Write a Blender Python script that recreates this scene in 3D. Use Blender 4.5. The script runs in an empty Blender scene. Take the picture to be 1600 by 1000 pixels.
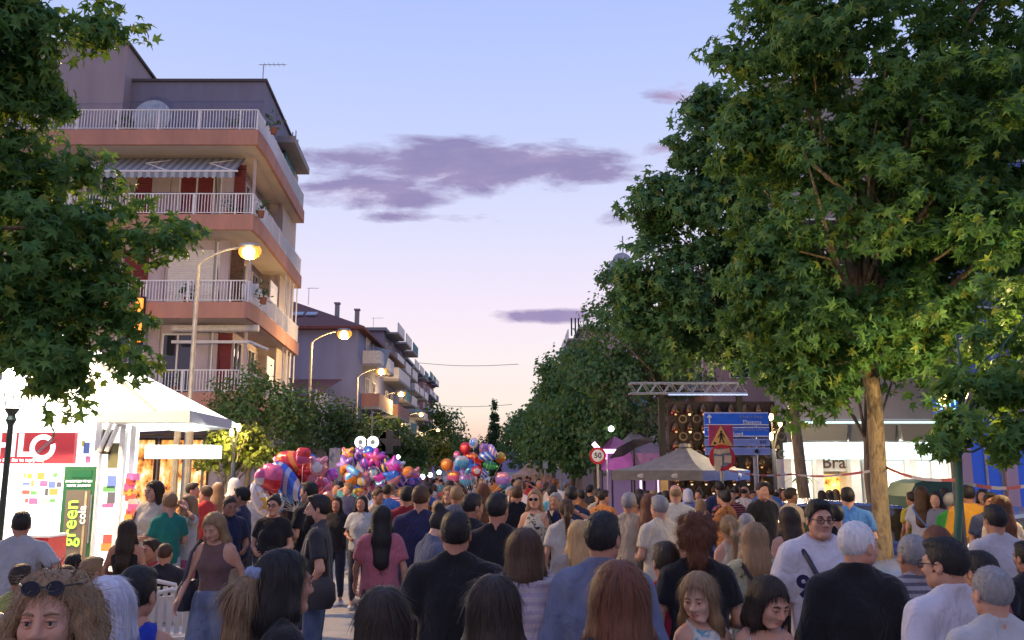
import bpy, math, random
import numpy as np
from mathutils import Vector, Matrix, Quaternion
R = math.radians
rng = np.random.default_rng(7)
random.seed(7)
S = bpy.context.scene
C = S.collection

# ------------------------------------------------------------------ camera, sky, sun, exposure
HC, F, PITCH = 2.0, 1350.0, R(9.9)
cam = bpy.data.objects.new('camera', bpy.data.cameras.new('camera'))
C.objects.link(cam)
cam.location = (0, 0, HC)
cam.rotation_euler = (R(90) + PITCH, 0, 0)
cam.data.sensor_width = 36.0
cam.data.lens = 36.0 * F / 1600.0
cam.data.clip_end = 6000
cam.data.clip_start = 0.05
S.camera = cam
S.view_settings.view_transform = 'Standard'
S.view_settings.look = 'None'
S.view_settings.gamma = 1.0
S.view_settings.use_curve_mapping = False
S.view_settings.exposure = 0.0
S.render.engine = 'CYCLES'
S.cycles.max_bounces = 5
S.cycles.diffuse_bounces = 3
S.cycles.glossy_bounces = 2
S.cycles.transmission_bounces = 3
S.cycles.transparent_max_bounces = 4
S.cycles.caustics_reflective = False
S.cycles.caustics_refractive = False
S.cycles.sample_clamp_indirect = 4.0
S.cycles.use_denoising = True
SKY_STRENGTH = 1.0

def ray(px, py):
    a, b = (px - 800) / F, (500 - py) / F
    return Vector((a, math.cos(PITCH) - b * math.sin(PITCH), math.sin(PITCH) + b * math.cos(PITCH)))
def at(px, py, Y):
    d = ray(px, py)
    return Vector((0, 0, HC)) + d * (Y / d.y)
def X_at(px, Y, z=1.6):
    return (px - 800) / F * (Y * math.cos(PITCH) + (z - HC) * math.sin(PITCH))
def Z_at(py, Y):
    return at(800, py, Y).z

def lin(r, g, b):
    f = lambda c: (c / 255 / 12.92) if c <= 10 else ((c / 255 + 0.055) / 1.055) ** 2.4
    return (f(r), f(g), f(b), 1.0)

class NT:
    """small helper around a node tree"""
    def __init__(s, tree):
        s.t = tree; s.n = tree.nodes; s.l = tree.links
    def new(s, kind, **kw):
        n = s.n.new(kind)
        for k, v in kw.items():
            setattr(n, k, v)
        return n
    def put(s, sock, v):
        if isinstance(v, bpy.types.NodeSocket):
            s.l.new(v, sock)
        elif v is not None:
            sock.default_value = v
    def math(s, op, a, b=None, c=None, clamp=False):
        n = s.new('ShaderNodeMath', operation=op, use_clamp=clamp)
        s.put(n.inputs[0], a)
        if b is not None: s.put(n.inputs[1], b)
        if c is not None: s.put(n.inputs[2], c)
        return n.outputs[0]
    def mix(s, f, a, b, mode='MIX'):
        n = s.new('ShaderNodeMix', data_type='RGBA', blend_type=mode)
        s.put(n.inputs[0], f); s.put(n.inputs[6], a); s.put(n.inputs[7], b)
        return n.outputs[2]
    def ramp(s, f, stops, interp='LINEAR'):
        n = s.new('ShaderNodeValToRGB')
        n.color_ramp.interpolation = interp
        e = n.color_ramp.elements
        while len(e) < len(stops): e.new(0.5)
        for i, (p, c) in enumerate(stops):
            e[i].position = p
            e[i].color = c if len(c) == 4 else (*c, 1)
        s.put(n.inputs[0], f)
        return n.outputs[0]
    def noise(s, vec, scale, detail=3, rough=0.55, dist=0.0):
        n = s.new('ShaderNodeTexNoise')
        n.inputs['Scale'].default_value = scale
        n.inputs['Detail'].default_value = detail
        n.inputs['Roughness'].default_value = rough
        n.inputs['Distortion'].default_value = dist
        if vec is not None: s.put(n.inputs['Vector'], vec)
        return n.outputs['Fac']
    def mapping(s, vec, scale=(1, 1, 1), loc=(0, 0, 0), rot=(0, 0, 0)):
        n = s.new('ShaderNodeMapping')
        s.put(n.inputs['Vector'], vec)
        n.inputs['Scale'].default_value = scale
        n.inputs['Location'].default_value = loc
        n.inputs['Rotation'].default_value = rot
        return n.outputs[0]

world = bpy.data.worlds.new('World')
S.world = world
world.use_nodes = True
def build_sky():
    t = NT(world.node_tree)
    t.n.clear()
    tc = t.new('ShaderNodeTexCoord')
    sep = t.new('ShaderNodeSeparateXYZ')
    t.l.new(tc.outputs['Generated'], sep.inputs[0])
    x, y, z = sep.outputs
    front = t.ramp(z, [(0.0, lin(250, 196, 170)), (0.035, lin(255, 214, 194)), (0.065, lin(255, 240, 224)), (0.125, lin(255, 243, 244)), (0.18, lin(250, 236, 252)),
                       (0.26, lin(228, 228, 255)), (0.38, lin(200, 213, 255)), (0.55, lin(170, 193, 255)), (1.0, lin(150, 180, 255))])
    back = t.ramp(z, [(0.0, lin(176, 166, 206)), (0.15, lin(208, 194, 236)), (0.4, lin(196, 204, 252)), (1.0, lin(150, 180, 255))])
    side = t.math('MULTIPLY_ADD', y, 0.5, 0.5, clamp=True)
    f = t.math('SMOOTH_MIN', t.math('MULTIPLY', side, 1.25), 1.0, 0.2)
    sky = t.mix(f, back, front)
    # clouds: soft banks placed by direction, broken up by noise
    yy = t.math('MAXIMUM', y, 0.05)
    u = t.math('DIVIDE', x, yy); v = t.math('DIVIDE', z, yy)
    comb = t.new('ShaderNodeCombineXYZ')
    t.l.new(u, comb.inputs[0]); t.l.new(v, comb.inputs[1])
    st = t.mapping(comb.outputs[0], scale=(9, 26, 1), rot=(0, 0, R(4)))
    n1 = t.noise(st, 1.0, 7, 0.62, 0.35)
    n2 = t.noise(t.mapping(comb.outputs[0], scale=(3.2, 9, 1), loc=(4, 2, 0)), 1.0, 4, 0.6)
    total = None
    for (px, py, hx, hy, w, k) in [(720, 262, 235, 46, 1.0, 1), (575, 300, 140, 26, .95, 1), (560, 246, 120, 20, .9, 1), (930, 272, 110, 20, .85, 1), (850, 247, 140, 22, .95, 1),
                                   (660, 218, 90, 10, .55, 1), (862, 494, 100, 12, 1.0, 1), (620, 338, 60, 9, .5, 1), (750, 342, 60, 9, .5, 1),
                                   (1060, 140, 60, 18, .65, 0), (1010, 345, 60, 16, .6, 0), (1060, 235, 70, 14, .4, 1)]:
        d = ray(px, py); u0, v0 = d.x / d.y, d.z / d.y
        a, b = hx / F * 1.03, hy / F * 1.05
        du = t.math('DIVIDE', t.math('SUBTRACT', u, u0), a)
        dv = t.math('DIVIDE', t.math('SUBTRACT', v, v0), b)
        r2 = t.math('ADD', t.math('MULTIPLY', du, du), t.math('MULTIPLY', dv, dv))
        m = t.math('MULTIPLY', t.math('SUBTRACT', 1.45, r2, clamp=False), w)
        m = t.math('MAXIMUM', m, -2.0)
        total = m if total is None else t.math('SMOOTH_MAX', total, m, 0.5)
    dens = t.math('ADD', total, t.math('MULTIPLY', t.math('SUBTRACT', n1, 0.52), 4.6))
    dens = t.math('ADD', dens, t.math('MULTIPLY', t.math('SUBTRACT', n2, 0.5), 1.0))
    dens = t.math('MULTIPLY_ADD', dens, 1.0, -0.08, clamp=True)
    dens = t.math('MULTIPLY', dens, t.math('GREATER_THAN', y, 0.06))
    ccol = t.ramp(n1, [(0.28, lin(196, 176, 208)), (0.45, lin(152, 148, 192)), (0.62, lin(136, 137, 186)), (0.8, lin(158, 152, 198))])
    low = t.math('MULTIPLY_ADD', v, -3.2, 1.75, clamp=True)
    ccol = t.mix(t.math('MULTIPLY', low, 0.14), ccol, lin(236, 170, 190))
    pink = t.math('MULTIPLY_ADD', u, 9.0, -1.35, clamp=True)
    ccol = t.mix(t.math('MULTIPLY', pink, 0.75), ccol, lin(226, 170, 192))
    # faint streaks everywhere in the band
    n3 = t.noise(t.mapping(comb.outputs[0], scale=(2.5, 22, 1), loc=(1, 7, 0), rot=(0, 0, R(-6))), 1.0, 5, 0.6)
    wisp = t.math('MULTIPLY_ADD', n3, 1.6, -0.95, clamp=True)
    sky = t.mix(t.math('MULTIPLY', wisp, 0.35), sky, lin(240, 196, 214))
    sky = t.mix(t.math('MULTIPLY', dens, 0.97), sky, ccol)
    bg = t.new('ShaderNodeBackground')
    t.l.new(sky, bg.inputs[0])
    bg.inputs[1].default_value = SKY_STRENGTH
    out = t.new('ShaderNodeOutputWorld')
    t.l.new(bg.outputs[0], out.inputs[0])
build_sky()

sun = bpy.data.objects.new('sun', bpy.data.lights.new('sun', 'SUN'))
C.objects.link(sun)
sun.data.energy = 0.25            # after sunset: only the glow low over the end of the street
sun.data.angle = R(15)
sun.data.color = (1.0, 0.72, 0.62)
sun.rotation_euler = (R(-86), 0, R(-4))

# ------------------------------------------------------------------ materials
MATS = {}
def material(key, build):
    if key in MATS: return MATS[key]
    m = bpy.data.materials.new(key); m.use_nodes = True
    t = NT(m.node_tree)
    b = t.n['Principled BSDF']
    build(t, b)
    MATS[key] = m
    return m
def bump(t, b, h, strength=0.3, dist=0.01):
    n = t.new('ShaderNodeBump'); n.inputs['Strength'].default_value = strength; n.inputs['Distance'].default_value = dist
    t.l.new(h, n.inputs['Height']); t.l.new(n.outputs[0], b.inputs['Normal'])
def plain(name, col, rough=0.6, metal=0.0, var=0.12, scale=6.0, bmp=0.15, spec=0.4):
    """painted / plastered / metal surface with mottling and fine relief"""
    def f(t, b):
        tc = t.new('ShaderNodeTexCoord').outputs['Object']
        n = t.noise(tc, scale, 5, 0.6)
        c2 = tuple(max(0, c * (1 - var * 2)) for c in col[:3]) + (1,)
        c1 = tuple(min(1, c * (1 + var)) for c in col[:3]) + (1,)
        t.l.new(t.ramp(n, [(0.3, c2), (0.7, c1)]), b.inputs['Base Color'])
        b.inputs['Roughness'].default_value = rough; b.inputs['Metallic'].default_value = metal
        b.inputs['Specular IOR Level'].default_value = spec
        if bmp: bump(t, b, t.noise(tc, scale * 8, 4), bmp, 0.01)
    return material(name, f)
def glow(name, col, strength, base=None):
    def f(t, b):
        b.inputs['Base Color'].default_value = base or (*col[:3], 1)
        b.inputs['Emission Color'].default_value = (*col[:3], 1)
        b.inputs['Emission Strength'].default_value = strength
        b.inputs['Roughness'].default_value = 0.4
    return material(name, f)
def plaster(name, col, dirt=(0.12, 0.10, 0.09), amt=0.35):
    def f(t, b):
        tc = t.new('ShaderNodeTexCoord').outputs['Object']
        n = t.noise(t.mapping(tc, scale=(1.6, 1.6, 0.35)), 1.0, 6, 0.65)
        n2 = t.noise(tc, 0.5, 3)
        fac = t.math('MULTIPLY', t.math('MULTIPLY_ADD', n, 2.2, -0.85, clamp=True), amt)
        c = t.mix(fac, (*col[:3], 1), (*dirt, 1))
        c = t.mix(t.math('MULTIPLY', n2, 0.25), c, tuple(x * 0.75 for x in col[:3]) + (1,))
        t.l.new(c, b.inputs['Base Color']); b.inputs['Roughness'].default_value = 0.85
        b.inputs['Specular IOR Level'].default_value = 0.2
        bump(t, b, t.noise(tc, 25, 4), 0.2, 0.01)
    return material(name, f)
def cloth(col, pattern=None, col2=None):
    key = 'cloth_%s_%s' % ('_'.join('%02d' % int(c * 99) for c in col[:3]), pattern or 'plain') + ('' if col2 is None else '_%02d%02d%02d' % tuple(int(c * 99) for c in col2[:3]))
    def f(t, b):
        tc = t.new('ShaderNodeTexCoord').outputs['Object']
        n = t.noise(tc, 9, 4, 0.6)
        base = (*col[:3], 1); dark = tuple(c * 0.72 for c in col[:3]) + (1,)
        c = t.mix(n, dark, tuple(min(1, c * 1.12) for c in col[:3]) + (1,))
        sx = t.new('ShaderNodeSeparateXYZ'); t.l.new(tc, sx.inputs[0])
        if pattern == 'stripe':
            w = t.math('SINE', t.math('MULTIPLY', sx.outputs[2], 150.0))
            c = t.mix(t.math('GREATER_THAN', w, 0.1), c, (*col2[:3], 1))
        elif pattern == 'vstripe':
            w = t.math('SINE', t.math('MULTIPLY', sx.outputs[0], 140.0))
            c = t.mix(t.math('GREATER_THAN', w, 0.0), c, (*col2[:3], 1))
        elif pattern == 'floral':
            m = t.noise(tc, 14, 2, 0.5, 1.5)
            c = t.mix(t.math('MULTIPLY_ADD', m, 9, -4.9, clamp=True), c, (*col2[:3], 1))
        elif pattern == 'check':
            w = t.math('MULTIPLY', t.math('SINE', t.math('MULTIPLY', sx.outputs[2], 120.0)), t.math('SINE', t.math('MULTIPLY', sx.outputs[0], 120.0)))
            c = t.mix(t.math('GREATER_THAN', w, 0.2), c, (*col2[:3], 1))
        elif pattern == 'denim':
            m = t.noise(t.mapping(tc, scale=(4, 4, 1.2)), 2.2, 4)
            c = t.mix(t.math('MULTIPLY_ADD', m, 3.5, -1.5, clamp=True), c, (*col2[:3], 1))
        t.l.new(c, b.inputs['Base Color'])
        b.inputs['Roughness'].default_value = 0.9
        b.inputs['Specular IOR Level'].default_value = 0.15
        b.inputs['Sheen Weight'].default_value = 0.15
        wv = t.noise(t.mapping(tc, scale=(1, 1, 0.6)), 13, 3, 0.5, 0.8)
        fine = t.noise(tc, 240, 2)
        bump(t, b, t.math('ADD', wv, t.math('MULTIPLY', fine, 0.12)), 0.9, 0.032)
    return material(key, f)
SKINS = [(0.46, 0.265, 0.185), (0.40, 0.215, 0.145), (0.33, 0.175, 0.115), (0.52, 0.32, 0.235)]
def skin(i):
    col = SKINS[i % len(SKINS)]
    def f(t, b):
        tc = t.new('ShaderNodeTexCoord').outputs['Object']
        n = t.noise(tc, 16, 4, 0.6)
        c = t.mix(n, tuple(c * 0.85 for c in col) + (1,), (col[0] * 1.08, col[1] * 1.05, col[2] * 1.05, 1))
        red = t.noise(tc, 11, 3)
        c = t.mix(t.math('MULTIPLY_ADD', red, 2.4, -1.0, clamp=True), c, (col[0], col[1] * 0.74, col[2] * 0.68, 1))
        t.l.new(c, b.inputs['Base Color'])
        b.inputs['Roughness'].default_value = 0.58
        b.inputs['Specular IOR Level'].default_value = 0.3
        bump(t, b, t.noise(tc, 90, 3), 0.12, 0.004)
    return material('skin_%d' % i, f)
HAIRC = dict(K=(0.012, 0.010, 0.010), DB=(0.024, 0.015, 0.010), BR=(0.055, 0.028, 0.015), AU=(0.10, 0.035, 0.016),
             BL=(0.38, 0.235, 0.105), LB=(0.20, 0.125, 0.065), GR=(0.20, 0.195, 0.20), WH=(0.50, 0.49, 0.50), SB=(0.42, 0.42, 0.50))
def hairmat(k):
    col = HAIRC[k]
    def f(t, b):
        tc = t.new('ShaderNodeTexCoord').outputs['Object']
        n = t.noise(t.mapping(tc, scale=(60, 60, 5)), 1.0, 4, 0.6)
        n2 = t.noise(tc, 5, 2)
        c = t.mix(n, tuple(c * 0.5 for c in col) + (1,), tuple(min(1, c * 1.5) for c in col) + (1,))
        c = t.mix(t.math('MULTIPLY', n2, 0.35), c, tuple(min(1, c * 1.6 + 0.01) for c in col) + (1,))
        t.l.new(c, b.inputs['Base Color'])
        b.inputs['Roughness'].default_value = 0.55
        b.inputs['Specular IOR Level'].default_value = 0.28
        bump(t, b, n, 0.9, 0.01)
    return material('hair_' + k.lower(), f)

# ------------------------------------------------------------------ mesh building
def np_mesh(name, v, polys, mats, mi=None, smooth=True):
    """v (n,3); polys a list of (m,k) index arrays; mi a list of material index arrays or ints"""
    me = bpy.data.meshes.new(name)
    v = np.asarray(v, np.float32)
    polys = [np.asarray(p, np.int32) for p in polys if len(p)]
    nl = sum(p.size for p in polys); npol = sum(len(p) for p in polys)
    me.vertices.add(len(v)); me.vertices.foreach_set('co', v.ravel())
    me.loops.add(nl); me.polygons.add(npol)
    me.loops.foreach_set('vertex_index', np.concatenate([p.ravel() for p in polys]))
    starts, k = [], 0
    for p in polys:
        starts.append(k + np.arange(len(p)) * p.shape[1]); k += p.size
    me.polygons.foreach_set('loop_start', np.concatenate(starts).astype(np.int32))
    if mi is not None:
        full = np.concatenate([np.broadcast_to(np.asarray(m, np.int32), (len(p),)) for m, p in zip(mi, polys)])
        me.polygons.foreach_set('material_index', full)
    me.polygons.foreach_set('use_smooth', np.full(npol, bool(smooth)))
    for m in mats: me.materials.append(m)
    me.update(calc_edges=True)
    return me
def link(name, me, parent=None):
    o = bpy.data.objects.new(name, me); C.objects.link(o)
    if parent is not None: o.parent = parent
    return o
def tag(o, label=None, cat=None, group=None, kind=None):
    if label: o['label'] = label
    if cat: o['category'] = cat
    if group: o['group'] = group
    if kind: o['kind'] = kind
    return o
def empty(name, loc=(0, 0, 0), rz=0.0, label=None, cat=None, group=None, scale=1.0):
    o = bpy.data.objects.new(name, None); C.objects.link(o)
    o.location = loc; o.rotation_euler = (0, 0, rz); o.empty_display_size = 0.2
    o.scale = (scale,) * 3
    return tag(o, label, cat, group)
def kids(o): return [c for c in bpy.data.objects if c.parent is o]

class MB:
    """collects simple solids as one mesh"""
    def __init__(s): s.v = []; s.f = {3: [], 4: []}; s.m = {3: [], 4: []}; s.n = 0; s.mi = 0
    def add(s, v, faces):
        v = np.asarray(v, float); s.v.append(v)
        for f in faces:
            f = [i + s.n for i in f]
            if len(f) in (3, 4): s.f[len(f)].append(f); s.m[len(f)].append(s.mi)
            else:
                for i in range(1, len(f) - 1):
                    s.f[3].append([f[0], f[i], f[i + 1]]); s.m[3].append(s.mi)
        s.n += len(v); return s
    def box(s, c, d, rz=0.0, rx=0.0, ry=0.0):
        x, y, z = (q / 2 for q in d)
        v = np.array([(-x, -y, -z), (x, -y, -z), (x, y, -z), (-x, y, -z), (-x, -y, z), (x, -y, z), (x, y, z), (-x, y, z)])
        if rz or rx or ry:
            M = np.array(Matrix.Rotation(rz, 3, 'Z') @ Matrix.Rotation(ry, 3, 'Y') @ Matrix.Rotation(rx, 3, 'X'))
            v = v @ M.T
        return s.add(v + np.array(c), [(0, 3, 2, 1), (4, 5, 6, 7), (0, 1, 5, 4), (1, 2, 6, 5), (2, 3, 7, 6), (3, 0, 4, 7)])
    def span(s, a, b):
        a, b = np.array(a, float), np.array(b, float)
        return s.box((a + b) / 2, np.abs(b - a))
    def tube(s, pts, r, n=6, caps=True):
        pts = [Vector(p) for p in pts]
        rs = r if isinstance(r, (list, tuple)) else [r] * len(pts)
        V = []; up = None
        for i, p in enumerate(pts):
            t = (pts[min(i + 1, len(pts) - 1)] - pts[max(i - 1, 0)]).normalized()
            if up is None:
                up = Vector((0, 0, 1)) if abs(t.z) < 0.9 else Vector((1, 0, 0))
            a = t.cross(up).normalized(); b = a.cross(t).normalized(); up = b
            for k in range(n):
                q = 2 * math.pi * k / n
                V.append(p + (a * math.cos(q) + b * math.sin(q)) * rs[i])
        F_ = []
        for i in range(len(pts) - 1):
            for k in range(n):
                F_.append((i * n + k, i * n + (k + 1) % n, (i + 1) * n + (k + 1) % n, (i + 1) * n + k))
        if caps:
            F_.append(tuple(range(n - 1, -1, -1))); F_.append(tuple((len(pts) - 1) * n + k for k in range(n)))
        return s.add([tuple(q) for q in V], F_)
    def lathe(s, prof, n=16, c=(0, 0, 0), M=None):
        V = []
        for (r, z) in prof:
            for k in range(n):
                q = 2 * math.pi * k / n
                V.append((r * math.cos(q), r * math.sin(q), z))
        V = np.array(V)
        if M is not None: V = V @ np.array(M).T
        V = V + np.array(c)
        F_ = [(i * n + k, i * n + (k + 1) % n, (i + 1) * n + (k + 1) % n, (i + 1) * n + k) for i in range(len(prof) - 1) for k in range(n)]
        F_.append(tuple(range(n - 1, -1, -1))); F_.append(tuple((len(prof) - 1) * n + k for k in range(n)))
        return s.add(V, F_)
    def ball(s, c, r, n=12):
        r = (r,) * 3 if np.isscalar(r) else r
        m = max(5, n // 2 + 1)
        prof = [(max(1e-4, math.sin(math.pi * i / (m - 1))), -math.cos(math.pi * i / (m - 1))) for i in range(m)]
        return s.lathe(prof, n, c, np.diag(r))
    def prism(s, poly, y0, y1):
        """poly in (x, z), extruded along y from y0 to y1"""
        n = len(poly)
        V = [(x, y0, z) for x, z in poly] + [(x, y1, z) for x, z in poly]
        F_ = [tuple(range(n)), tuple(range(2 * n - 1, n - 1, -1))] + [(i, i + n, (i + 1) % n + n, (i + 1) % n) for i in range(n)]
        return s.add(V, F_)
    def quad(s, *p):
        return s.add(p, [tuple(range(len(p)))])
    def mesh(s, name, mats, smooth=False):
        v = np.concatenate(s.v)
        mats = mats if isinstance(mats, (list, tuple)) else [mats]
        return np_mesh(name, v, [s.f[3], s.f[4]] if s.f[3] else [s.f[4]], mats, [s.m[3], s.m[4]] if s.f[3] else [s.m[4]], smooth)
    def build(s, name, mats, parent=None, smooth=False, **kw):
        o = link(name, s.mesh(name, mats, smooth), parent)
        if smooth and hasattr(o.data, 'set_sharp_from_angle'): o.data.set_sharp_from_angle(angle=R(40))
        return tag(o, **kw) if kw else o

def text(name, body, size, loc, rot, mat, parent=None, align='CENTER', ext=0.004, bold=0.0):
    cu = bpy.data.curves.new(name, 'FONT'); cu.body = body; cu.size = size; cu.align_x = align; cu.align_y = 'CENTER'
    cu.extrude = ext; cu.offset = bold; cu.resolution_u = 3
    cu.materials.append(mat)
    tmp = bpy.data.objects.new(name, cu); me = bpy.data.meshes.new_from_object(tmp); bpy.data.objects.remove(tmp)
    o = bpy.data.objects.new(name, me); C.objects.link(o)
    if not me.materials: me.materials.append(mat)
    o.location = loc; o.rotation_euler = rot
    if parent is not None: o.parent = parent
    return o
def copy_thing(root, loc, rz=0.0, label=None, group=None, scale=None):
    r = root.copy(); C.objects.link(r); r.location = loc; r.rotation_euler = (0, 0, rz)
    if label: r['label'] = label
    if group: r['group'] = group
    if scale: r.scale = scale if hasattr(scale, '__len__') else (scale,) * 3
    for ch in root.children:
        c = ch.copy(); C.objects.link(c); c.parent = r
        for g in ch.children:
            d = g.copy(); C.objects.link(d); d.parent = c
    return r
# ------------------------------------------------------------------ implicit surfaces (people, hair, clothes)
class Field:
    def __init__(s, lo, hi, h):
        s.lo = np.array(lo, np.float32); s.h = float(h)
        n = np.ceil((np.array(hi) - s.lo) / h).astype(int) + 1
        s.d = np.full(n, 0.3, np.float32); s.n = n
        s.ax = [s.lo[i] + np.arange(n[i], dtype=np.float32) * s.h for i in range(3)]
    def region(s, lo, hi):
        a = np.clip(np.floor((np.array(lo) - s.lo) / s.h).astype(int), 0, s.n)
        b = np.clip(np.ceil((np.array(hi) - s.lo) / s.h).astype(int) + 1, 0, s.n)
        if (b <= a).any(): return None
        sl = tuple(slice(a[i], b[i]) for i in range(3))
        return sl, s.ax[0][sl[0]][:, None, None], s.ax[1][sl[1]][None, :, None], s.ax[2][sl[2]][None, None, :]
    def join(s, sl, d, k, sub=False):
        a = s.d[sl]
        if sub:
            q = np.maximum(k - np.abs(a + d), 0) / k if k else 0
            s.d[sl] = np.maximum(a, -d) + (q * q * k * 0.25 if k else 0)
        else:
            q = np.maximum(k - np.abs(a - d), 0) / k if k else 0
            s.d[sl] = np.minimum(a, d) - (q * q * k * 0.25 if k else 0)
    def cone(s, a, b, ra, rb, k=0.02, sub=False, end=None, sy=1.0):
        a, b = np.array(a, np.float32), np.array(b, np.float32)
        m = max(ra, rb) + k + 2 * s.h
        g = s.region(np.minimum(a, b) - m, np.maximum(a, b) + m)
        if g is None: return s
        sl, x, y, z = g
        ab = b - a; L = float(ab @ ab) + 1e-9
        px, py, pz = x - a[0], (y - a[1]), z - a[2]
        t0 = (px * ab[0] + py * ab[1] + pz * ab[2]) / L
        t = np.clip(t0, 0, 1)
        d = np.sqrt((px - t * ab[0]) ** 2 + ((py - t * ab[1]) / sy) ** 2 + (pz - t * ab[2]) ** 2) - (ra + (rb - ra) * t)
        if end is not None: d = np.maximum(d, (t0 - end) * math.sqrt(L))
        s.join(sl, d, k, sub); return s
    def ell(s, c, r, k=0.02, sub=False):
        c, r = np.array(c, np.float32), np.array(r, np.float32)
        m = r + k + 2 * s.h
        g = s.region(c - m, c + m)
        if g is None: return s
        sl, x, y, z = g
        px, py, pz = (x - c[0]) / r[0], (y - c[1]) / r[1], (z - c[2]) / r[2]
        k0 = np.sqrt(px * px + py * py + pz * pz); k1 = np.sqrt((px / r[0]) ** 2 + (py / r[1]) ** 2 + (pz / r[2]) ** 2) + 1e-6
        s.join(sl, k0 * (k0 - 1) / k1, k, sub); return s
    def column(s, c, z0, r0, z1, r1, k=0.02, rnd=0.0, wav=0, wn=9):
        """elliptic column from z0 (radii r0) up to z1 (radii r1)"""
        rm = np.maximum(np.array(r0), np.array(r1)) + k + 2 * s.h + 0.03
        g = s.region((c[0] - rm[0], c[1] - rm[1], z0 - k - 2 * s.h), (c[0] + rm[0], c[1] + rm[1], z1 + k + 2 * s.h))
        if g is None: return s
        sl, x, y, z = g
        t = np.clip((z - z0) / (z1 - z0), 0, 1)
        rx, ry = r0[0] + (r1[0] - r0[0]) * t, r0[1] + (r1[1] - r0[1]) * t
        px, py = x - c[0], y - c[1]
        q = np.sqrt((px / rx) ** 2 + (py / ry) ** 2)
        d = (q - 1) * np.minimum(rx, ry)
        if wav: d = d + wav * (1 - t) * np.sin(np.arctan2(py, px) * wn + 1.0)
        d = np.maximum(d, np.maximum(z0 - z, z - z1))
        s.join(sl, d, k); return s
    def torus(s, c, Rr, r, k=0.006, tilt=0.0, sy=1.0):
        m = Rr + r + k + 3 * s.h
        g = s.region(np.array(c) - m, np.array(c) + m)
        if g is None: return s
        sl, x, y, z = g
        px, py, pz = x - c[0], (y - c[1]) / sy, z - c[2] - tilt * (y - c[1])
        d = np.sqrt((np.sqrt(px * px + py * py) - Rr) ** 2 + (pz / 1.7) ** 2) - r
        s.join(sl, d, k); return s
    def cut(s, n, c):
        """keep where n.p < c"""
        d = n[0] * s.ax[0][:, None, None] + n[1] * s.ax[1][None, :, None] + n[2] * s.ax[2][None, None, :] - c
        s.d = np.maximum(s.d, d.astype(np.float32)); return s
    def net(s):
        d = s.d
        d[0] = d[-1] = 0.1; d[:, 0] = d[:, -1] = 0.1; d[:, :, 0] = d[:, :, -1] = 0.1
        ins = d < 0
        nx, ny, nz = d.shape
        cnt = np.zeros((nx - 1, ny - 1, nz - 1), np.int8)
        for a in (0, 1):
            for b in (0, 1):
                for c in (0, 1):
                    cnt += ins[a:nx - 1 + a, b:ny - 1 + b, c:nz - 1 + c]
        mask = (cnt > 0) & (cnt < 8)
        idx = np.argwhere(mask)
        vid = np.full(mask.shape, -1, np.int32); vid[mask] = np.arange(len(idx))
        pos = np.zeros((len(idx), 3), np.float32); num = np.zeros((len(idx), 1), np.float32)
        cor = [(a, b, c) for a in (0, 1) for b in (0, 1) for c in (0, 1)]
        val = {q: d[idx[:, 0] + q[0], idx[:, 1] + q[1], idx[:, 2] + q[2]] for q in cor}
        for q in cor:
            for ax in range(3):
                if q[ax] == 0:
                    p = list(q); p[ax] = 1; p = tuple(p)
                    va, vb = val[q], val[p]
                    cr = ((va < 0) != (vb < 0))
                    t = np.where(cr, va / np.where(cr, va - vb, 1), 0)
                    pt = np.repeat(np.array([q], np.float32), len(idx), 0); pt[:, ax] += t
                    pos += pt * cr[:, None]; num += cr[:, None]
        v = s.lo + (idx + pos / num) * s.h
        quads = []
        for ax in range(3):
            A = np.moveaxis(ins, ax, 0); V = np.moveaxis(vid, ax, 0)
            lo_, hi_ = A[:-1, 1:-1, 1:-1], A[1:, 1:-1, 1:-1]
            e = np.argwhere(lo_ != hi_)
            if not len(e): continue
            i, j, k = e[:, 0], e[:, 1] + 1, e[:, 2] + 1
            q = np.stack([V[i, j - 1, k - 1], V[i, j, k - 1], V[i, j, k], V[i, j - 1, k]], 1)
            flip = ~lo_[e[:, 0], e[:, 1], e[:, 2]]
            if ax == 1: flip = ~flip
            q[flip] = q[flip][:, ::-1]
            quads.append(q)
        return v, np.concatenate(quads) if quads else np.zeros((0, 4), np.int32)

def vnormals(v, q):
    n = np.zeros_like(v)
    fn = np.cross(v[q[:, 2]] - v[q[:, 0]], v[q[:, 3]] - v[q[:, 1]])
    for k in range(4): np.add.at(n, q[:, k], fn)
    return n / (np.linalg.norm(n, axis=1, keepdims=True) + 1e-9)
def relax(v, q, it=1, w=0.5):
    for _ in range(it):
        acc = np.zeros_like(v); cnt = np.zeros((len(v), 1), np.float32)
        for a, b in ((0, 1), (1, 2), (2, 3), (3, 0)):
            np.add.at(acc, q[:, a], v[q[:, b]]); np.add.at(acc, q[:, b], v[q[:, a]])
            np.add.at(cnt, q[:, a], 1); np.add.at(cnt, q[:, b], 1)
        v = v * (1 - w) + w * acc / np.maximum(cnt, 1)
    return v
def wavy(p, rg, lam=(0.05, 0.16), n=10, squash=(1, 1, 0.6)):
    o = np.zeros(len(p), np.float32)
    for i in range(n):
        k = rg.normal(size=3) * np.array(squash); k /= np.linalg.norm(k)
        l = rg.uniform(*lam)
        o += l * 8 * (1 - 2 * np.abs(np.sin(p @ (k * math.pi / l).astype(np.float32) + rg.uniform(0, 6))))
    return o / n

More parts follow.
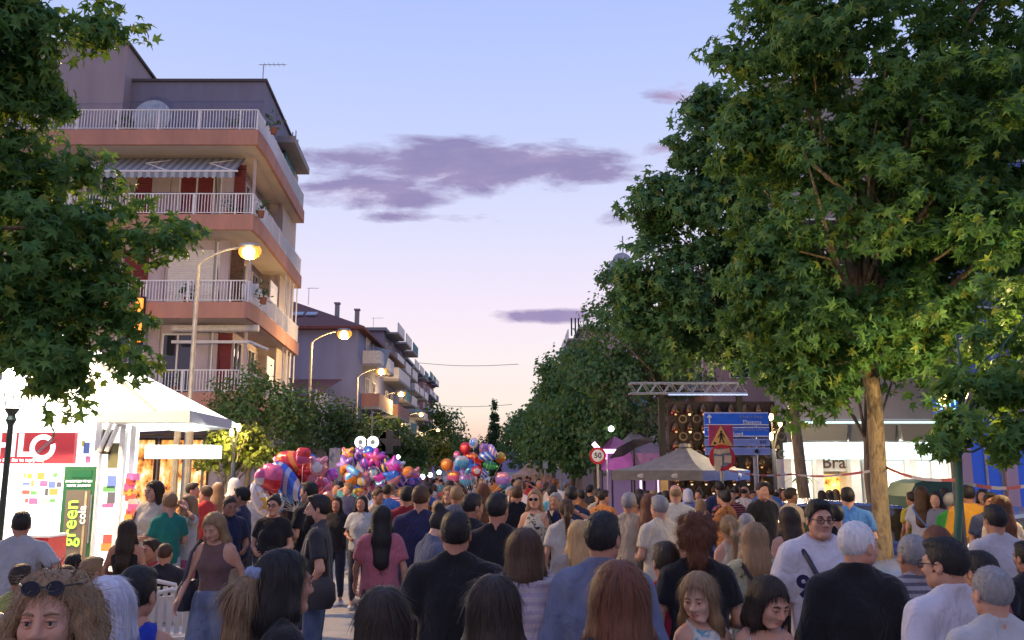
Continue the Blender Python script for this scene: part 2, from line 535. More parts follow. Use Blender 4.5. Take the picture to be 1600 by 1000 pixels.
# ---- head, in head space: origin at the middle of the head, +Y forward, +X the person's right
def head_mesh(h, sex='m', ages=0.0, mouth=0.0):
    f = Field((-.11, -.14, -.26), (.11, .15, .15), h)
    f.ell((0, -.015, .03), (.074, .095, .089), .02)
    f.ell((0, .022, -.03), (.061, .072, .09), .03)
    jw = .046 if sex == 'm' else .040
    for s_ in (-1, 1):
        f.cone((s_ * jw, .005, -.055), (s_ * .012, .072, -.099), .023, .019, .03)
        f.ell((s_ * .037, .062, -.026), (.023, .023, .022), .03)
    f.ell((0, .078, -.096), (.022, .02, .018), .02)
    f.cone((-.036, .08, .022), (.036, .08, .022), .013, .013, .02)
    for s_ in (-1, 1):
        f.ell((s_ * .031, .101, .000), (.019, .018, .013), .012, True)
    f.cone((0, .09, .012), (0, .112, -.03), .009, .0125, .012)
    for s_ in (-1, 1): f.ell((s_ * .0125, .099, -.036), (.0095, .011, .008), .008)
    f.ell((0, .088, -.0585), (.022, .0125, .0065), .008)
    f.ell((0, .087, -.0705), (.019, .012, .0065), .006)
    f.ell((0, .098, -.0645), (.021, .008, .0016 + mouth), .004, True)
    for s_ in (-1, 1):
        f.ell((s_ * .079, -.008, -.008), (.010, .024, .033), .008)
        f.ell((s_ * .088, -.002, -.006), (.006, .012, .018), .006, True)
    f.cone((0, -.022, -.06), (0, -.024, -.170), .054 if sex == 'm' else .047, .052 if sex == 'm' else .046, .03)
    return f.net()
def face_bits(mb, brow=True, look=0.0):
    """eyes and brows in head space: material 1 eye white, 2 iris, 3 brow"""
    for s_ in (-1, 1):
        mb.mi = 1; mb.ball((s_ * .031, .0790, -.001), (.0125, .0115, .0085), 10)
        mb.mi = 2; mb.ball((s_ * .031 + look, .0860, .000), .0064, 8)
        mb.mi = 0; mb.tube([(s_ * .016, .087, .008), (s_ * .031, .0945, .0105), (s_ * .046, .084, .006)], .0050, 6)
        mb.mi = 0; mb.tube([(s_ * .018, .087, -.009), (s_ * .031, .0925, -.0105), (s_ * .044, .084, -.006)], .003, 5)
        if brow:
            mb.mi = 3; mb.tube([(s_ * .014, .0965, .022), (s_ * .032, .0975, .0285), (s_ * .05, .083, .022)], [.0035, .0042, .002], 5)

def hair_field(style, h, rg):
    lo, hi = [-.15, -.19, -.20], [.15, .14, .18]
    if style in ('long', 'longstraight', 'curlylong', 'longside'): lo[2] = -.52; lo[0] = -.2; hi[0] = .2
    if style in ('wild',): lo, hi = [-.24, -.24, -.34], [.24, .17, .22]
    if style in ('ponytail', 'tail'): lo[2] = -.42; lo[1] = -.27
    if style in ('bob', 'curly'): lo = [-.19, -.22, -.25]; hi = [.19, .15, .2]
    f = Field(lo, hi, h)
    th = {'short': .010, 'buzz': .004, 'fringe': .003, 'grey': .009}.get(style, .014)
    f.ell((0, -.017, .032), (.075 + th, .096 + th, .090 + th * 1.1), .01)
    if style == 'tail':
        f.d[:] = .3
        f.cone((0, -.125, .03), (0, -.175, -.05), .03, .062, .02); f.cone((0, -.175, -.05), (0, -.175, -.20), .062, .055, .03); f.cone((0, -.175, -.20), (0, -.15, -.36), .05, .02, .03)
        return f
    if style == 'short':
        f.ell((0, .02, .098), (.066, .074, .030), .02)
    if style not in ('wild',):
        # hairline plane from the forehead to the nape
        n = np.array((0, 0.80, -0.60)); c = n @ np.array((0, .058, .052))
        if style == 'fringe':
            n = np.array((0, 0.35, 0.94)); c = n @ np.array((0, -.02, .045))
            f.cut(n, c); n = np.array((0, .75, -.66)); c = n @ np.array((0, .03, .01))
        f.cut(n, c)
    if style in ('long', 'longstraight', 'longside', 'bob'):      # parting along the crown
        f.cone((.006, -.115, .085), (.004, -.05, .140), .004, .007, .012, True); f.cone((.004, -.05, .140), (0, .055, .125), .007, .006, .012, True)
    # bare oval of the face
    if style in ('short', 'buzz', 'grey'):
        for s_ in (-1, 1):
            f.cone((s_ * .074, .018, .02), (s_ * .078, .012, -.02), .010, .005, .01)
    if style in ('long', 'longstraight', 'longside', 'curlylong'):
        L = -.40 if style != 'longside' else -.36
        w = .088 if style != 'longstraight' else .084
        f.cone((0, -.045, .01), (0, -.085, -.20), w + .01, w + .012, .04, sy=.82)
        f.cone((0, -.085, -.20), (0, -.128, L), w + .012, w - .005, .03, sy=.55)
        for s_ in (-1, 1):
            f.cone((s_ * .066, .012, .03), (s_ * .090, -.012, -.13), .022, .034, .03)
            f.cone((s_ * .090, -.012, -.13), (s_ * .102, .03 if style == 'longside' else -.04, -.30), .034, .028, .03)
    elif style == 'bob':
        f.cone((0, -.04, .02), (0, -.062, -.115), .097, .100, .03, sy=.95)
        for s_ in (-1, 1): f.cone((s_ * .07, .01, .03), (s_ * .086, .005, -.10), .024, .034, .03)
        f.cut((0, 0, -1), .165)
    elif style == 'curly':
        for i in range(40):
            a, e = rg.uniform(0, 6.28), rg.uniform(-.5, 1.4)
            p = np.array((math.cos(a) * math.cos(e) * .095, -.035 + math.sin(a) * math.cos(e) * .09, .02 + math.sin(e) * .10))
            if p[1] > .03 and p[2] < .07: continue
            f.ell(p, np.array((.034, .034, .034)) * rg.uniform(.7, 1.15), .015)
        f.cone((0, -.06, 0), (0, -.085, -.12), .075, .06, .03)
    elif style == 'wild':
        f.ell((0, -.03, .055), (.088, .10, .078), .02)
        n = np.array((0, 0.88, -0.47)); c = n @ np.array((0, .066, .070))
        f.cut(n, c)
        for i in range(170):
            a, t = rg.uniform(0, 6.28), rg.uniform(-.28, .105)
            r = (.088 + .050 * (1 - abs(t + .11) / .22)) * (1 if t < 0 else math.sqrt(max(.05, 1 - (t / .125) ** 2)))
            p = np.array((math.cos(a) * r, -.04 + math.sin(a) * r * .85, t))
            if p[1] > .035 and abs(p[0]) < .078: continue
            f.ell(p, np.array((.027, .027, .034)) * rg.uniform(.6, 1.35), .02)
    elif style == 'ponytail':
        f.ell((0, -.125, .045), (.026, .026, .026), .02)
        f.cone((0, -.135, .04), (0, -.175, -.06), .026, .038, .02)
        f.cone((0, -.175, -.06), (0, -.165, -.32), .038, .014, .02)
    elif style == 'bun':
        f.ell((0, -.10, .105), (.046, .044, .044), .012)
    elif style == 'lowtail':
        f.cone((0, -.10, -.02), (0, -.14, -.14), .03, .028, .02)
    if style not in ('wild', 'short', 'buzz', 'grey', 'fringe', 'cap', 'tail'):
        f.ell((0, .075, -.03), (.062, .07, .095), .012, True)
    elif style == 'wild':
        f.ell((0, .085, -.02), (.062, .07, .092), .015, True)
    return f

def strands(v, q, style, count, rg, wid=0.0022):
    """thin tapering ribbons that follow the fall of the hair"""
    n = vnormals(v, q)
    pick = rg.integers(0, len(v), count)
    p = v[pick].copy(); nn = n[pick]
    crown = np.array((0, -.06, .13), np.float32)
    g = p - crown; g[:, 2] *= 0.4
    g = g / (np.linalg.norm(g, axis=1, keepdims=True) + 1e-6) * np.clip(1.2 - np.abs(p[:, 2:3] - .12) * 8, 0.1, 1.2) + np.array((0, 0, -1.0))
    segs = 3
    L = {'short': .019, 'tail': .10, 'grey': .015, 'buzz': .008, 'fringe': .012, 'bob': .06, 'curly': .045, 'wild': .07, 'bun': .035}.get(style, .085)
    Ls = rg.uniform(.6, 1.3, (count, 1)) * L
    lift = {'short': .38, 'grey': .5, 'buzz': .5, 'wild': .5, 'curly': .4, 'fringe': .5}.get(style, .10)
    t = g - (g * nn).sum(1, keepdims=True) * nn
    t = t / (np.linalg.norm(t, axis=1, keepdims=True) + 1e-6)
    t = t + nn * lift * rg.uniform(0, 1, (count, 1)) + rg.normal(size=(count, 3)) * (.35 if style in ('curly', 'wild', 'short', 'grey') else .09)
    t = t / np.linalg.norm(t, axis=1, keepdims=True)
    side = np.cross(t, nn); side /= np.linalg.norm(side, axis=1, keepdims=True) + 1e-6
    V = []
    cur = p - nn * .002
    curl = .012 if style in ('wild', 'curly') else 0.0
    ph = rg.uniform(0, 6.28, (count, 1))
    for k in range(segs + 1):
        a = k / segs
        w = wid * (1 - a * .85)
        off = 0
        if curl: off = nn * np.sin(ph + a * 9) * curl * a + side * np.cos(ph + a * 9) * curl * a
        V.append(cur + off - side * w); V.append(cur + off + side * w)
        tt = t - nn * (a * (.28 if not curl else -.15)) + np.array((0, 0, -.22 * a))
        cur = cur + tt * Ls / segs
    V = np.stack(V, 1).reshape(-1, 3)
    base = np.arange(count) * (2 * (segs + 1))
    Q = np.concatenate([np.stack([base + 2 * k, base + 2 * k + 1, base + 2 * k + 3, base + 2 * k + 2], 1) for k in range(segs)])
    return V, Q

def hand_mesh(h, curl=0.5):
    """right hand hanging along -Z from the wrist, thumb forward (+Y), palm towards -X"""
    f = Field((-.09, -.06, -.21), (.05, .09, .03), h)
    f.ell((0, 0, -.05), (.017, .040, .05), .012)
    f.cone((0, 0, .02), (0, 0, -.03), .026, .022, .02)
    for i, (y, L) in enumerate(((.029, .070), (.0105, .080), (-.0085, .074), (-.027, .058))):
        b = np.array((0, y, -.088)); a1 = curl * .7; a2 = curl * 1.7
        m = b + np.array((-math.sin(a1), 0, -math.cos(a1))) * L * .5
        e = m + np.array((-math.sin(a2), 0, -math.cos(a2))) * L * .5
        f.cone(b + np.array((0, 0, .02)), m, .0098, .0088, .006); f.cone(m, e, .0088, .0072, .003)
    f.cone((-.004, .026, -.028), (-.014, .052, -.058), .0125, .0105, .012)
    f.cone((-.014, .052, -.058), (-.026, .056, -.090), .0105, .0080, .004)
    return f.net()
_hand = {}
def hand_at(h, side, elbow, wrist, curl, roll=0.0):
    key = (h, round(curl, 1))
    if key not in _hand: _hand[key] = hand_mesh(h, curl)
    v, q = _hand[key]; v = v.copy(); q = q.copy()
    if side < 0: v[:, 0] *= -1; q = q[:, ::-1]
    d = (Vector(wrist) - Vector(elbow)).normalized()
    M = Vector((0, 0, -1)).rotation_difference(d).to_matrix() @ Matrix.Rotation(roll * side, 3, 'Z')
    return v @ np.array(M, np.float32).T + np.array(wrist, np.float32), q

ARMS = dict(
    hang=((.250, -.03, 1.15), (.268, .05, .91)), fwd=((.245, .04, 1.16), (.245, .20, .98)), back=((.250, -.10, 1.17), (.262, -.12, .93)),
    bent=((.250, .0, 1.15), (.13, .24, 1.10)), phone=((.250, .10, 1.18), (.11, .30, 1.33)), up=((.33, .14, 1.50), (.14, .13, 1.60)),
    hip=((.385, -.10, 1.18), (.20, .01, 1.01)), pocket=((.285, -.06, 1.15), (.20, .07, .93)), carry=((.265, -.02, 1.15), (.25, .22, 1.10)),
    lap=((.25, .04, 1.14), (.12, .26, 1.02)), out=((.33, .06, 1.18), (.40, .26, 1.05)), reach=((.25, .2, 1.30), (.16, .46, 1.34)), cross=((.26, .07, 1.16), (-.06, .19, 1.17)))

def person_meshes(seed, lod, sex='m', hair=('short', 'DB'), top=('tee', (.02, .02, .025)), bottom=('trousers', (.03, .035, .06)), arms=('hang', 'hang'),
                  head=(0, 0), build=1.0, tone=0, face=True, beard=None, legs='stand', mouth=0.0, headscale=1.0, girth=1.0, lean=0.0, shoe=(.6, .6, .6)):
    """all meshes of one figure 1.75 m tall, facing +Y; a list of (name, mesh)"""
    rg = np.random.default_rng(seed)
    hb = (.026, .032, .042)[lod]; hh = (.0080, .0125, .019)[lod]; hc = (.0165, .025, .038)[lod]; hr = (.0112, .016, .025)[lod]; hd = (.0075, .0115, .017)[lod]; hp = (.022, .030, .042)[lod]
    fem = sex == 'f'
    sw = (.172 if not fem else .148) * build
    hw = (.150 if not fem else .158) * build * (1 + (girth - 1) * .6)
    G = girth
    dz = -0.43 if legs == 'sit' else 0.0
    Z = lambda z: z + dz
    # joints
    A = {}
    for s_, nm in ((1, arms[0]), (-1, arms[1])):
        e, w = ARMS[nm] if isinstance(nm, str) else nm
        kx = build * (1 if not fem else .93)
        A[s_] = (np.array((s_ * sw * 1.04, -.005, Z(1.405))), np.array((s_ * e[0] * kx, e[1], Z(e[2]))), np.array((s_ * w[0] * kx, w[1], Z(w[2]))))
    if legs == 'sit':
        Lg = {s_: (np.array((s_ * .09, 0, .50)), np.array((s_ * .12, .42, .50)), np.array((s_ * .12, .43, .09))) for s_ in (1, -1)}
    elif legs == 'walk':
        Lg = {1: (np.array((.088, 0, .92)), np.array((.095, .13, .51)), np.array((.09, .06, .10))), -1: (np.array((-.088, 0, .92)), np.array((-.09, -.03, .50)), np.array((-.09, -.26, .15)))}
    else:
        Lg = {s_: (np.array((s_ * .088, 0, .92)), np.array((s_ * .10, .02, .50)), np.array((s_ * .115, -.02, .09))) for s_ in (1, -1)}
    def torso(f, e=0.0, g=1.0, low=True):
        f.ell((0, 0, Z(.98)), ((hw + e) * g, (.108 + e) * g, .13 + e), .05)
        f.ell((0, .012 * (G - 1) * 10, Z(1.13)), (((.132 if not fem else .118) * build + e) * G, (.098 + e) * G, .15), .06)
        f.ell((0, .0, Z(1.30)), (.160 * build + e, .112 + e, .17), .06)
        if fem:
            for s_ in (-1, 1): f.ell((s_ * .068, .088, Z(1.275)), (.058 + e * .6, .052 + e * .6, .058 + e * .5), .04)
        f.cone((-sw * .80, -.01, Z(1.405)), (sw * .80, -.01, Z(1.405)), .058 + e * .8, .058 + e * .8, .05)
        for s_ in (-1, 1): f.cone((s_ * sw * .62, -.015, Z(1.44)), (s_ * .03, -.015, Z(1.515)), .042 + e * .8, .042 + e * .3, .05)
    out = []
    sleeves = {'tee': .72, 'polo': .74, 'boat': .62, 'dress_tee': .6, 'loose': 1.0, 'shirt': 2.0, 'jacket': 2.0, 'shawl': 2.0, 'sweat': 2.0}.get(top[0], 0)
    # ---- body
    lo, hi = np.array((-.62, -.45, 0.02)), np.array((.62, .62, 1.60 + dz))
    f = Field(lo, hi, hb)
    torso(f, -0.006)
    for s_ in (1, -1):
        a, e, w = A[s_]
        f.cone(a, e, .050 * build ** .5 * (.88 if fem else 1), .040 * (.88 if fem else 1), .03); f.cone(e, w, .041 * (.88 if fem else 1), .027, .02)
    bare = bottom[0] in ('shorts', 'skirt', 'dress', 'bare')
    for s_ in (1, -1):
        a, k_, n_ = Lg[s_]
        f.cone(a, k_, .080 * (.96 if fem else 1), .052, .04); f.cone(k_, n_, .054, .037, .03)
        f.cone(n_ + np.array((0, -.02, -.03)), n_ + np.array((0, .12, -.055)), .034, .028, .03)
    bv, bq = f.net()
    parts_v, parts_q, parts_m = [bv], [bq], [np.zeros(len(bq), int)]
    off = len(bv)
    for s_ in (1, -1):
        a, e, w = A[s_]
        hv, hq = hand_at(hd, s_, e, w, .55 if lod else .6)
        parts_v.append(hv); parts_q.append(hq + off); parts_m.append(np.zeros(len(hq), int)); off += len(hv)
    # head
    pivot = np.array((0, -.02, Z(1.50)), np.float32)
    Mh = np.array(Matrix.Rotation(R(head[0]), 3, 'Z') @ Matrix.Rotation(R(-head[1]), 3, 'X') @ Matrix.Rotation(R(head[2] if len(head) > 2 else 0), 3, 'Y'), np.float32)
    def to_body(v): return ((v * headscale + np.array((0, .03, .128 + (headscale - 1) * .12), np.float32)) @ Mh.T) + pivot
    hv, hq = head_mesh(hh, sex, mouth=mouth)
    hl = hv.copy()
    def head_body(v):
        w = np.clip((v[:, 2:3] + .165) / .09, 0, 1)
        return to_body(v) * w + ((v * headscale + np.array((0, .03, .128 + (headscale - 1) * .12), np.float32)) + pivot) * (1 - w)
    fc = hl[hq].mean(1)
    mi = np.zeros(len(hq), int)
    lips = (np.abs(fc[:, 0]) < .0235 * (1 - ((fc[:, 2] + .065) / .016) ** 2)) & (fc[:, 1] > .072) & (fc[:, 2] < -.0535) & (fc[:, 2] > -.0765)
    mi[lips] = 4
    parts_v.append(head_body(hv)); parts_q.append(hq + off); parts_m.append(mi); off += len(hv)
    if face and lod < 2:
        mb = MB(); face_bits(mb)
        mv = np.concatenate(mb.v)
        parts_v.append(to_body(mv)); parts_q.append(np.array(mb.f[4]) + off); parts_m.append(np.array(mb.m[4])); o3 = off; off += len(mv)
        tri, trm = (np.array(mb.f[3]) + o3, np.array(mb.m[3])) if mb.f[3] else (None, None)
    else: tri = None
    V = np.concatenate(parts_v); Q = np.concatenate(parts_q); M_ = np.concatenate(parts_m)
    lipm = material('lips_%d' % (1 if fem else 0), lambda t, b: (b.inputs['Base Color'].__setattr__('default_value', (.36, .135, .115, 1) if fem else (.34, .165, .125, 1)), b.inputs['Roughness'].__setattr__('default_value', .4)))
    mats = [skin(tone), plain('eye_white', (.36, .33, .32), .3, var=.03, bmp=0), plain('iris', (.025, .015, .01), .2, var=.03, bmp=0), hairmat(hair[1] if hair[1] not in ('WH', 'SB', 'BL') else 'LB'), lipm]
    polys, ms = [Q], [M_]
    if tri is not None: polys.append(tri); ms.append(trm)
    out.append(('body', np_mesh('body', V, polys, mats, ms)))
    # ---- top
    if top[0] != 'none':
        kind = top[0]
        loose = {'tee': .016, 'loose': .032, 'shirt': .018, 'jacket': .026, 'polo': .016, 'tank': .008, 'strap': .006, 'boat': .012, 'dress': .010, 'dress_tee': .012, 'shawl': .022, 'sweat': .026}[kind]
        f = Field((-.60, -.40, .30 if kind.startswith('dress') else Z(.72)), (.60, .60, Z(1.62)), hc)
        torso(f, loose)
        hem = {'tank': .97, 'strap': 1.02, 'jacket': .84, 'shawl': .95, 'boat': .94, 'loose': .82}.get(kind, .88) if legs != 'sit' else .93
        if len(top) > 4: hem = top[4]
        if kind not in ('strap', 'tank'):
            f.column((0, 0.004), Z(hem), ((hw + .020 + loose) * (1 + (G - 1) * .3), (.120 + loose) * G), Z(1.27), (.148 * build + loose + .006, .112 + loose), .05, wav=.006)
        if kind.startswith('dress'):
            f.column((0, 0), .45, (hw + .10, .19), Z(1.04), (hw * .86 + loose, .10 + loose), .05, wav=.018)
        if sleeves:
            for s_ in (1, -1):
                a, e, w = A[s_]
                lr = loose * .75 + (.006 if kind in ('loose',) else .004)
                if sleeves < 1.5:
                    f.cone(a, e, .056 * build ** .5 + lr, .050 + lr * (1.5 if sleeves < 1 else 1.8), .03, end=sleeves)
                else:
                    f.cone(a, e, .055 * build ** .5 + lr, .047 + lr, .04); f.cone(e, w, .048 + lr, .034 + lr * .7, .03, end=.97 if kind != 'rolled' else .3)
        if kind == 'strap':
            f.cut((0, 0, 1), Z(1.37)); f.cut((0, 0, -1), -Z(1.02))
            for s_ in (1, -1):
                f.cone((s_ * .085, .105, Z(1.34)), (s_ * .095, .01, Z(1.475)), .012, .012, .004); f.cone((s_ * .095, .01, Z(1.475)), (s_ * .085, -.10, Z(1.34)), .012, .012, .004)
        if kind == 'tank' or kind == 'dress':
            for s_ in (1, -1): f.ell((s_ * (sw + .028), 0, Z(1.40)), (.075, .2, .12), .01, True)
        neck = {'boat': (.135, .12, .055), 'tank': (.10, .12, .10), 'dress': (.105, .125, .10), 'loose': (.085, .095, .055), 'tee': (.078, .085, .05)}.get(kind, (.072, .085, .05))
        f.ell((0, .040, Z(1.548)), neck, .008, True)
        if kind in ('shirt', 'jacket', 'polo'):
            f.torus((0, -.002, Z(1.512)), .066, .011 if kind != 'jacket' else .014, .008, tilt=-.32)
        if kind in ('tee', 'loose', 'dress_tee'):
            f.torus((0, .006, Z(1.492)), .071, .0085, .005, tilt=-.30)
        if kind == 'shawl':
            for i in range(7):
                z = 1.47 - i * .038
                f.torus((0.01 * (-1) ** i, -.01, Z(z)), (.15 + i * .016) * build, .028, .02, tilt=.25 * (-1) ** i, sy=.72)
        if kind == 'sweat':
            f.torus((0, -.03, Z(1.485)), .085, .026, .02, tilt=-.15)
        if (hem > .9 or kind == 'tank') and kind != 'strap': f.cut((0, 0, -1), -Z(hem))
        v, q = f.net()
        v = relax(v, q, 1, .35)
        n = vnormals(v, q)
        amp = {'tank': .003, 'strap': .002, 'jacket': .011, 'shawl': .012}.get(kind, .0115)
        fold = wavy(v, rg, (.05, .18), 9)
        v = v + n * (fold * amp * (.6 + .8 * np.clip((1.35 + dz - v[:, 2]) * 2, 0, 1)))[:, None]
        out.append(('shirt' if not kind.startswith('dress') else 'dress', np_mesh('top', v, [q], [cloth(top[1], *(top[2:4] if len(top) > 3 else ()))])))
    # ---- bottom
    kind = bottom[0]
    if kind not in ('bare', 'dress'):
        f = Field((-.42, -.42, .05), (.42, .62, Z(1.10)), hp)
        e = {'trousers': .014, 'wide': .022, 'shorts': .016, 'skirt': .012, 'leggings': .006}[kind]
        f.ell((0, 0, Z(.97)), (hw + e, .112 + e, .125), .05)
        f.column((0, 0), Z(.93), (hw + e, .115 + e), Z(1.055), (hw * .88 + e, .104 + e), .03)
        if kind == 'skirt':
            f.column((0, 0), Z(.60), (hw + .08, .17), Z(1.0), (hw + e, .118), .03, wav=.016, wn=11)
        else:
            for s_ in (1, -1):
                a, k_, n_ = Lg[s_]
                kr = {'wide': .088, 'trousers': .066, 'shorts': .078, 'leggings': .055}[kind]; ar = {'wide': .10, 'trousers': .052, 'shorts': .06, 'leggings': .038}[kind]
                f.cone(a, k_, .084 + e, kr + e * .5, .03, end=.9 if kind == 'shorts' else None)
                if kind != 'shorts': f.cone(k_, n_, kr + e * .5, ar, .03, end=.98)
        v, q = f.net(); v = relax(v, q, 1, .35)
        n = vnormals(v, q)
        v = v + n * (wavy(v, rg, (.05, .15), 8) * .005)[:, None]
        out.append(({'skirt': 'skirt', 'shorts': 'shorts'}.get(kind, 'trousers'), np_mesh('bottom', v, [q], [cloth(bottom[1], *(bottom[2:4] if len(bottom) > 3 else ()))])))
    # ---- shoes
    for s_ in (1, -1):
        n_ = Lg[s_][2]; d0 = n_[2] - .09
        f = Field((n_[0] - .07, n_[1] - .11, d0 - .005), (n_[0] + .07, n_[1] + .24, .16 + d0), .018 if lod < 2 else .03)
        f.ell(n_ + np.array((0, -.02, -.045)), (.042, .06, .045), .02); f.cone(n_ + np.array((0, 0, -.05)), n_ + np.array((s_ * .01, .15, -.062)), .040, .033, .03)
        f.cut((0, 0, -1), -(.006 + d0))
        v, q = f.net()
        out.append(('shoe', np_mesh('shoe', v, [q], [plain('shoe_%02d' % int(shoe[0] * 99), shoe, .6, scale=30)])))
    # ---- hair
    if hair[0] != 'none':
        f = hair_field(hair[0], hr if hair[0] not in ('short', 'buzz', 'grey', 'fringe') else hr * .8, rg)
        v, q = f.net()
        n = vnormals(v, q)
        st = wavy(v, rg, (.012, .03), 7, (1, 1, .12 if hair[0] not in ('curly', 'wild') else .8))
        v = v + n * (st * {'curly': .03, 'wild': .03}.get(hair[0], .014))[:, None]
        VV, QQ = [v], [q]
        cnt = (3000, 600, 0)[lod]
        if cnt and hair[0] not in ('buzz',):
            if hair[0] in ('wild', 'curly', 'long', 'longstraight', 'longside'): cnt = int(cnt * 1.4)
            sv, sq = strands(v, q, hair[0], cnt, rg, .0015 if lod == 0 else .0028)
            VV.append(sv); QQ.append(sq + len(v))
        vv = np.concatenate(VV); qq = np.concatenate(QQ)
        out.append(('hair', np_mesh('hair', to_body(vv), [qq], [hairmat(hair[1])])))
    if len(hair) > 2:
        f = hair_field('tail', hr, rg); v, q = f.net(); n = vnormals(v, q); v = v + n * (wavy(v, rg, (.02, .05), 7, (1, 1, .3)) * .03)[:, None]
        sv, sq = strands(v, q, 'tail', 2600, rg, .0016)
        out.append(('ponytail', np_mesh('ponytail', to_body(np.concatenate([v, sv])), [np.concatenate([q, sq + len(v)])], [hairmat(hair[2])])))
        f = Field((-.06, -.19, -.03), (.06, -.06, .09), .008); f.torus((0, -.122, .035), .03, .017, .004); v, q = f.net(); n = vnormals(v, q); v = v + n * (wavy(v, rg, (.01, .02), 6) * .04)[:, None]
        out.append(('scrunchie', np_mesh('scrunchie', to_body(v), [q], [cloth((.20, .26, .42))])))
    if beard:
        f = Field((-.10, -.03, -.17), (.10, .15, .02), hr * .8)
        f.ell((0, .028, -.058), (.066, .074, .075), .02)
        f.ell((0, .07, -.10), (.036, .036, .034), .03)
        f.ell((0, .10, -.055), (.03, .012, .006), .01)
        f.ell((0, .10, -.066), (.020, .03, .006), .004, True)
        f.cut((0, .42, .9), .42 * .10 + .9 * -.05)
        f.cut((0, -1, 0), .012)
        v, q = f.net(); n = vnormals(v, q); v = v + n * (wavy(v, rg, (.01, .02), 6) * .03)[:, None]
        sv, sq = strands(v, q, 'short', 900 if lod < 2 else 50, rg, .0014)
        out.append(('beard', np_mesh('beard', to_body(np.concatenate([v, sv])), [np.concatenate([q, sq + len(v)])], [hairmat(beard)])))
    return out, to_body, A

GLASS = None
def add_glasses(root, to_body, dark=False, onhead=False):
    mb = MB(); fm = plain('glasses_frame', (.02, .02, .025), .3, var=.05, bmp=0)
    lm = plain('dark_lens', (.015, .015, .03), .08, var=.02, bmp=0, spec=.9)
    dy, dz = (.0, 0.0) if not onhead else (-.022, .094)
    tilt = 0
    mb2 = MB()
    for s_ in (-1, 1):
        pts = [(s_ * .033 + math.cos(a) * .024, .1065 + dy - abs(math.cos(a)) * .002, .0 + dz + math.sin(a) * .019) for a in np.linspace(0, 2 * math.pi, 14)]
        mb.tube(pts, .0026, 5, False)
        mb.tube([(s_ * .057, .1045 + dy, .006 + dz), (s_ * .080, .06 + dy, .008 + dz), (s_ * .083, -.005 + dy, .004 + dz)], .0028, 5)
        mb2.add([(s_ * .033, .1065 + dy, dz)] + pts[:-1], [(0, 1 + i, 1 + (i + 1) % 13) for i in range(13)])
    mb.tube([(-.010, .107 + dy, .003 + dz), (.010, .107 + dy, .003 + dz)], .0025, 5)
    def place(m, name, mat, parent):
        v = to_body(np.concatenate(m.v).astype(np.float32))
        m.v = [v]
        return m.build(name, mat, parent, smooth=True)
    o = place(mb, 'glasses', fm, root)
    if dark or onhead: place(mb2, 'lens', lm, o)
    return o

def person(px, tpy, Y, yaw, label, group=None, lod=None, H=None, sit=False, glasses=None, extras=None, X=None, **kw):
    z = Z_at(tpy, Y)
    full = 1.775 if not sit else 1.345
    if H: z = H
    s_ = z / full
    if lod is None: lod = 0 if Y < 6.3 else (1 if Y < 11.5 else 2)
    if sit: kw['legs'] = 'sit'
    seed = int(px * 7 + tpy * 13)
    ms, to_body, A = person_meshes(seed, lod, **kw)
    x = X_at(px, Y) if X is None else X
    root = empty('person', (x, Y, 0), R(yaw), label, 'person', group, s_)
    for n, m in ms: link(n, m, root)
    if glasses: add_glasses(root, to_body, dark=glasses != 'clear', onhead=glasses == 'onhead')
    if extras: extras(root, A)
    return root, A
# ------------------------------------------------------------------ palette
M = dict(
    white=plain('white_paint', (.72, .72, .72), .45, var=.05), offwhite=plain('off_white', (.62, .60, .56), .6), dark=plain('dark_metal', (.018, .019, .021), .5, spec=.2),
    steel=plain('galvanised', (.34, .35, .36), .4, .6), alu=plain('aluminium', (.40, .41, .43), .35, .6), grey=plain('grey_paint', (.22, .23, .25), .6),
    glass=plain('window_glass', (.03, .035, .045), .06, var=.05, bmp=0, spec=.9), green_wood=plain('green_paint', (.03, .12, .07), .6),
    salmon=plaster('salmon_fascia', (.46, .235, .175), amt=.55), cream=plaster('cream_plaster', (.52, .45, .48), amt=.55), greyroof=plaster('grey_render', (.20, .20, .27), amt=.45),
    soffit=plaster('soffit', (.55, .47, .40), amt=.2), red_shutter=plain('red_shutter', (.19, .035, .04), .6), lilac=plaster('lilac_render', (.235, .245, .36)),
    tile=plain('roof_tile', (.17, .055, .045), .8, var=.3, scale=14), teal=plaster('teal_wall', (.10, .26, .27)), concrete=plaster('concrete', (.33, .31, .30)),
    brick=plain('brown_wood', (.12, .065, .035), .6, var=.3), pole=plain('lamp_pole', (.36, .34, .30), .5, .3), bark=None)
def bark_mat(name, col):
    def f(t, b):
        tc = t.new('ShaderNodeTexCoord').outputs['Object']
        n = t.noise(t.mapping(tc, scale=(9, 9, 2.2)), 1.5, 6, 0.7, 0.6)
        c = t.ramp(n, [(0.3, tuple(c * .45 for c in col)), (0.5, col), (0.72, tuple(min(1, c * 1.35) for c in col))])
        t.l.new(c, b.inputs['Base Color']); b.inputs['Roughness'].default_value = .9
        bump(t, b, n, .9, .04)
    return material(name, f)
M["bark"] = bark_mat("bark", (.20, .15, .10))
def mottled(t, b):
    tc = t.new('ShaderNodeTexCoord').outputs['Object']
    n = t.noise(t.mapping(tc, scale=(5, 5, 2.4)), 1.6, 3, .5, 1.2); n2 = t.noise(t.mapping(tc, scale=(14, 14, 3)), 1.5, 6, .7)
    c = t.ramp(n, [(.38, (.15, .105, .06)), (.47, (.27, .195, .11)), (.53, (.36, .27, .15)), (.66, (.24, .185, .12))])
    c = t.mix(t.math('MULTIPLY_ADD', n2, 2.6, -1.3, clamp=True), c, (.10, .07, .045, 1))
    t.l.new(c, b.inputs['Base Color']); b.inputs['Roughness'].default_value = .9
    bump(t, b, t.math('ADD', n, n2), .9, .05)
M['palebark'] = material('pale_bark', mottled)

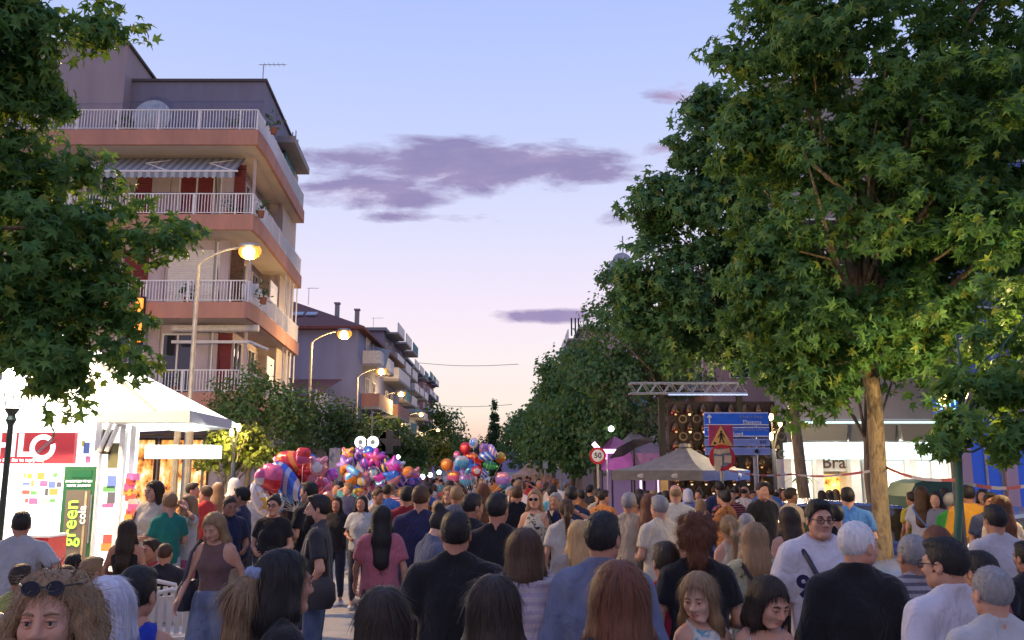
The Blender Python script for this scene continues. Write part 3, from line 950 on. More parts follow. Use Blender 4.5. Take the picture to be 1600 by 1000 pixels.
# ------------------------------------------------------------------ ground
def ground():
    def f(t, b):
        tc = t.new('ShaderNodeTexCoord').outputs['Object']
        n = t.noise(tc, .5, 6, .6); n2 = t.noise(tc, 5, 5, .65); n3 = t.noise(tc, 120, 2)
        c = t.ramp(n, [(.3, (.26, .25, .25)), (.7, (.38, .355, .34))])
        c = t.mix(t.math('MULTIPLY_ADD', n2, 2.4, -1.2, clamp=True), c, (.20, .19, .19, 1))
        c = t.mix(t.math('MULTIPLY', n3, .3), c, (.32, .30, .28, 1))
        t.l.new(c, b.inputs['Base Color']); b.inputs['Roughness'].default_value = .75
        bump(t, b, n3, .4, .01)
    mb = MB(); mb.quad((-3000, -200, -.004), (3000, -200, -.004), (3000, 5000, -.004), (-3000, 5000, -.004))
    mb.build('ground', plain('earth', (.12, .11, .09), .9, scale=.3), kind='structure')
    mb = MB(); k = -.037
    mb.quad((-7.6 - k * -12 * 0 + .4, -12, 0), (5.1, -12, 0), (5.1 + k * 300, 300, 0), (-7.2 + k * 300, 300, 0))
    mb.build('road', material('road_asphalt', f), kind='structure')
    def pav(t, b):
        tc = t.new('ShaderNodeTexCoord').outputs['Object']
        br = t.new('ShaderNodeTexBrick'); t.l.new(tc, br.inputs[0]); br.offset = 0
        br.inputs['Scale'].default_value = 1.0; br.inputs['Brick Width'].default_value = .4; br.inputs['Row Height'].default_value = .4; br.inputs['Mortar Size'].default_value = .008
        br.inputs['Color1'].default_value = (.30, .27, .25, 1); br.inputs['Color2'].default_value = (.25, .225, .21, 1); br.inputs['Mortar'].default_value = (.10, .09, .085, 1)
        n = t.noise(tc, 3, 5)
        t.l.new(t.mix(t.math('MULTIPLY', n, .4), br.outputs[0], (.14, .13, .12, 1)), b.inputs['Base Color'])
        b.inputs['Roughness'].default_value = .8; bump(t, b, br.outputs['Fac'], -.3, .01)
    pm = material('pavement_slabs', pav)
    for (a, b_) in (((-7.2, 5.1)), ):
        pass
    mb = MB()
    P = [(-60, -12), (-7.2, -12), (-7.2 + k * 300, 300), (-60, 300)]
    mb.add([(x, y, .004) for x, y in P] + [(x, y, .12) for x, y in P], [(4, 5, 6, 7), (0, 1, 5, 4), (1, 2, 6, 5), (2, 3, 7, 6), (3, 0, 4, 7)])
    mb.build('pavement', pm, kind='structure')
    mb = MB()
    P = [(5.1, -12), (60, -12), (60, 300), (5.1 + k * 300, 300)]
    mb.add([(x, y, .004) for x, y in P] + [(x, y, .12) for x, y in P], [(4, 5, 6, 7), (0, 1, 5, 4), (1, 2, 6, 5), (2, 3, 7, 6), (3, 0, 4, 7)])
    mb.build('pavement', pm, kind='structure')
    # far ridge that closes the street
    mb = MB(); V = []; N = 60
    for i in range(N):
        x = -900 + 1800 * i / (N - 1)
        h = 30 + 22 * math.sin(i * .37) + 14 * math.sin(i * .9 + 1) + (26 if 24 < i < 32 else 0)
        V += [(x, 1500, -1), (x, 1560, h), (x, 1700, -1)]
    mb.add(V, [(3 * i + j, 3 * i + 3 + j, 3 * i + 4 + j, 3 * i + 1 + j) for i in range(N - 1) for j in (0, 1)])
    mb.build('hills', plain('far_hill', (.20, .15, .22), .95, scale=.01, bmp=0), smooth=True, kind='structure')
ground()

# ------------------------------------------------------------------ pieces of buildings
def railing_mesh(mb, pts, z, h=.78, step=.11, post=1.5):
    for a, b in zip(pts[:-1], pts[1:]):
        a, b = Vector(a), Vector(b); d = b - a; L = d.length; u = d / L; ang = math.atan2(u.y, u.x)
        mid = (a + b) / 2
        mb.box((mid.x, mid.y, z + h), (L + .05, .045, .035), ang)
        mb.box((mid.x, mid.y, z + .07), (L, .03, .025), ang)
        for i in range(int(L / step) + 1):
            p = a + u * min(L, i * step)
            mb.box((p.x, p.y, z + h * .5 + .03), (.022, .022, h - .09), ang)
        for i in range(int(L / post) + 1):
            p = a + u * min(L, i * post)
            mb.box((p.x, p.y, z + h * .5), (.05, .05, h), ang)
def window(parent, x, y, z, w, h, rz=0.0, frame='white', panes=2, lit=None, glass=None):
    """window or glazed door on a wall face; the wall's outward side is -Y turned by rz"""
    f = MB(); t = .06
    def T(mb): return mb
    f.box((-w / 2 + t / 2, 0, 0), (t, .09, h)); f.box((w / 2 - t / 2, 0, 0), (t, .09, h))
    f.box((0, 0, h / 2 - t / 2), (w - 2 * t, .09, t)); f.box((0, 0, -h / 2 + t / 2), (w - 2 * t, .09, t))
    for i in range(1, panes): f.box((-w / 2 + w * i / panes, 0, 0), (t, .088, h - 2 * t))
    o = f.build('window', M[frame] if isinstance(frame, str) else frame, parent)
    o.location = (x, y, z); o.rotation_euler = (0, 0, rz)
    gm = glass or (M['glass'] if lit is None else lit)
    for i in range(panes):
        p = MB(); pw = (w - t) / panes
        p.box((-w / 2 + t / 2 + pw * (i + .5), .02, 0), (pw - t + .01, .02, h - 2 * t + .01)); p.build('pane', gm, o)
    return o
def shutter(parent, x, y, z, w, h, mat, rz=0.0):
    s = MB(); n = max(6, int(h / .09))
    s.box((0, .03, 0), (w, .03, h))
    for i in range(n): s.box((0, -.005, -h / 2 + h * (i + .5) / n), (w, .03, h / n * .62), rx=.4)
    o = s.build('shutter', mat, parent); o.location = (x, y, z); o.rotation_euler = (0, 0, rz)
    return o
def striped(name, c1, c2, sc, axis=0):
    def f(t, b):
        tc = t.new('ShaderNodeTexCoord').outputs['Object']
        sx = t.new('ShaderNodeSeparateXYZ'); t.l.new(tc, sx.inputs[0])
        w = t.math('GREATER_THAN', t.math('SINE', t.math('MULTIPLY', sx.outputs[axis], sc)), 0.0)
        t.l.new(t.mix(w, (*c1, 1), (*c2, 1)), b.inputs['Base Color']); b.inputs['Roughness'].default_value = .85
        bump(t, b, t.noise(tc, 40, 3), .2, .01)
    return material(name, f)
def antenna(parent, x, y, z, h, w, name='antenna', bars=5):
    a = MB(); a.tube([(x, y, z), (x, y, z + h)], .022, 5); a.tube([(x - w * .2, y, z + h), (x + w, y, z + h)], .016, 5)
    for i in range(bars): a.tube([(x + w * (i + .3) / bars, y - .18, z + h), (x + w * (i + .3) / bars, y + .18, z + h)], .008, 4)
    return a.build(name, M['steel'], parent)

def big_block():
    b = empty('apartment_building', (-12, 34, 0), 0, 'salmon and cream apartment block with white railed corner balconies and a penthouse setback', 'building')
    ox, oy = -12, 34
    def P(x, y, z): return (x - ox, y - oy, z)
    XL, XR, YF, YB = -22.0, -10.55, 31.4, 41.0     # walls
    RX, RY, RB = at(405, 170, 30).x, 30.0, 40.2     # balcony line
    mb = MB(); mb.span(P(XL, YF, 0), P(XR, YB, 14.0)); mb.build('wall', M['cream'], b)
    floors = [Z_at(577, 30) - .80, Z_at(437, 30) - .80, Z_at(301, 30) - .80, Z_at(170, 30) - .80]
    for i, z in enumerate(floors):
        s = MB(); t = .58
        s.span(P(XL, RY, z - t), P(RX, YF - .003, z)); s.span(P(XR + .003, YF - .002, z - t), P(RX - .002, RB, z))
        sl = s.build('balcony', M['salmon'], b)
        s = MB(); s.span(P(XL, RY + .12, z - t - .012), P(RX - .12, YF - .01, z - t - .003)); s.span(P(XR + .01, YF, z - t - .012), P(RX - .12, RB - .1, z - t - .003)); s.build('soffit', M['soffit'], sl)
        r = MB(); railing_mesh(r, [P(XL, RY + .06, 0), P(RX - .06, RY + .06, 0), P(RX - .06, RB - .1, 0)], z)
        r.build('railing', M['white'], sl)
    # front openings, floor by floor
    for i, z in enumerate(floors[:3]):
        X = lambda px: at(px, 400, 31.4).x
        if i == 2:
            window(b, X(150) - ox, YF - .03 - oy, z + 1.15, 1.2, 2.3, panes=2)
            shutter(b, X(217) - ox, YF - .03 - oy, z + 1.2, .60, 2.3, M['red_shutter'])
            window(b, X(302) - ox, YF - .03 - oy, z + 1.15, 1.35, 2.2, panes=2, glass=M['red_shutter'])
            shutter(b, X(369) - ox, YF - .03 - oy, z + 1.2, .42, 2.3, M['red_shutter'])
        elif i == 1:
            shutter(b, X(305) - ox, YF - .03 - oy, z + 1.15, 1.9, 2.2, M['white'])
            shutter(b, X(372) - ox, YF - .03 - oy, z + 1.15, .5, 2.2, M['brick'])
            shutter(b, X(215) - ox, YF - .03 - oy, z + 1.15, .9, 2.2, M['red_shutter'])
        else:
            window(b, X(288) - ox, YF - .03 - oy, z + 1.15, 1.15, 2.25, panes=2)
            shutter(b, X(360) - ox, YF - .03 - oy, z + 1.15, .52, 2.3, M['red_shutter'])
            window(b, X(215) - ox, YF - .03 - oy, z + 1.15, 1.1, 2.25, panes=2)
        for px in (258, 340, 392):
            m = MB(); m.span(P(X(px) - .05, YF - .09, z + .01), P(X(px) + .05, YF - .002, z + 2.55)); m.build('pilaster', M['white'] if px == 340 else M['cream'], b)
        # side wall openings, facing the street
        for y0, w in ((33.2, 1.3), (35.6, 1.2), (38.4, 1.3)):
            window(b, XR + .03 - ox, y0 - oy, z + 1.15, w, 2.2, R(90), panes=2)
    # awnings: one let down and striped on the upper floor, one furled below
    z = floors[3] - .58
    a = empty('awning'); a.parent = b
    xl, xr = X_at(92, 31), X_at(352, 31)
    q = MB(); yo, yi = 30.15, 31.3
    q.add([P(xl, yi, z - .05), P(xr, yi, z - .05), P(xr, yo, z - .95), P(xl, yo, z - .95), P(xl, yi, z - .065), P(xr, yi, z - .065), P(xr, yo, z - .965), P(xl, yo, z - .965)],
          [(0, 3, 2, 1), (4, 5, 6, 7), (0, 1, 5, 4), (2, 3, 7, 6)])
    n = 26
    for k in range(n):
        x0, x1 = xl + (xr - xl) * k / n, xl + (xr - xl) * (k + 1) / n
        q.add([P(x0, yo - .01, z - .97), P(x1, yo - .01, z - .97), P(x1, yo - .01, z - 1.18), P((x0 + x1) / 2, yo - .01, z - 1.24), P(x0, yo - .01, z - 1.18)], [(0, 1, 2, 3, 4)])
    q.build('canvas', striped('awning_canvas', (.34, .36, .38), (.17, .20, .25), 21.0), a)
    q = MB(); q.tube([P(xl, yo, z - .96), P(xr + .1, yo, z - .96)], .035, 6); q.build('front_bar', M['white'], a)
    for px in (135, 240, 345):
        x = X_at(px, 31)
        q = MB(); q.tube([P(x, yi, z - .10), P(x - 1.0, (yi + yo) / 2, z - .45), P(x, yo, z - .93)], .03, 5); q.build('folding_arm', M['white'], a)
    z = floors[1] - .58
    q = MB(); q.tube([P(X_at(255, 31), 30.9, z - .22), P(X_at(393, 31), 30.9, z - .22)], .13, 8); q.build('furled_awning', M['offwhite'], b)
    q = MB(); q.tube([P(X_at(255, 31), 30.9, z - .72), P(X_at(380, 31), 30.9, z - .72), P(X_at(380, 31) + .4, 32, z - .85)], .06, 6); q.build('awning_bar', M['white'], b)
    # penthouse and stair tower
    zt = Z_at(128, 33)
    q = MB(); q.span(P(-22, 33, 14.0), P(at(420, 130, 33).x, 40, zt)); q.build('penthouse_wall', M['greyroof'], b)
    q = MB(); q.span(P(-22, 32.9, zt + .002), P(at(420, 130, 33).x + .08, 40.1, zt + .1)); q.build('coping', plain('coping_dark', (.09, .085, .09), .8), b)
    xt = at(207, 80, 32.5).x
    q = MB(); q.span(P(-19.5, 32.2, 14.0), P(xt, 36.4, Z_at(73, 32.4))); q.build('stair_tower', plaster('tower_render', (.33, .28, .30)), b)
    q = MB(); q.span(P(-19.6, 32.1, Z_at(73, 32.4) + .002), P(xt + .1, 36.5, Z_at(73, 32.4) + .1)); q.build('tower_coping', plain('coping_dark', (.09, .085, .09), .8), b)
    antenna(b, at(418, 110, 33.5).x - ox, 33.5 - oy, zt, 1.0, .95)
    # satellite dish behind the top railing
    d = MB(); Mx = np.array(Matrix.Rotation(R(82), 3, 'X'))
    c = at(238, 182, 31.6)
    d.lathe([(.001, .16), (.3, .13), (.55, .06), (.72, -.02), (.735, -.02), (.73, .0)], 24, P(c.x, c.y, c.z), Mx)
    o = d.build('satellite_dish', plain('dish_grey', (.34, .36, .38), .5), b, smooth=True)
    d = MB(); d.tube([P(c.x, c.y + .1, c.z - .3), P(c.x, c.y + .15, floors[3])], .04); d.tube([P(c.x, c.y - .1, c.z - .65), P(c.x, c.y - .75, c.z - .1)], .02); d.build('mast', M['steel'], o)
    # rear wing with projecting roof
    q = MB(); q.span(P(XR + .02, 37.2, 3.0), P(-9.75, 40.6, 16.2)); q.build('rear_wing', M['soffit'], b)
    q = MB(); q.span(P(XR - .6, 36.0, 16.2), P(-9.15, 40.2, 16.5)); q.build('roof_slab', M['concrete'], b)
    q = MB(); q.span(P(-9.80, 37.0, 14.0), P(-9.72, 39.4, 16.18)); q.build('screen_panel', M['teal'], b)
    for k, (yy, h) in enumerate(((39.6, .9), (40.4, 1.3), (41.0, 1.1))):
        q = MB(); q.tube([P(-9.6, yy - 1.8, 16.5), P(-9.6, yy - 1.8, 16.5 + h)], .03, 5); q.build('mast', M['steel'], b)
    # side enclosures on the two lower street balconies
    for z in floors[:2]:
        e = MB()
        for y in (37.0, 37.9, 38.8, 39.8): e.box(P(RX - .12, y, z + 1.3), (.05, .05, 2.5))
        e.build('enclosure_post', M['white'], b)
        e = MB(); e.box(P(RX - .5, 36.2, z + 1.2), (.05, 1.5, 1.6)); e.build('privacy_screen', M['white'], b)
    for z in floors[1:]:
        e = MB(); e.box(P(XR + .35, 34.6, z + .55), (.42, .75, .58)); e.build('air_conditioner', M['offwhite'], b)
    q = MB(); q.tube([P(XR - .5, YF - .08, 14.0), P(XR - .5, YF - .08, .2)], .05, 6); q.build('drainpipe', M['concrete'], b)
    q = MB(); q.tube([P(X_at(300, 31), YF - .05, floors[3] - .62), P(X_at(318, 31), YF - .05, floors[1] + .6), P(X_at(330, 31), YF - .05, floors[0])], .015, 4); q.build('cable', M['dark'], b)
    # ground floor shopfront, lit
    warm = material('lit_interior', lambda t, b_: lit_shop(t, b_, (.85, .30, .05), (1.0, .62, .18), .85))
    for k in range(4):
        window(b, XR - .8 - 1.9 * k - 0.4 - ox, YF - .05 - oy, 1.7, 1.8, 2.9, frame='brick', panes=2, lit=warm)
    q = MB(); q.span(P(XL, RY + .1, 3.25), P(XR + 1.2, YF - .1, 3.45)); q.build('shop_fascia', plain('shop_fascia_dark', (.06, .045, .05), .6), b)
    # lived in balconies: pots of greenery, a drying rack, a chair
    rg = np.random.default_rng(12)
    for i, z in enumerate(floors):
        for px in ((150, 330, 398), (330, 384), (270, 395), (262, 352))[3 - i]:
            x = X_at(px, 30.3); q = MB(); q.lathe([(.10, z), (.14, z + .24), (.12, z + .24)], 8, P(x, 30.45, 0)); pt = q.build('flower_pot', plain('terracotta', (.24, .09, .05), .8), b)
            q = MB()
            for _ in range(46):
                d = rg.normal(size=3) * (.14, .12, .16); c = np.array(P(x, 30.45, z + .45)) + d; u, w_ = rg.normal(size=3) * .06, rg.normal(size=3) * .06
                q.add([c, c + u, c + u + w_, c + w_], [(0, 1, 2, 3)])
            q.build('foliage', plain('pot_green', (.05, .10, .035), .6), pt)
    q = MB(); x = X_at(372, 30.4)
    for k_ in range(3): q.box(P(x - .25 + .22 * k_, 30.7, floors[1] + .55), (.18, .02, .5))
    q.build('laundry', plain('laundry_cloth', (.45, .47, .52), .9, scale=3), b)
    # the block stands a little askew to the picture: its street side falls away from the road
    k = .080
    def shear(o):
        v = np.empty(len(o.data.vertices) * 3, np.float32); o.data.vertices.foreach_get('co', v); v = v.reshape(-1, 3)
        v[:, 0] -= k * np.maximum(0, v[:, 1] + oy - 31.3); o.data.vertices.foreach_set('co', v.ravel()); o.data.update()
    for ch in list(b.children):
        if ch.location.length < 1e-6:
            for q in [ch] + list(ch.children):
                if q.type == 'MESH': shear(q)
        else:
            ch.location.x -= k * max(0, ch.location.y + oy - 31.3)
            if abs(ch.rotation_euler.z) > 1: ch.rotation_euler.z += math.atan(k)
    return floors
def lit_shop(t, b, c1, c2, strength):
    tc = t.new('ShaderNodeTexCoord').outputs['Object']
    n = t.noise(t.mapping(tc, scale=(3.5, 3.5, 2.2)), 1.0, 3, .6)
    col = t.ramp(n, [(.34, (.08, .03, .01)), (.44, c1), (.56, c2), (.68, (1, .93, .75))], 'LINEAR')
    t.l.new(col, b.inputs['Base Color']); t.l.new(col, b.inputs['Emission Color']); b.inputs['Emission Strength'].default_value = strength
FLOORS = big_block()

def neon_sign():
    p = at(216, 500, 29.8)
    o = MB().box((0, 0, 0), (.22, .12, 1.55)).build('neon_sign', glow('orange_neon', (1, .22, .03), 2.6))
    o.location = p; tag(o, 'vertical glowing orange sign fixed to the salmon balconies', 'sign')
    m = MB(); m.box((0, .12, 0), (.3, .1, 1.7)); m.build('sign_case', M['dark'], o)
neon_sign()

def house_2():
    b = empty('apartment_building', (-15, 60, 0), 0, 'grey lilac apartment house with hipped red tile roof, chimneys and skylights', 'building')
    ox, oy = -15, 60
    xr = at(560, 505, 58).x; ze = Z_at(512, 58)
    q = MB(); q.span((-24 - ox, 58 - oy, 0), (xr - ox, 80 - oy, ze)); q.build('wall', M['lilac'], b)
    zr = Z_at(476, 62)
    q = MB(); e = .5
    v = [(-24 - e - ox, 57.4 - oy, ze), (xr + e - ox, 57.4 - oy, ze), (xr + e - ox, 80.5 - oy, ze), (-24 - e - ox, 80.5 - oy, ze), (-17 - ox, 66 - oy, zr + 1.0), (-17 - ox, 74 - oy, zr + 1.0)]
    q.add([(a, b_, c + .02) for a, b_, c in v] + [(a, b_, c - .16) for a, b_, c in v[:4]], [(0, 1, 4), (1, 2, 5, 4), (2, 3, 5), (3, 0, 4, 5), (6, 9, 8, 7), (0, 6, 7, 1), (1, 7, 8, 2), (2, 8, 9, 3), (3, 9, 6, 0)])
    rf = q.build('roof', M['tile'], b)
    for px, py in ((527, 482), (558, 492)):
        c = at(px, py, 63)
        k = MB(); k.box((c.x - ox, 63 - oy, c.z - .6), (.3, .3, 1.8)); k.box((c.x - ox, 63 - oy, c.z + .38), (.42, .42, .12)); k.build('chimney', M['concrete'], rf)
    for px in (466, 487):
        c = at(px, 490, 60.5)
        k = MB(); k.box((c.x - ox, c.y - oy, c.z), (.75, .06, .6), rx=R(-60)); k.build('skylight', plain('skylight_glass', (.30, .36, .42), .1), rf)
    antenna(b, at(482, 470, 60).x - ox, 60 - oy, zr - .4, 1.2, .7)
    for i in range(4):
        z = 3.4 + i * 3.0
        if z > ze - 1: break
        for y0, L in ((60, 7), (70, 8)):
            s = MB(); s.span((xr + .003 - ox, y0 - oy, z - .2), (xr + 1.25 - ox, y0 + L - oy, z)); bl = s.build('balcony', M['concrete'], b)
            s = MB(); s.span((xr + 1.17 - ox, y0 - oy, z + .002), (xr + 1.25 - ox, y0 + L - oy, z + .9)); s.span((xr + .003 - ox, y0 - oy, z + .002), (xr + 1.165 - ox, y0 + .08 - oy, z + .9)); s.build('parapet', M['offwhite'] if i % 2 == 0 else M['salmon'], bl)
            window(b, xr + .03 - ox, y0 + 2 - oy, z + 1.1, 1.3, 2.1, R(90)); window(b, xr + .03 - ox, y0 + 5 - oy, z + 1.1, 1.3, 2.1, R(90))
    s = MB(); c = at(594, 560, 62); s.box((c.x - ox, 62 - oy, c.z), (1.1, .05, 1.5), ry=.25); s.build('hanging_awning', plain('blue_awning', (.22, .30, .42), .7), b)
    q = MB(); q.span((-17 - ox, 50 - oy, 0), (at(515, 600, 54).x - ox, 56 - oy, Z_at(612, 52))); q.build('annexe_wall', M['lilac'], b)
    q = MB(); x0, x1 = -17.3 - ox, at(515, 600, 54).x + .2 - ox
    q.add([(x0, 49.6 - oy, Z_at(620, 50)), (x1, 49.6 - oy, Z_at(620, 50)), (x1, 57 - oy, Z_at(590, 56)), (x0, 57 - oy, Z_at(590, 56))], [(0, 1, 2, 3)])
    q.build('annexe_roof', M['tile'], b)
house_2()

def far_block(x0, x1, y0, y1, h, mat, label, balcony_side=1, roof=None, slabs=True):
    b = empty('apartment_building', ((x0 + x1) / 2, y0, 0), 0, label, 'building')
    ox, oy = (x0 + x1) / 2, y0
    q = MB(); q.span((x0 - ox, 0, 0), (x1 - ox, y1 - oy, h)); q.build('wall', mat, b)
    q = MB(); q.span((x0 - .3 - ox, -.3, h + .002), (x1 + .3 - ox, y1 + .3 - oy, h + .3)); q.build('roof', roof or M['concrete'], b)
    xf = (x1 if balcony_side > 0 else x0) - ox
    n = int((h - 3.2) / 3.0) + 1
    for i in range(n):
        z = 3.3 + 3.0 * i
        for y in np.arange(1.0, y1 - y0 - 3.5, 6.5):
            if slabs:
                s = MB(); s.span((xf + .003 * balcony_side, y, z - .18), (xf + 1.3 * balcony_side, y + 5, z)); bl = s.build('balcony', M['concrete'], b)
                s = MB(); s.span((xf + 1.22 * balcony_side, y, z + .002), (xf + 1.3 * balcony_side, y + 5, z + .95)); s.build('parapet', M['offwhite'] if (i + int(y)) % 3 else M['teal'], bl)
            if h - z > 2.4:
                window(b, xf + .03 * balcony_side, y + 1.5, z + 1.1, 1.3, 2.0, R(90 * balcony_side)); window(b, xf + .03 * balcony_side, y + 3.6, z + 1.1, 1.2, 2.0, R(90 * balcony_side))
        for x in np.arange(x0 + 1.5, x1 - 1, 3.0):
            if h - z > 2.4 and i > 0: window(b, x - ox, -.03, z + 1.1, 1.2, 1.5)
    return b
bb = far_block(-22, at(598, 560, 82).x, 82, 100, Z_at(522, 84), plaster('mauve_render', (.30, .25, .28)), 'mauve apartment block with roof terrace next along after the tiled house')
antenna(bb, 3.5, 2, Z_at(522, 84) + .3, 1.3, 1.0)
bb = far_block(-26, at(632, 560, 110).x, 110, 128, Z_at(560, 110), plaster('blue_render', (.27, .29, .33)), 'flat roofed pale blue grey apartment block farther down the street')
antenna(bb, 5, 1, Z_at(560, 110) + .3, 1.5, 1.1)
far_block(-30, at(660, 590, 150).x, 150, 172, Z_at(588, 150), plaster('rust_render', (.33, .13, .12)), 'last and farthest reddish block with stacked balconies beyond the street lamps')
# blocks on the other side, mostly behind the street trees
bb = far_block(10.2, 26, 44, 70, Z_at(440, 46), plaster('pink_render', (.45, .30, .27)), 'pinkish block with satellite dishes on its roof behind the dense trees', -1)
for k, (px, py) in enumerate(((958, 433), (965, 418), (972, 408))):
    c = at(px, py, 48 + k); d = MB(); d.lathe([(.001, .14), (.35, .09), (.55, 0), (.56, .0)], 16, (c.x - 18.1, c.y - 44, c.z), np.array(Matrix.Rotation(R(80), 3, 'X')))
    d.tube([(c.x - 18.1, c.y - 43.8, c.z), (c.x - 16.2, c.y - 43.5, c.z - 1.0)], .04, 5); d.build('satellite_dish', plain('dish_grey', (.34, .36, .38), .5), bb, smooth=True)
c = at(963, 360, 47); q = MB(); q.tube([(c.x - 17.6, 4.2, c.z - 4), (c.x - 17.6, 4.2, c.z)], .04, 5); q.tube([(c.x - 18.1, 4.2, c.z - .6), (c.x - 17.1, 4.2, c.z - .6)], .02, 4); q.build('antenna', M['steel'], bb)
bb = far_block(7.0, 22, 86, 108, Z_at(520, 88), plaster('peach_render', (.47, .33, .28)), 'peach block with three thin roof chimneys above the tree line', -1)
for px in (893, 899, 904):
    c = at(px, 512, 90); q = MB(); q.tube([(c.x - 14.5, 4, Z_at(520, 88)), (c.x - 14.5, 4, Z_at(497, 90))], .09, 6); q.build('chimney', M['dark'], bb)
far_block(5.5, 18, 150, 175, 17, plaster('far_peach', (.42, .32, .31)), 'distant flat roofed block half hidden behind the farthest street trees', -1)

# ------------------------------------------------------------------ shops on the square
def wedge(mb, P, x0, x1, y0, y1, z0, z1):
    xb = x0 * y1 / y0 + .15
    V = [P(x, y, z) for z in (z0, z1) for x, y in ((x0, y0), (x1, y0), (max(x1, xb + 1), y1), (xb, y1))]
    return mb.add(V, [(0, 3, 2, 1), (4, 5, 6, 7), (0, 1, 5, 4), (1, 2, 6, 5), (2, 3, 7, 6), (3, 0, 4, 7)])
def shops():
    Y = 26.0
    xl, xr = at(1226, 700, Y).x, at(1530, 700, Y).x
    b = empty('shop_building', (12, 30, 0), 0, 'white lit corner shop with grey canopy slabs and a doorway under the sign Bra', 'building')
    ox, oy = 12, 30
    P = lambda x, y, z: (x - ox, y - oy, z)
    zc0, zc1 = Z_at(690, Y), Z_at(655, Y)
    cool = material('lit_shopfront', lambda t, bb_: (bb_.inputs['Base Color'].__setattr__('default_value', (.8, .8, .75, 1)), t.l.new(t.ramp(t.noise(t.new('ShaderNodeTexCoord').outputs['Object'], .9, 3), [(.36, (1, .80, .36)), (.52, (1, .95, .74)), (.7, (.80, 1, .98))]), bb_.inputs['Emission Color']), bb_.inputs['Emission Strength'].__setattr__('default_value', 1.35)))
    warm = material('lit_doorway', lambda t, b_: lit_shop(t, b_, (1.0, .45, .08), (1.0, .72, .22), 1.7))
    q = MB(); wedge(q, P, xl, 20, Y + 1.2, Y + 12, 0, 15); q.build('wall', M['concrete'], b)
    # lit fascia band and piers
    q = MB(); q.span(P(xl + .3, Y, 2.35), P(xr, Y + 1.19, zc0 - .01)); q.build('lit_fascia', glow('fascia_light', (.78, 1.0, .98), 1.35), b)
    for px, w in ((1232, .22), (1282, .20), (1338, .28), (1355, .16), (1428, .2), (1500, .3)):
        x = at(px, 740, Y).x; q = MB(); q.span(P(x - w / 2, Y + .02, .1), P(x + w / 2, Y + 1.0, 2.348)); q.build('pier', M['white'], b)
    for (p0, p1, m, n) in ((1236, 1278, cool, 1), (1362, 1424, cool, 2), (1434, 1494, cool, 2)):
        x0, x1 = at(p0, 740, Y).x, at(p1, 740, Y).x
        window(b, (x0 + x1) / 2 - ox, Y + .4 - oy, 1.24, x1 - x0, 2.2, panes=n, lit=m)
    x0, x1 = at(1286, 740, Y).x, at(1334, 740, Y).x
    window(b, (x0 + x1) / 2 - ox + .05, Y + 1.0 - oy, 1.0, .85, 1.9, panes=1, lit=warm, frame='offwhite')
    q = MB(); q.span(P(x0 + .1, Y + .3, 1.98), P(x1 - .05, Y + .99, 2.34)); q.build('sign_board', M['offwhite'], b)
    t = text('lettering', 'Bra', .52, (at(1308, 718, Y).x - ox, Y + .285 - oy, 2.24), (R(90), 0, 0), plain('brown_letter', (.12, .05, .04), .5, bmp=0), b, bold=.004)
    # canopy slabs, lit along the top edge
    for k, (p0, p1, dy) in enumerate(((1240, 1318, 0), (1319, 1398, .25), (1400, 1452, .1), (1453, 1530, .3))):
        x0, x1 = at(p0, 680, Y - 1).x, at(p1, 680, Y - 1).x
        q = MB(); zt, zb = zc1 - .22, zc0 - .02
        q.add([P(x0, Y - 1.4 + dy, zt), P(x1, Y - 1.4 + dy, zt), P(x1, Y - .05, zt), P(x0, Y - .05, zt), P(x0 + .15, Y - 1.2 + dy, zb), P(x1, Y - 1.2 + dy, zb), P(x1, Y - .05, zb), P(x0 + .15, Y - .05, zb)],
              [(0, 1, 2, 3), (7, 6, 5, 4), (0, 4, 5, 1), (1, 5, 6, 2), (3, 7, 4, 0), (2, 6, 7, 3)])
        q.build('canopy', plaster('canopy_grey', (.26, .27, .28), amt=.2), b)
    q = MB(); q.span(P(xl + .2, Y - .4, zc1 - .14), P(xr, Y - .34, zc1 - .09)); q.build('light_strip', glow('strip_light', (.72, 1, .95), 1.6), b)
    q = MB(); q.span(P(xl + .1, Y + .3, zc1 + .02), P(20, Y + 1.19, zc1 + 1.5)); q.build('parapet', plaster('parapet_mauve', (.34, .30, .33)), b)
    for i in range(3):
        for x in np.arange(xl + 2, 19, 2.6):
            window(b, x - ox, Y + 1.17 - oy, 6.3 + i * 3, 1.4, 1.6)
    # area light under the canopy: the shop's ceiling lights spill onto the square
    for x in (xl + 2.2, xr - 2.4):
        l = bpy.data.objects.new('shop_light', bpy.data.lights.new('shop_light', 'AREA')); C.objects.link(l)
        l.data.energy = 130; l.data.shape = 'RECTANGLE'; l.data.size = 3.2; l.data.size_y = .5; l.data.color = (1, .93, .78)
        l.location = (x, Y - .7, zc0 - .08); l.rotation_euler = (R(-28), 0, 0)
    # blue glazed bank next door
    Y2 = 21.0
    b2 = empty('glass_building', (16, Y2, 0), 0, 'office front of blue glass between mauve columns beyond the slim young tree', 'building')
    ox, oy = 16, Y2
    x0 = at(1508, 700, Y2).x
    q = MB(); wedge(q, P, x0, 28, Y2 + .5, Y2 + 4.2, 0, 13); q.build('wall', plaster('mauve_dark', (.20, .17, .20)), b2)
    blue = plain('blue_glass', (.02, .07, .42), .12, var=.3, scale=1.2, bmp=0, spec=.8)
    bluelit = glow('blue_lit_glass', (.03, .11, .60), .32, (.02, .07, .4, 1))
    cols = [at(p, 740, Y2).x for p in (1520, 1592, 1660, 1730)]
    for i, x in enumerate(cols):
        q = MB(); q.span(P(x - .13, Y2 + .25, .1), P(x + .13, Y2 + .45, 3.4)); q.build('column', plaster('mauve_column', (.46, .32, .40), amt=.2), b2)
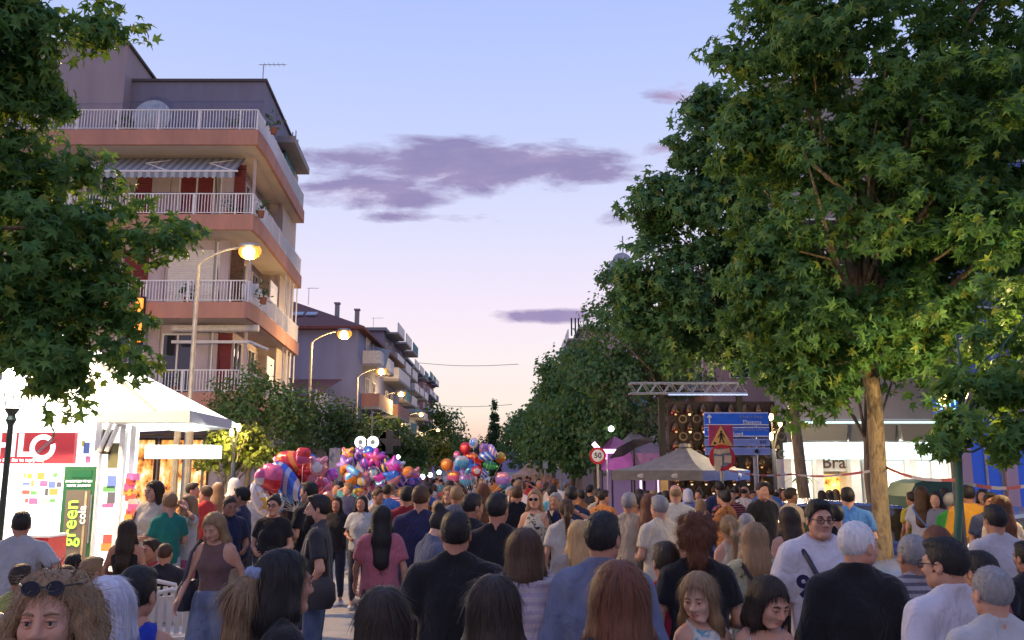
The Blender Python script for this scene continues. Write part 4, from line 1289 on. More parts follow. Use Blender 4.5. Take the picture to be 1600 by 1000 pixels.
    for a, c_ in zip(cols[:-1], cols[1:]):
        window(b2, (a + c_) / 2 - ox, Y2 + .42 - oy, 1.75, c_ - a - .28, 3.2, frame='alu', panes=2, lit=bluelit)
    for i in range(3):
        for k in range(6):
            window(b2, x0 + .9 + k * 1.5 - ox, Y2 + .44 - oy, 5.0 + i * 2.0, 1.46, 1.94, frame='alu', panes=1, glass=blue)
    return b
shops()

def kep_sign():
    c = at(1477, 634, 20.3)
    o = MB().box((0, 0, 0), (.56, .1, .40)).build('hanging_sign', glow('sign_blue', (.0, .10, .62), .5, (.0, .06, .4, 1)))
    o.location = c; tag(o, 'small lit blue sign with cyan letters seen through the maple leaves', 'sign')
    text('lettering', 'KEΠ', .25, (0, -.055, .06), (R(90), 0, 0), glow('cyan_letter', (.45, .95, 1), 1.1), o, bold=.004)
    m = MB(); m.box((0, -.053, -.075), (.5, .01, .03)); m.build('underline', glow('cyan_letter', (.45, .95, 1), 1.1), o)
    m = MB(); m.tube([(.28, .03, 0), (.9, .6, .1)], .025); m.build('bracket', M['dark'], o)
kep_sign()
# ------------------------------------------------------------------ kiosk on the near pavement
def kiosk():
    Y = 16.0
    X = lambda px: at(px, 760, Y).x
    k = empty('kiosk', (-9, Y + 1, .12), 0, 'brightly lit white kiosk with red HLO sign, green drinks fridge and glowing pitched roof', 'kiosk')
    ox, oy, oz = -9, Y + 1, .12
    P = lambda x, y, z: (x - ox, y - oy, z - oz)
    lit = glow('kiosk_panel_light', (.97, 1, .97), 1.15, (.8, .8, .8, 1))
    xr = X(212)
    q = MB(); V = [P(x, y, z) for z in (.12, 2.75) for x, y in ((-14, Y), (xr, Y), (xr * 1.2 - .15, Y + 3.2), (-14, Y + 3.2))]
    q.add(V, [(0, 3, 2, 1), (4, 5, 6, 7), (0, 1, 5, 4), (1, 2, 6, 5), (2, 3, 7, 6), (3, 0, 4, 7)]); q.build('wall', lit, k)
    # red sign with lettering
    red = glow('sign_red', (.46, .05, .06), .42, (.4, .03, .04, 1))
    z0, z1 = Z_at(724, Y - .1), Z_at(676, Y - .1)
    q = MB(); q.span(P(-13.6, Y - .10, z0), P(X(115), Y - .003, z1)); sg = q.build('sign_panel', red, k)
    wl = glow('letter_white', (1, 1, 1), 1.1)
    text('lettering', 'HL', .56, P(X(20), Y - .115, (z0 + z1) / 2 + .03), (R(90), 0, 0), wl, sg, bold=.018, align='CENTER')
    text('small_lettering', 'που δεν θα το αφήσεις', .085, P(X(30), Y - .115, z0 + .055), (R(90), 0, 0), wl, sg)
    c = at(66, 699, Y - .13)
    m = MB(); r0, r1 = .235, .145; N = 28
    V = [(c.x - ox + r * math.cos(a), -1.12, c.z - oz + r * math.sin(a)) for r in (r0, r1) for a in np.linspace(.9, .9 + 5.7, N)]
    m.add(V, [(i, N + i, N + i + 1, i + 1) for i in range(N - 1)]); m.build('letter_ring', wl, sg)
    m = MB(); m.box((c.x - ox + .05, -1.125, c.z - oz + .03), (.36, .01, .055), ry=R(-45)); m.build('needle', plain('needle_grey', (.35, .2, .22), .5), sg)
    # product grid: coloured packets printed on the panel, each a raised card
    cols = [(.55, .45, .05), (.1, .3, .08), (.5, .08, .06), (.1, .16, .45), (.5, .25, .05), (.4, .38, .35), (.08, .08, .1), (.45, .1, .25)]
    rg = np.random.default_rng(3)
    z0, z1 = Z_at(789, Y), Z_at(737, Y)
    for r in range(4):
        x = X(36)
        while x < X(90):
            w = rg.uniform(.035, .15); h = rg.uniform(.05, .13); z = z1 - .07 - r * (z1 - z0) / 4 + rg.uniform(-.015, .015)
            if rg.random() < .85:
                ci = int(rg.integers(len(cols)))
                q = MB(); q.box(P(x + w / 2, Y - .012, z), (w, .022, h)); q.build('product_card', glow('card_%d' % ci, tuple(v * .85 + .02 for v in cols[ci]), .5), k)
            x += w + .025
    for r, (px, py, w, h, ci) in enumerate(((176, 753, .2, .22, 3), (170, 764, .22, .10, 1), (176, 778, .2, .2, 6), (168, 790, .2, .07, 7), (172, 842, .26, .16, 2), (168, 855, .24, .14, 4), (130, 693, .05, .1, 0), (135, 700, .1, .2, 3), (137, 718, .08, .12, 7))):
        c = at(px, py, Y - .02); q = MB(); q.box((c.x - ox, Y - .012 - oy, c.z - oz), (w, .022, h)); q.build('product_card', glow('card_%d' % ci, cols[ci], .55), k)
    # green drinks fridge
    x0, x1 = at(98, 760, Y - .16).x, at(147, 760, Y - .16).x; z0, z1 = .13, Z_at(729, Y - .16)
    g = glow('fridge_green', (.03, .15, .05), .22, (.02, .09, .035, 1))
    q = MB(); q.span(P(x0, Y - .14, z0), P(x1, Y - .003, z1)); fr = q.build('fridge', g, k)
    q = MB(); q.span(P(x0 + .07, Y - .152, z0 + .22), P(x1 - .06, Y - .142, z1 - .42)); q.build('fridge_door', glow('bottle_brown', (.12, .10, .075), .6, (.1, .08, .06, 1)), fr)
    q = MB(); q.span(P(x1 - .15, Y - .165, z0 + .24), P(x1 - .11, Y - .155, z1 - .44)); q.build('bottle_highlight', plain('amber_strip', (.4, .33, .2), .3), fr)
    q = MB(); q.tube([P(x1 - .03, Y - .16, z0 + .6), P(x1 - .03, Y - .16, z1 - .5)], .015); q.build('handle', M['steel'], fr)
    zc = (z0 + z1) / 2
    text('lettering', 'green', .36, P(x0 + .20, Y - .175, zc - .02), (R(90), R(-90), 0), glow('lime_letter', (.35, .75, .08), .9), fr, bold=.004)
    text('lettering', 'cola', .20, P(x0 + .40, Y - .175, zc + .12), (R(90), R(-90), 0), glow('pale_letter', (.7, .72, .66), .7), fr, bold=.003)
    text('small_lettering', 'ΑΥΘΕΝΤΙΚΗ ΓΕΥΣΗ', .052, P((x0 + x1) / 2, Y - .16, z1 - .265), (R(90), 0, 0), wl, fr)
    text('small_lettering', 'ΧΩΡΙΣ ΖΑΧΑΡΗ', .058, P((x0 + x1) / 2, Y - .16, z1 - .34), (R(90), 0, 0), wl, fr)
    q = MB(); q.box(P((x0 + x1) / 2 + .04, Y - .15, z1 - .13), (.36, .01, .13)); q.build('logo_plate', glow('fridge_dark_green', (.01, .08, .03), .4), fr)
    # corner frame, side opening and merchandise on the right
    for px in (152, 190, 207):
        q = MB(); q.span(P(X(px) - .05, Y - .12, .12), P(X(px) + .05, Y - .004, 2.9)); q.build('corner_post', M['white'], k)
    for a, b_ in ((155, 178), (166, 190)):
        q = MB(); q.tube([P(X(a), Y - .1, 2.35), P(X(b_), Y - .1, 3.1)], .045, 6); q.build('brace', M['white'], k)
    for px, z in ((160, 2.55), (178, 2.3)):
        q = MB(); q.span(P(X(px) - .13, Y - .05, z - .25), P(X(px) + .13, Y - .012, z + .2)); q.build('picture_card', plain('olive_card', (.16, .16, .08), .5), k)
    for i in range(9):
        c = at(203 + rg.uniform(-6, 8), 745 + i * 8, Y - .4); ci = (7, 2, 7, 4, 2, 5, 7, 2, 4)[i]
        q = MB(); q.box((c.x - ox, c.y - oy, c.z - oz), (rg.uniform(.12, .2), .16, .12), rz=rg.uniform(-.3, .3)); q.build('snack_bag', plain('snack_%d' % ci, tuple(min(1, v * 1.3) for v in cols[ci]), .4), k)
    # flat canopy to the right, lit below
    c0, c1 = X(182), at(362, 670, Y + 1.6).x
    zt, zb = Z_at(645, Y - .6), Z_at(659, Y - .6)
    q = MB()
    q.add([P(c0, Y - .9, zb - .02), P(X(318), Y - .9, zb - .02), P(c1, Y + 1.6, zb - .02), P(c0, Y + 3.0, zb - .02), P(c0, Y - .9, zt), P(X(318), Y - .9, zt + .02), P(c1, Y + 1.6, zt), P(c0, Y + 3.0, zt)],
          [(0, 3, 2, 1), (4, 5, 6, 7), (0, 1, 5, 4), (1, 2, 6, 5), (2, 3, 7, 6), (3, 0, 4, 7)])
    cn = q.build('canopy', plaster('canopy_pale', (.66, .66, .65), amt=.12), k)
    q = MB(); q.add([P(c0 + .3, Y - .6, zb - .05), P(X(300), Y - .6, zb - .05), P(c1 - .35, Y + 1.4, zb - .05), P(c0 + .3, Y + 2.6, zb - .05)], [(0, 3, 2, 1)]); q.build('soffit_light', glow('soffit_light', (.93, 1, .93), 1.25), cn)
    q = MB(); q.span(P(X(208), Y + .4, Z_at(717, Y + 1)), P(X(318), Y + .9, Z_at(697, Y + 1))); q.build('lower_fascia', glow('fascia_white', (1, 1, .96), 1.1), cn)
    for px in (272, 292):
        q = MB(); q.tube([P(at(px, 760, 18).x, 18, .12), P(at(px, 760, 18).x, 18, zb)], .07, 8); q.build('post', plain('wood_post', (.45, .30, .18), .6), cn)
    # glowing pitched roof
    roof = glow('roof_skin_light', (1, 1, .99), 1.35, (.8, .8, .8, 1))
    ap = at(100, 532, Y + 1.6); e0, e1 = at(-90, 672, Y - .5), at(262, 645, Y - .2)
    q = MB(); V = [(e0.x, Y - .6, 2.78), (e1.x, Y - .4, 2.98), (e1.x + .2, Y + 3.6, 2.98), (e0.x, Y + 3.6, 2.78), (ap.x, Y + 1.6, ap.z + .15)]
    V = [P(*v) for v in V]
    q.add(V, [(0, 1, 4), (1, 2, 4), (2, 3, 4), (3, 0, 4), (0, 3, 2, 1)]); rf = q.build('pitched_roof', roof, k)
    a, b_ = Vector(V[1]), Vector(V[4])
    q = MB(); q.tube([a + Vector((-.02, -.05, .0)), b_ + Vector((0, 0, .03))], .03, 6); q.build('roof_rib', plain('rib_grey', (.3, .3, .3), .5), rf)
    # lamps
    for (x, y, z, e, sx) in ((X(60), Y - .9, 2.65, 55, 3.0), (X(270), Y + .3, zb - .12, 60, 1.8)):
        l = bpy.data.objects.new('kiosk_light', bpy.data.lights.new('kiosk_light', 'AREA')); C.objects.link(l)
        l.data.energy = e * 2.2; l.data.shape = 'RECTANGLE'; l.data.size = sx; l.data.size_y = .6; l.data.color = (.95, 1, .94)
        l.location = (x, y, z); l.rotation_euler = (R(-20), 0, 0)
kiosk()
def flag_box():
    # red and white ice cream chest standing before the kiosk
    p = at(69, 900, 14.8)
    r = empty('ice_cream_chest', (p.x, 14.8, .12), 0, 'red and white ice cream chest standing before the lit kiosk wall', 'chest')
    q = MB(); q.span((-.17, -.3, 0), (.17, .3, .80)); q.build('body', plain('chest_red', (.55, .03, .03), .4), r)
    q = MB(); q.span((-.03, -.31, .05), (.12, -.302, .74)); q.build('front_panel', glow('chest_white', (.9, .8, .75), .35), r)
    q = MB(); q.span((-.18, -.31, .805), (.18, .31, .84)); q.build('lid', M['white'], r)
flag_box()

# ------------------------------------------------------------------ lamps
def point(x, y, z, e, col, r=.12, name='lamp_light'):
    l = bpy.data.objects.new(name, bpy.data.lights.new(name, 'POINT')); C.objects.link(l)
    l.data.energy = e; l.data.color = col; l.data.shadow_soft_size = r; l.location = (x, y, z); return l
SODIUM = (1.0, .64, .28)
def street_lamp(base, head, label, e=700, group='tall street lamps along the kerb'):
    r = empty('street_lamp', (base[0], base[1], 0), 0, label, 'street lamp', group)
    d = Vector(head) - Vector((base[0], base[1], 0)); h = d.z - .45
    q = MB(); q.tube([(0, 0, 0), (0, 0, 1.1), (0, 0, 1.15), (0, 0, h)], [.10, .095, .075, .055], 10); q.build('pole', M['pole'], r, smooth=True)
    arm = []
    for i in range(8):
        t = i / 7; arm.append((d.x * .93 * t ** 1.25, d.y * .93 * t, h + .52 * math.sin(t * math.pi / 2)))
    q = MB(); q.tube(arm, .032, 7); q.build('arm', M['pole'], r, smooth=True)
    q = MB(); q.ball((d.x - .02, d.y, d.z + .12), (.30, .15, .08), 12); q.build('lamp_housing', M['steel'], r, smooth=True)
    q = MB(); q.ball((d.x, d.y, d.z - .09), (.21, .20, .20), 12); q.build('lamp_bowl', glow('sodium_bowl', (1, .70, .30), 7.0), r, smooth=True)
    q = MB(); q.ball((d.x, d.y + .04, d.z - .04), (.33, .16, .24), 14); q.build('halo_or_reflector', glow('sodium_halo', (1, .40, .05), 1.0), r, smooth=True)  # glowing orange ball stands in for the halo around the bowl
    point(head[0], head[1], head[2] - .42, e, SODIUM, .12)
    return r
LAMPS = [(297, 390, 390, 23.5), (482, 538, 520, 37), (556, 596, 578, 51), (592, 627, 614, 66), (632, 658, 646, 88), (664, 684, 671, 120)]
LW = ['tall curved street lamp nearest the kiosk, lit orange before the salmon balconies', 'second lit street lamp, standing before the blank lilac gable', 'third lit street lamp, by the lilac house balconies',
      'fourth lit street lamp, above the dark roadside trees', 'fifth lit street lamp, small above the yellowish tree', 'sixth and smallest lit street lamp far down the road']
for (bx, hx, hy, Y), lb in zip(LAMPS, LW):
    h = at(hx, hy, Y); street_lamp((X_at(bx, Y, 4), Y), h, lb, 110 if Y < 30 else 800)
# the row goes on beside and behind the camera
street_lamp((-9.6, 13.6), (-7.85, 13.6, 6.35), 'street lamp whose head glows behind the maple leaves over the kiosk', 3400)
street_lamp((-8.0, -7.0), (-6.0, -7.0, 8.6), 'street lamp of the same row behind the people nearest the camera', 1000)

def lantern(px, Y, label, post=3.4, e=60, col=(1, .95, .85), white=True):
    x = X_at(px, Y, 3)
    r = empty('lantern', (x, Y, .12), 0, label, 'lantern')
    q = MB(); q.lathe([(.10, 0), (.10, .35), (.06, .45), (.045, .9), (.04, post - .7), (.075, post - .62), (.05, post - .55), (.11, post - .45)], 10); q.build('post', plain('lantern_green', (.02, .035, .03), .45), r, smooth=True)
    q = MB(); q.lathe([(.09, post - .44), (.22, post + .18), (.20, post + .2)], 6); q.build('glass', glow('lantern_white' if white else 'lantern_warm', col, 5.0 if white else 1.1), r)
    q = MB()
    for i in range(6):
        a = math.pi / 3 * i; q.tube([(.095 * math.cos(a), .095 * math.sin(a), post - .44), (.225 * math.cos(a), .225 * math.sin(a), post + .18)], .01, 4)
    q.build('frame', M['dark'], r)
    q = MB(); q.lathe([(.25, post + .19), (.16, post + .30), (.04, post + .38), (.0, post + .40)], 6); q.build('cap', M['dark'], r)
    point(x, Y - .32, .12 + post, e, col, .1)
    return r
lantern(20, 13.0, 'glowing white lantern on a dark post before the red kiosk sign', 3.25, 90)
lantern(1672, 10.2, 'added unseen warm lantern beyond the picture edge, lighting the lower crown and trunk', 2.9, 380, (1, .74, .36), False)  # unseen lantern added to warm the lower crown and the trunk

def candle_post(px, Y, tops, label, e=120):
    """slim post with tilted tubular lamps"""
    x = X_at(px, Y, 3); r = empty('lamp_post', (x, Y, .12), 0, label, 'lamp post')
    zt = max(Z_at(py, Y) for _, py in tops)
    q = MB(); q.tube([(0, 0, 0), (0, 0, zt - .9)], .055, 8); q.build('post', plain('post_blue_black', (.03, .035, .06), .4), r, smooth=True)
    for qx, py in tops:
        c = at(qx, py, Y); p = (c.x - x, 0, c.z - .12)
        m = MB(); m.tube([(0, 0, zt - .95), (p[0] * .5, 0, p[2] - .28), (p[0], 0, p[2] - .1)], .022, 6); am = m.build('bracket', M['dark'], r)
        m = MB(); m.ball(p, (.055, .055, .10), 10); m.build('bulb', glow('warm_bulb', (1, .72, .32), 6.0), r, smooth=True)
        point(c.x, Y - .45, c.z + .05, e, (1, .72, .34), .06)
candle_post(1207, 21.6, ((1205, 652), (1219, 661), (1205, 682)), 'dark slim post with warm little bulbs beside the blue direction sign', 150)
candle_post(368, 20.0, ((362, 676), (373, 668)), 'slim dark post with two warm bulbs among the yellow lit shrub leaves', 230)
candle_post(1482, 10.4, ((1474, 622), (1505, 612)), 'slim post with two warm bulbs hidden in the maple leaves', 60)

# ------------------------------------------------------------------ road signs
def direction_sign():
    Y = 20.5
    x0, x1 = at(1101, 680, Y).x, at(1202, 680, Y).x; xc = (x0 + x1) / 2; w = x1 - x0
    r = empty('direction_sign', (xc, Y, .12), 0, 'large blue direction sign with four stacked panels on a grey post', 'road sign')
    blue = plain('sign_blue_face', (.025, .14, .75), .35, var=.05, bmp=0); pale = plain('sign_pale_blue', (.17, .24, .60), .35, var=.05, bmp=0)
    wh = plain('sign_white', (.75, .78, .82), .4, bmp=0); fade = plain('sign_faded_letter', (.28, .38, .68), .4, bmp=0)
    rows = [(644, 665, blue), (666.5, 683, blue), (685.5, 697, pale), (699, 711, pale)]
    for i, (a, b_, m) in enumerate(rows):
        za, zb = Z_at(a, Y) - .12, Z_at(b_, Y) - .12
        q = MB(); q.span((-w / 2, -.03, zb), (w / 2, .03, za)); p = q.build('sign_panel', m, r)
        q = MB(); q.span((-w / 2 + .01, -.036, za - .03), (w / 2 - .01, -.031, za - .012)); q.span((-w / 2 + .01, -.036, zb + .012), (w / 2 - .01, -.031, zb + .03)); q.build('border', fade if i > 1 else wh, p)
        z = (za + zb) / 2
        if i < 2:
            q = MB(); q.box((-w / 2 + .12, -.036, z - .03), (.03, .008, .15)); q.add([(-w / 2 + .05, -.037, z + .03), (-w / 2 + .19, -.037, z + .03), (-w / 2 + .12, -.037, z + .11)], [(0, 1, 2)]); q.build('arrow', wh, p)
    text('lettering', 'Ελασσόνα', .11, (w / 2 - .42, -.04, Z_at(651, Y) - .13), (R(90), 0, 0), fade, r)
    text('lettering', 'Elassona', .13, (w / 2 - .40, -.04, Z_at(659, Y) - .13), (R(90), 0, 0), wh, r)
    text('lettering', 'Περιφερειακή Οδός', .11, (w / 2 - .56, -.04, Z_at(671, Y) - .12), (R(90), 0, 0), fade, r)
    text('lettering', 'Ring Road', .13, (-.13, -.04, Z_at(678, Y) - .12), (R(90), 0, 0), wh, r)
    text('lettering', 'H1', .13, (w / 2 - .16, -.04, Z_at(691, Y) - .12), (R(90), 0, 0), plain('sign_dark_letter', (.05, .06, .12), .5), r)
    xp = at(1184, 760, Y).x - xc
    q = MB(); q.tube([(xp, .09, 0), (xp, .09, Z_at(650, Y) - .1)], .055, 10); q.build('post', plain('post_lilac', (.22, .22, .30), .5), r, smooth=True)
    q = MB(); q.ball((xp, -.05, Z_at(705, Y) - .12), (.05, .03, .05), 8); q.build('clamp', M['dark'], r)
direction_sign()
def works_sign():
    Y = 18.0; c = at(1127, 700, Y); x = c.x
    r = empty('warning_sign', (x, Y, .12), R(3), 'yellow pedestrian triangle over a round red sign with paper stickers, on one post', 'road sign')
    q = MB(); q.tube([(0, .05, 0), (0, .05, Z_at(668, Y) - .12)], .035, 10); q.build('post', M['pole'], r, smooth=True)
    za, zb = Z_at(664, Y) - .12, Z_at(697, Y) - .12; w = .50
    q = MB(); q.span((-w / 2, -.02, zb), (w / 2, .012, za)); bd = q.build('backing_board', plain('board_magenta', (.40, .05, .12), .5), r)
    q = MB(); q.prism([(-w / 2 + .02, zb + .01), (w / 2 - .02, zb + .01), (0, za - .02)], -.03, -.021); tr = q.build('triangle', plain('works_yellow', (.72, .42, .12), .5), bd)
    q = MB(); h = zb + .06
    q.ball((0, -.033, h + .235), (.022, .004, .024), 8); q.box((0, -.033, h + .16), (.05, .005, .10)); q.box((-.025, -.033, h + .06), (.024, .005, .12), ry=.28); q.box((.03, -.033, h + .06), (.024, .005, .12), ry=-.32)
    q.box((.045, -.033, h + .155), (.016, .005, .10), ry=-.5); q.box((-.045, -.033, h + .155), (.016, .005, .10), ry=.5); q.build('pedestrian', plain('sign_black', (.03, .015, .012), .5), bd)
    q = MB(); q.box((-.14, -.033, zb + .06), (.05, .004, .05)); q.build('small_mark', plain('sign_black', (.03, .015, .012), .5), bd)
    zc = Z_at(715, Y) - .12
    Mx = np.array(Matrix.Rotation(R(90), 3, 'X'))
    q = MB(); q.lathe([(.001, 0), (.27, 0), (.27, .02), (.0, .02)], 28, (0, -.02, zc), Mx); dsc = q.build('disc', plain('sign_red_face', (.50, .02, .03), .4, var=.05, bmp=0), r)
    q = MB(); q.lathe([(.001, .021), (.19, .021), (.19, .024), (.0, .024)], 28, (0, -.02, zc), Mx); q.build('disc_centre', plain('sign_grey_blue', (.16, .19, .26), .5), dsc)
    for i, (px, pz, w_, h_, ry) in enumerate(((-.10, .12, .15, .10, .2), (.06, .13, .20, .09, -.15), (-.09, -.07, .16, .20, .05), (.11, -.03, .15, .15, .1), (-.12, -.2, .14, .12, .75))):
        q = MB(); q.box((px, -.051 - .002 * i, zc + pz), (w_, .003, h_), ry=ry); q.build('sticker', plain('paper_%d' % (i % 2), ((.62, .50, .33), (.58, .44, .30))[i % 2], .8), dsc)
works_sign()
def round_sign(px, py, Y, rad, label, face, ring, num=None, postcol=None):
    c = at(px, py, Y); r = empty('round_sign', (c.x, Y, .12), 0, label, 'road sign')
    q = MB(); q.tube([(0, .05, 0), (0, .05, c.z - .12 + rad)], .04, 8); q.build('post', postcol or M['pole'], r, smooth=True)
    Mx = np.array(Matrix.Rotation(R(90), 3, 'X'))
    q = MB(); q.lathe([(.001, 0), (rad, 0), (rad, .02), (.0, .02)], 24, (0, 0, c.z - .12), Mx); d = q.build('disc', ring, r)
    q = MB(); q.lathe([(.001, .021), (rad * .72, .021), (rad * .72, .024), (.0, .024)], 24, (0, 0, c.z - .12), Mx); q.build('disc_centre', face, d)
    if num: text('lettering', num, rad * .9, (0, -.03, c.z - .12), (R(90), 0, 0), plain('sign_black', (.03, .015, .012), .5), r, bold=.004)
    return r
redr = plain('sign_red_face', (.50, .02, .03), .4, var=.05, bmp=0); whf = plain('sign_white', (.75, .78, .82), .4, bmp=0)
round_sign(934, 712, 26, .25, 'round red ringed speed limit sign reading 50 beside the pink neon', whf, redr, '50')
round_sign(877, 727, 40, .21, 'small round red sign in front of the farther trees', redr, whf)
round_sign(842, 724, 44, .20, 'round blue sign on a post among the distant crowd', plain('sign_blue_face', (.018, .10, .52), .35, var=.05, bmp=0), whf)
def sign_back(x0, x1, y0, y1, Y, label, mat, post=True, name='road_sign', legs=None):
    a, b_ = at(x0, y0, Y), at(x1, y1, Y); xc = (a.x + b_.x) / 2
    r = empty(name, (xc, Y, .12), 0, label, 'road sign')
    q = MB(); q.span((a.x - xc, -.03, b_.z - .12), (b_.x - xc, .03, a.z - .12)); q.build('panel', mat, r)
    q = MB()
    for t in (legs or (0.5,)):
        x = a.x - xc + (b_.x - a.x) * t; q.tube([(x, .06, 0), (x, .06, a.z - .1)], .04, 8)
    q.build('post', M['pole'], r, smooth=True)
    return r
sign_back(412, 426, 688, 718, 24, 'grey sign seen edge on beside the lit shrub, the nearer of two', plain('sign_grey_green', (.13, .17, .19), .5))
sign_back(429, 441, 687, 716, 25, 'grey sign seen edge on behind the nearer grey one', plain('sign_grey_green', (.13, .17, .19), .5))
sign_back(442, 507, 700, 724, 30, 'wide pale blank sign board behind the red balloons', plain('board_pale', (.42, .34, .33), .6), legs=(.15, .85))
sign_back(515, 531, 700, 742, 27, 'narrow lilac sign panel on a post between the two balloon bunches', plain('board_lilac', (.27, .27, .38), .6))
sign_back(640, 668, 711, 734, 60, 'distant grey panelled direction sign below the yellowish tree', plain('sign_grey_far', (.22, .25, .25), .6), legs=(.2, .8))
sign_back(848, 856, 719, 732, 42, 'small pale square sign next to the distant round blue one', plain('sign_pale_far', (.34, .37, .42), .6))

def pharmacy_cross():
    c = at(609, 691, 48); r = empty('pharmacy_cross', (c.x, 48, .12), 0, 'unlit grey cross sign on a pole above the white tent', 'sign')
    q = MB(); s = .62
    q.prism([(-s, s / 3), (-s / 3, s / 3), (-s / 3, s), (s / 3, s), (s / 3, s / 3), (s, s / 3), (s, -s / 3), (s / 3, -s / 3), (s / 3, -s), (-s / 3, -s), (-s / 3, -s / 3), (-s, -s / 3)], -.1, .1)
    o = q.build('cross', plain('cross_grey', (.05, .055, .07), .5), r); o.location = (0, 0, c.z - .12)
    q = MB(); q.tube([(-1.0, 0, 0), (-1.0, 0, c.z + 1.6)], .05); q.tube([(-1, 0, c.z - 1.3), (.6, 0, c.z - 1.3)], .03); q.tube([(-1, 0, c.z - .12), (-.6, 0, c.z - .12)], .03); q.build('pole', M['pole'], r)
pharmacy_cross()
def ring_sign():
    c = at(573, 691, 27); r = empty('ring_sign', (c.x, 27, .12), 0, 'white glowing sign of two rings on top of the white tent', 'sign')
    Mx = np.array(Matrix.Rotation(R(90), 3, 'X'))
    for s_ in (-1, 1):
        q = MB(); q.lathe([(.08, -.05), (.17, -.05), (.185, .0), (.17, .05), (.08, .05), (.08, -.05)], 22, (s_ * .19, 0, c.z - .12), Mx); q.build('ring', glow('ring_white', (.95, 1, 1), 2.2), r)
        q = MB(); q.lathe([(.001, -.02), (.078, -.02), (.078, .02), (.0, .02)], 18, (s_ * .19, 0, c.z - .12), Mx); o = q.build('ring_centre', plain('ring_grey', (.22, .24, .26), .5), r)
    q = MB(); q.box((0, -.06, c.z - .12), (.05, .02, .14)); q.build('mark', M['dark'], r)
    q = MB(); q.tube([(0, .1, 0), (0, .1, c.z - .3)], .04); q.build('pole', M['pole'], r)
ring_sign()

def tent(px0, px1, pyt, pyb, Y, label, mat, mast=None):
    """pointed market tent: slack fabric roof rising to one mast"""
    a, b_ = at(px0, pyb, Y), at(px1, pyb, Y); t = at(mast or (px0 + px1) / 2, pyt, Y); xc = (a.x + b_.x) / 2
    r = empty('market_tent', (xc, Y, .12), 0, label, 'tent')
    q = MB(); N = 8; V = []; W = (b_.x - a.x); D = W * .8
    for i in range(N + 1):
        f = i / N; sag = f ** 1.5
        z = (a.z + (t.z - a.z) * sag) - .12; cx = (t.x - xc) * f
        for sx, sy in ((-1, -1), (1, -1), (1, 1), (-1, 1)):
            V.append((cx + sx * W / 2 * (1 - f) + sx * .02, sy * D / 2 * (1 - f), z))
    q.add(V, [(4 * i + j, 4 * i + (j + 1) % 4, 4 * i + 4 + (j + 1) % 4, 4 * i + 4 + j) for i in range(N) for j in range(4)])
    q.build('canopy', mat, r, smooth=False)
    for sx in (-1, 1):
        for sy in (-1, 1):
            m = MB(); m.tube([(sx * W / 2 * .97, sy * D / 2 * .97, 0), (sx * W / 2 * .97, sy * D / 2 * .97, a.z - .12)], .03); m.build('leg', M['alu'], r)
    m = MB(); m.span((-W / 2, -D / 2 - .01, a.z - .45), (W / 2, -D / 2, a.z - .12)); m.build('valance', mat, r)
    return r
tent(515, 640, 696, 738, 36, 'white pointed tent behind the purple balloons', plain('tent_white', (.62, .54, .44), .7), mast=573)
tent(800, 862, 716, 742, 46, 'small peach market stall tent in the far crowd', plain('tent_peach', (.52, .36, .28), .7))
tent(618, 660, 720, 742, 52, 'small pale stall with lights under the distant trees', plain('tent_pale', (.5, .5, .52), .7))
for i, (px, py, Y, col) in enumerate(((642, 738, 50, (.6, .85, 1)), (672, 742, 54, (.9, .95, 1)), (660, 745, 50, (.9, 1, .95)), (686, 738, 58, (.6, 1, 1)), (955, 670, 30, (.95, 1, .95)), (622, 714, 40, (1, .95, .7)))):
    c = at(px, py, Y); o = MB().ball((0, 0, 0), .15 if Y > 45 else .10, 10).build('stall_light', glow('stall_light_%d' % i, col, 7.0), smooth=True); o.location = c
    m = MB(); m.tube([(0, .02, .1), (0, .02, 1.2)], .01, 4); m.build('cable', M['dark'], o)
    tag(o, ['bluish stall light under the pale stall roof', 'lowest white stall light among far heads', 'white stall light just left of the orange balloon', 'cyan white stall light by the orange balloon', 'white light hanging in the dense street trees', 'round warm light in front of the dark tree beside the tent'][i], 'light')

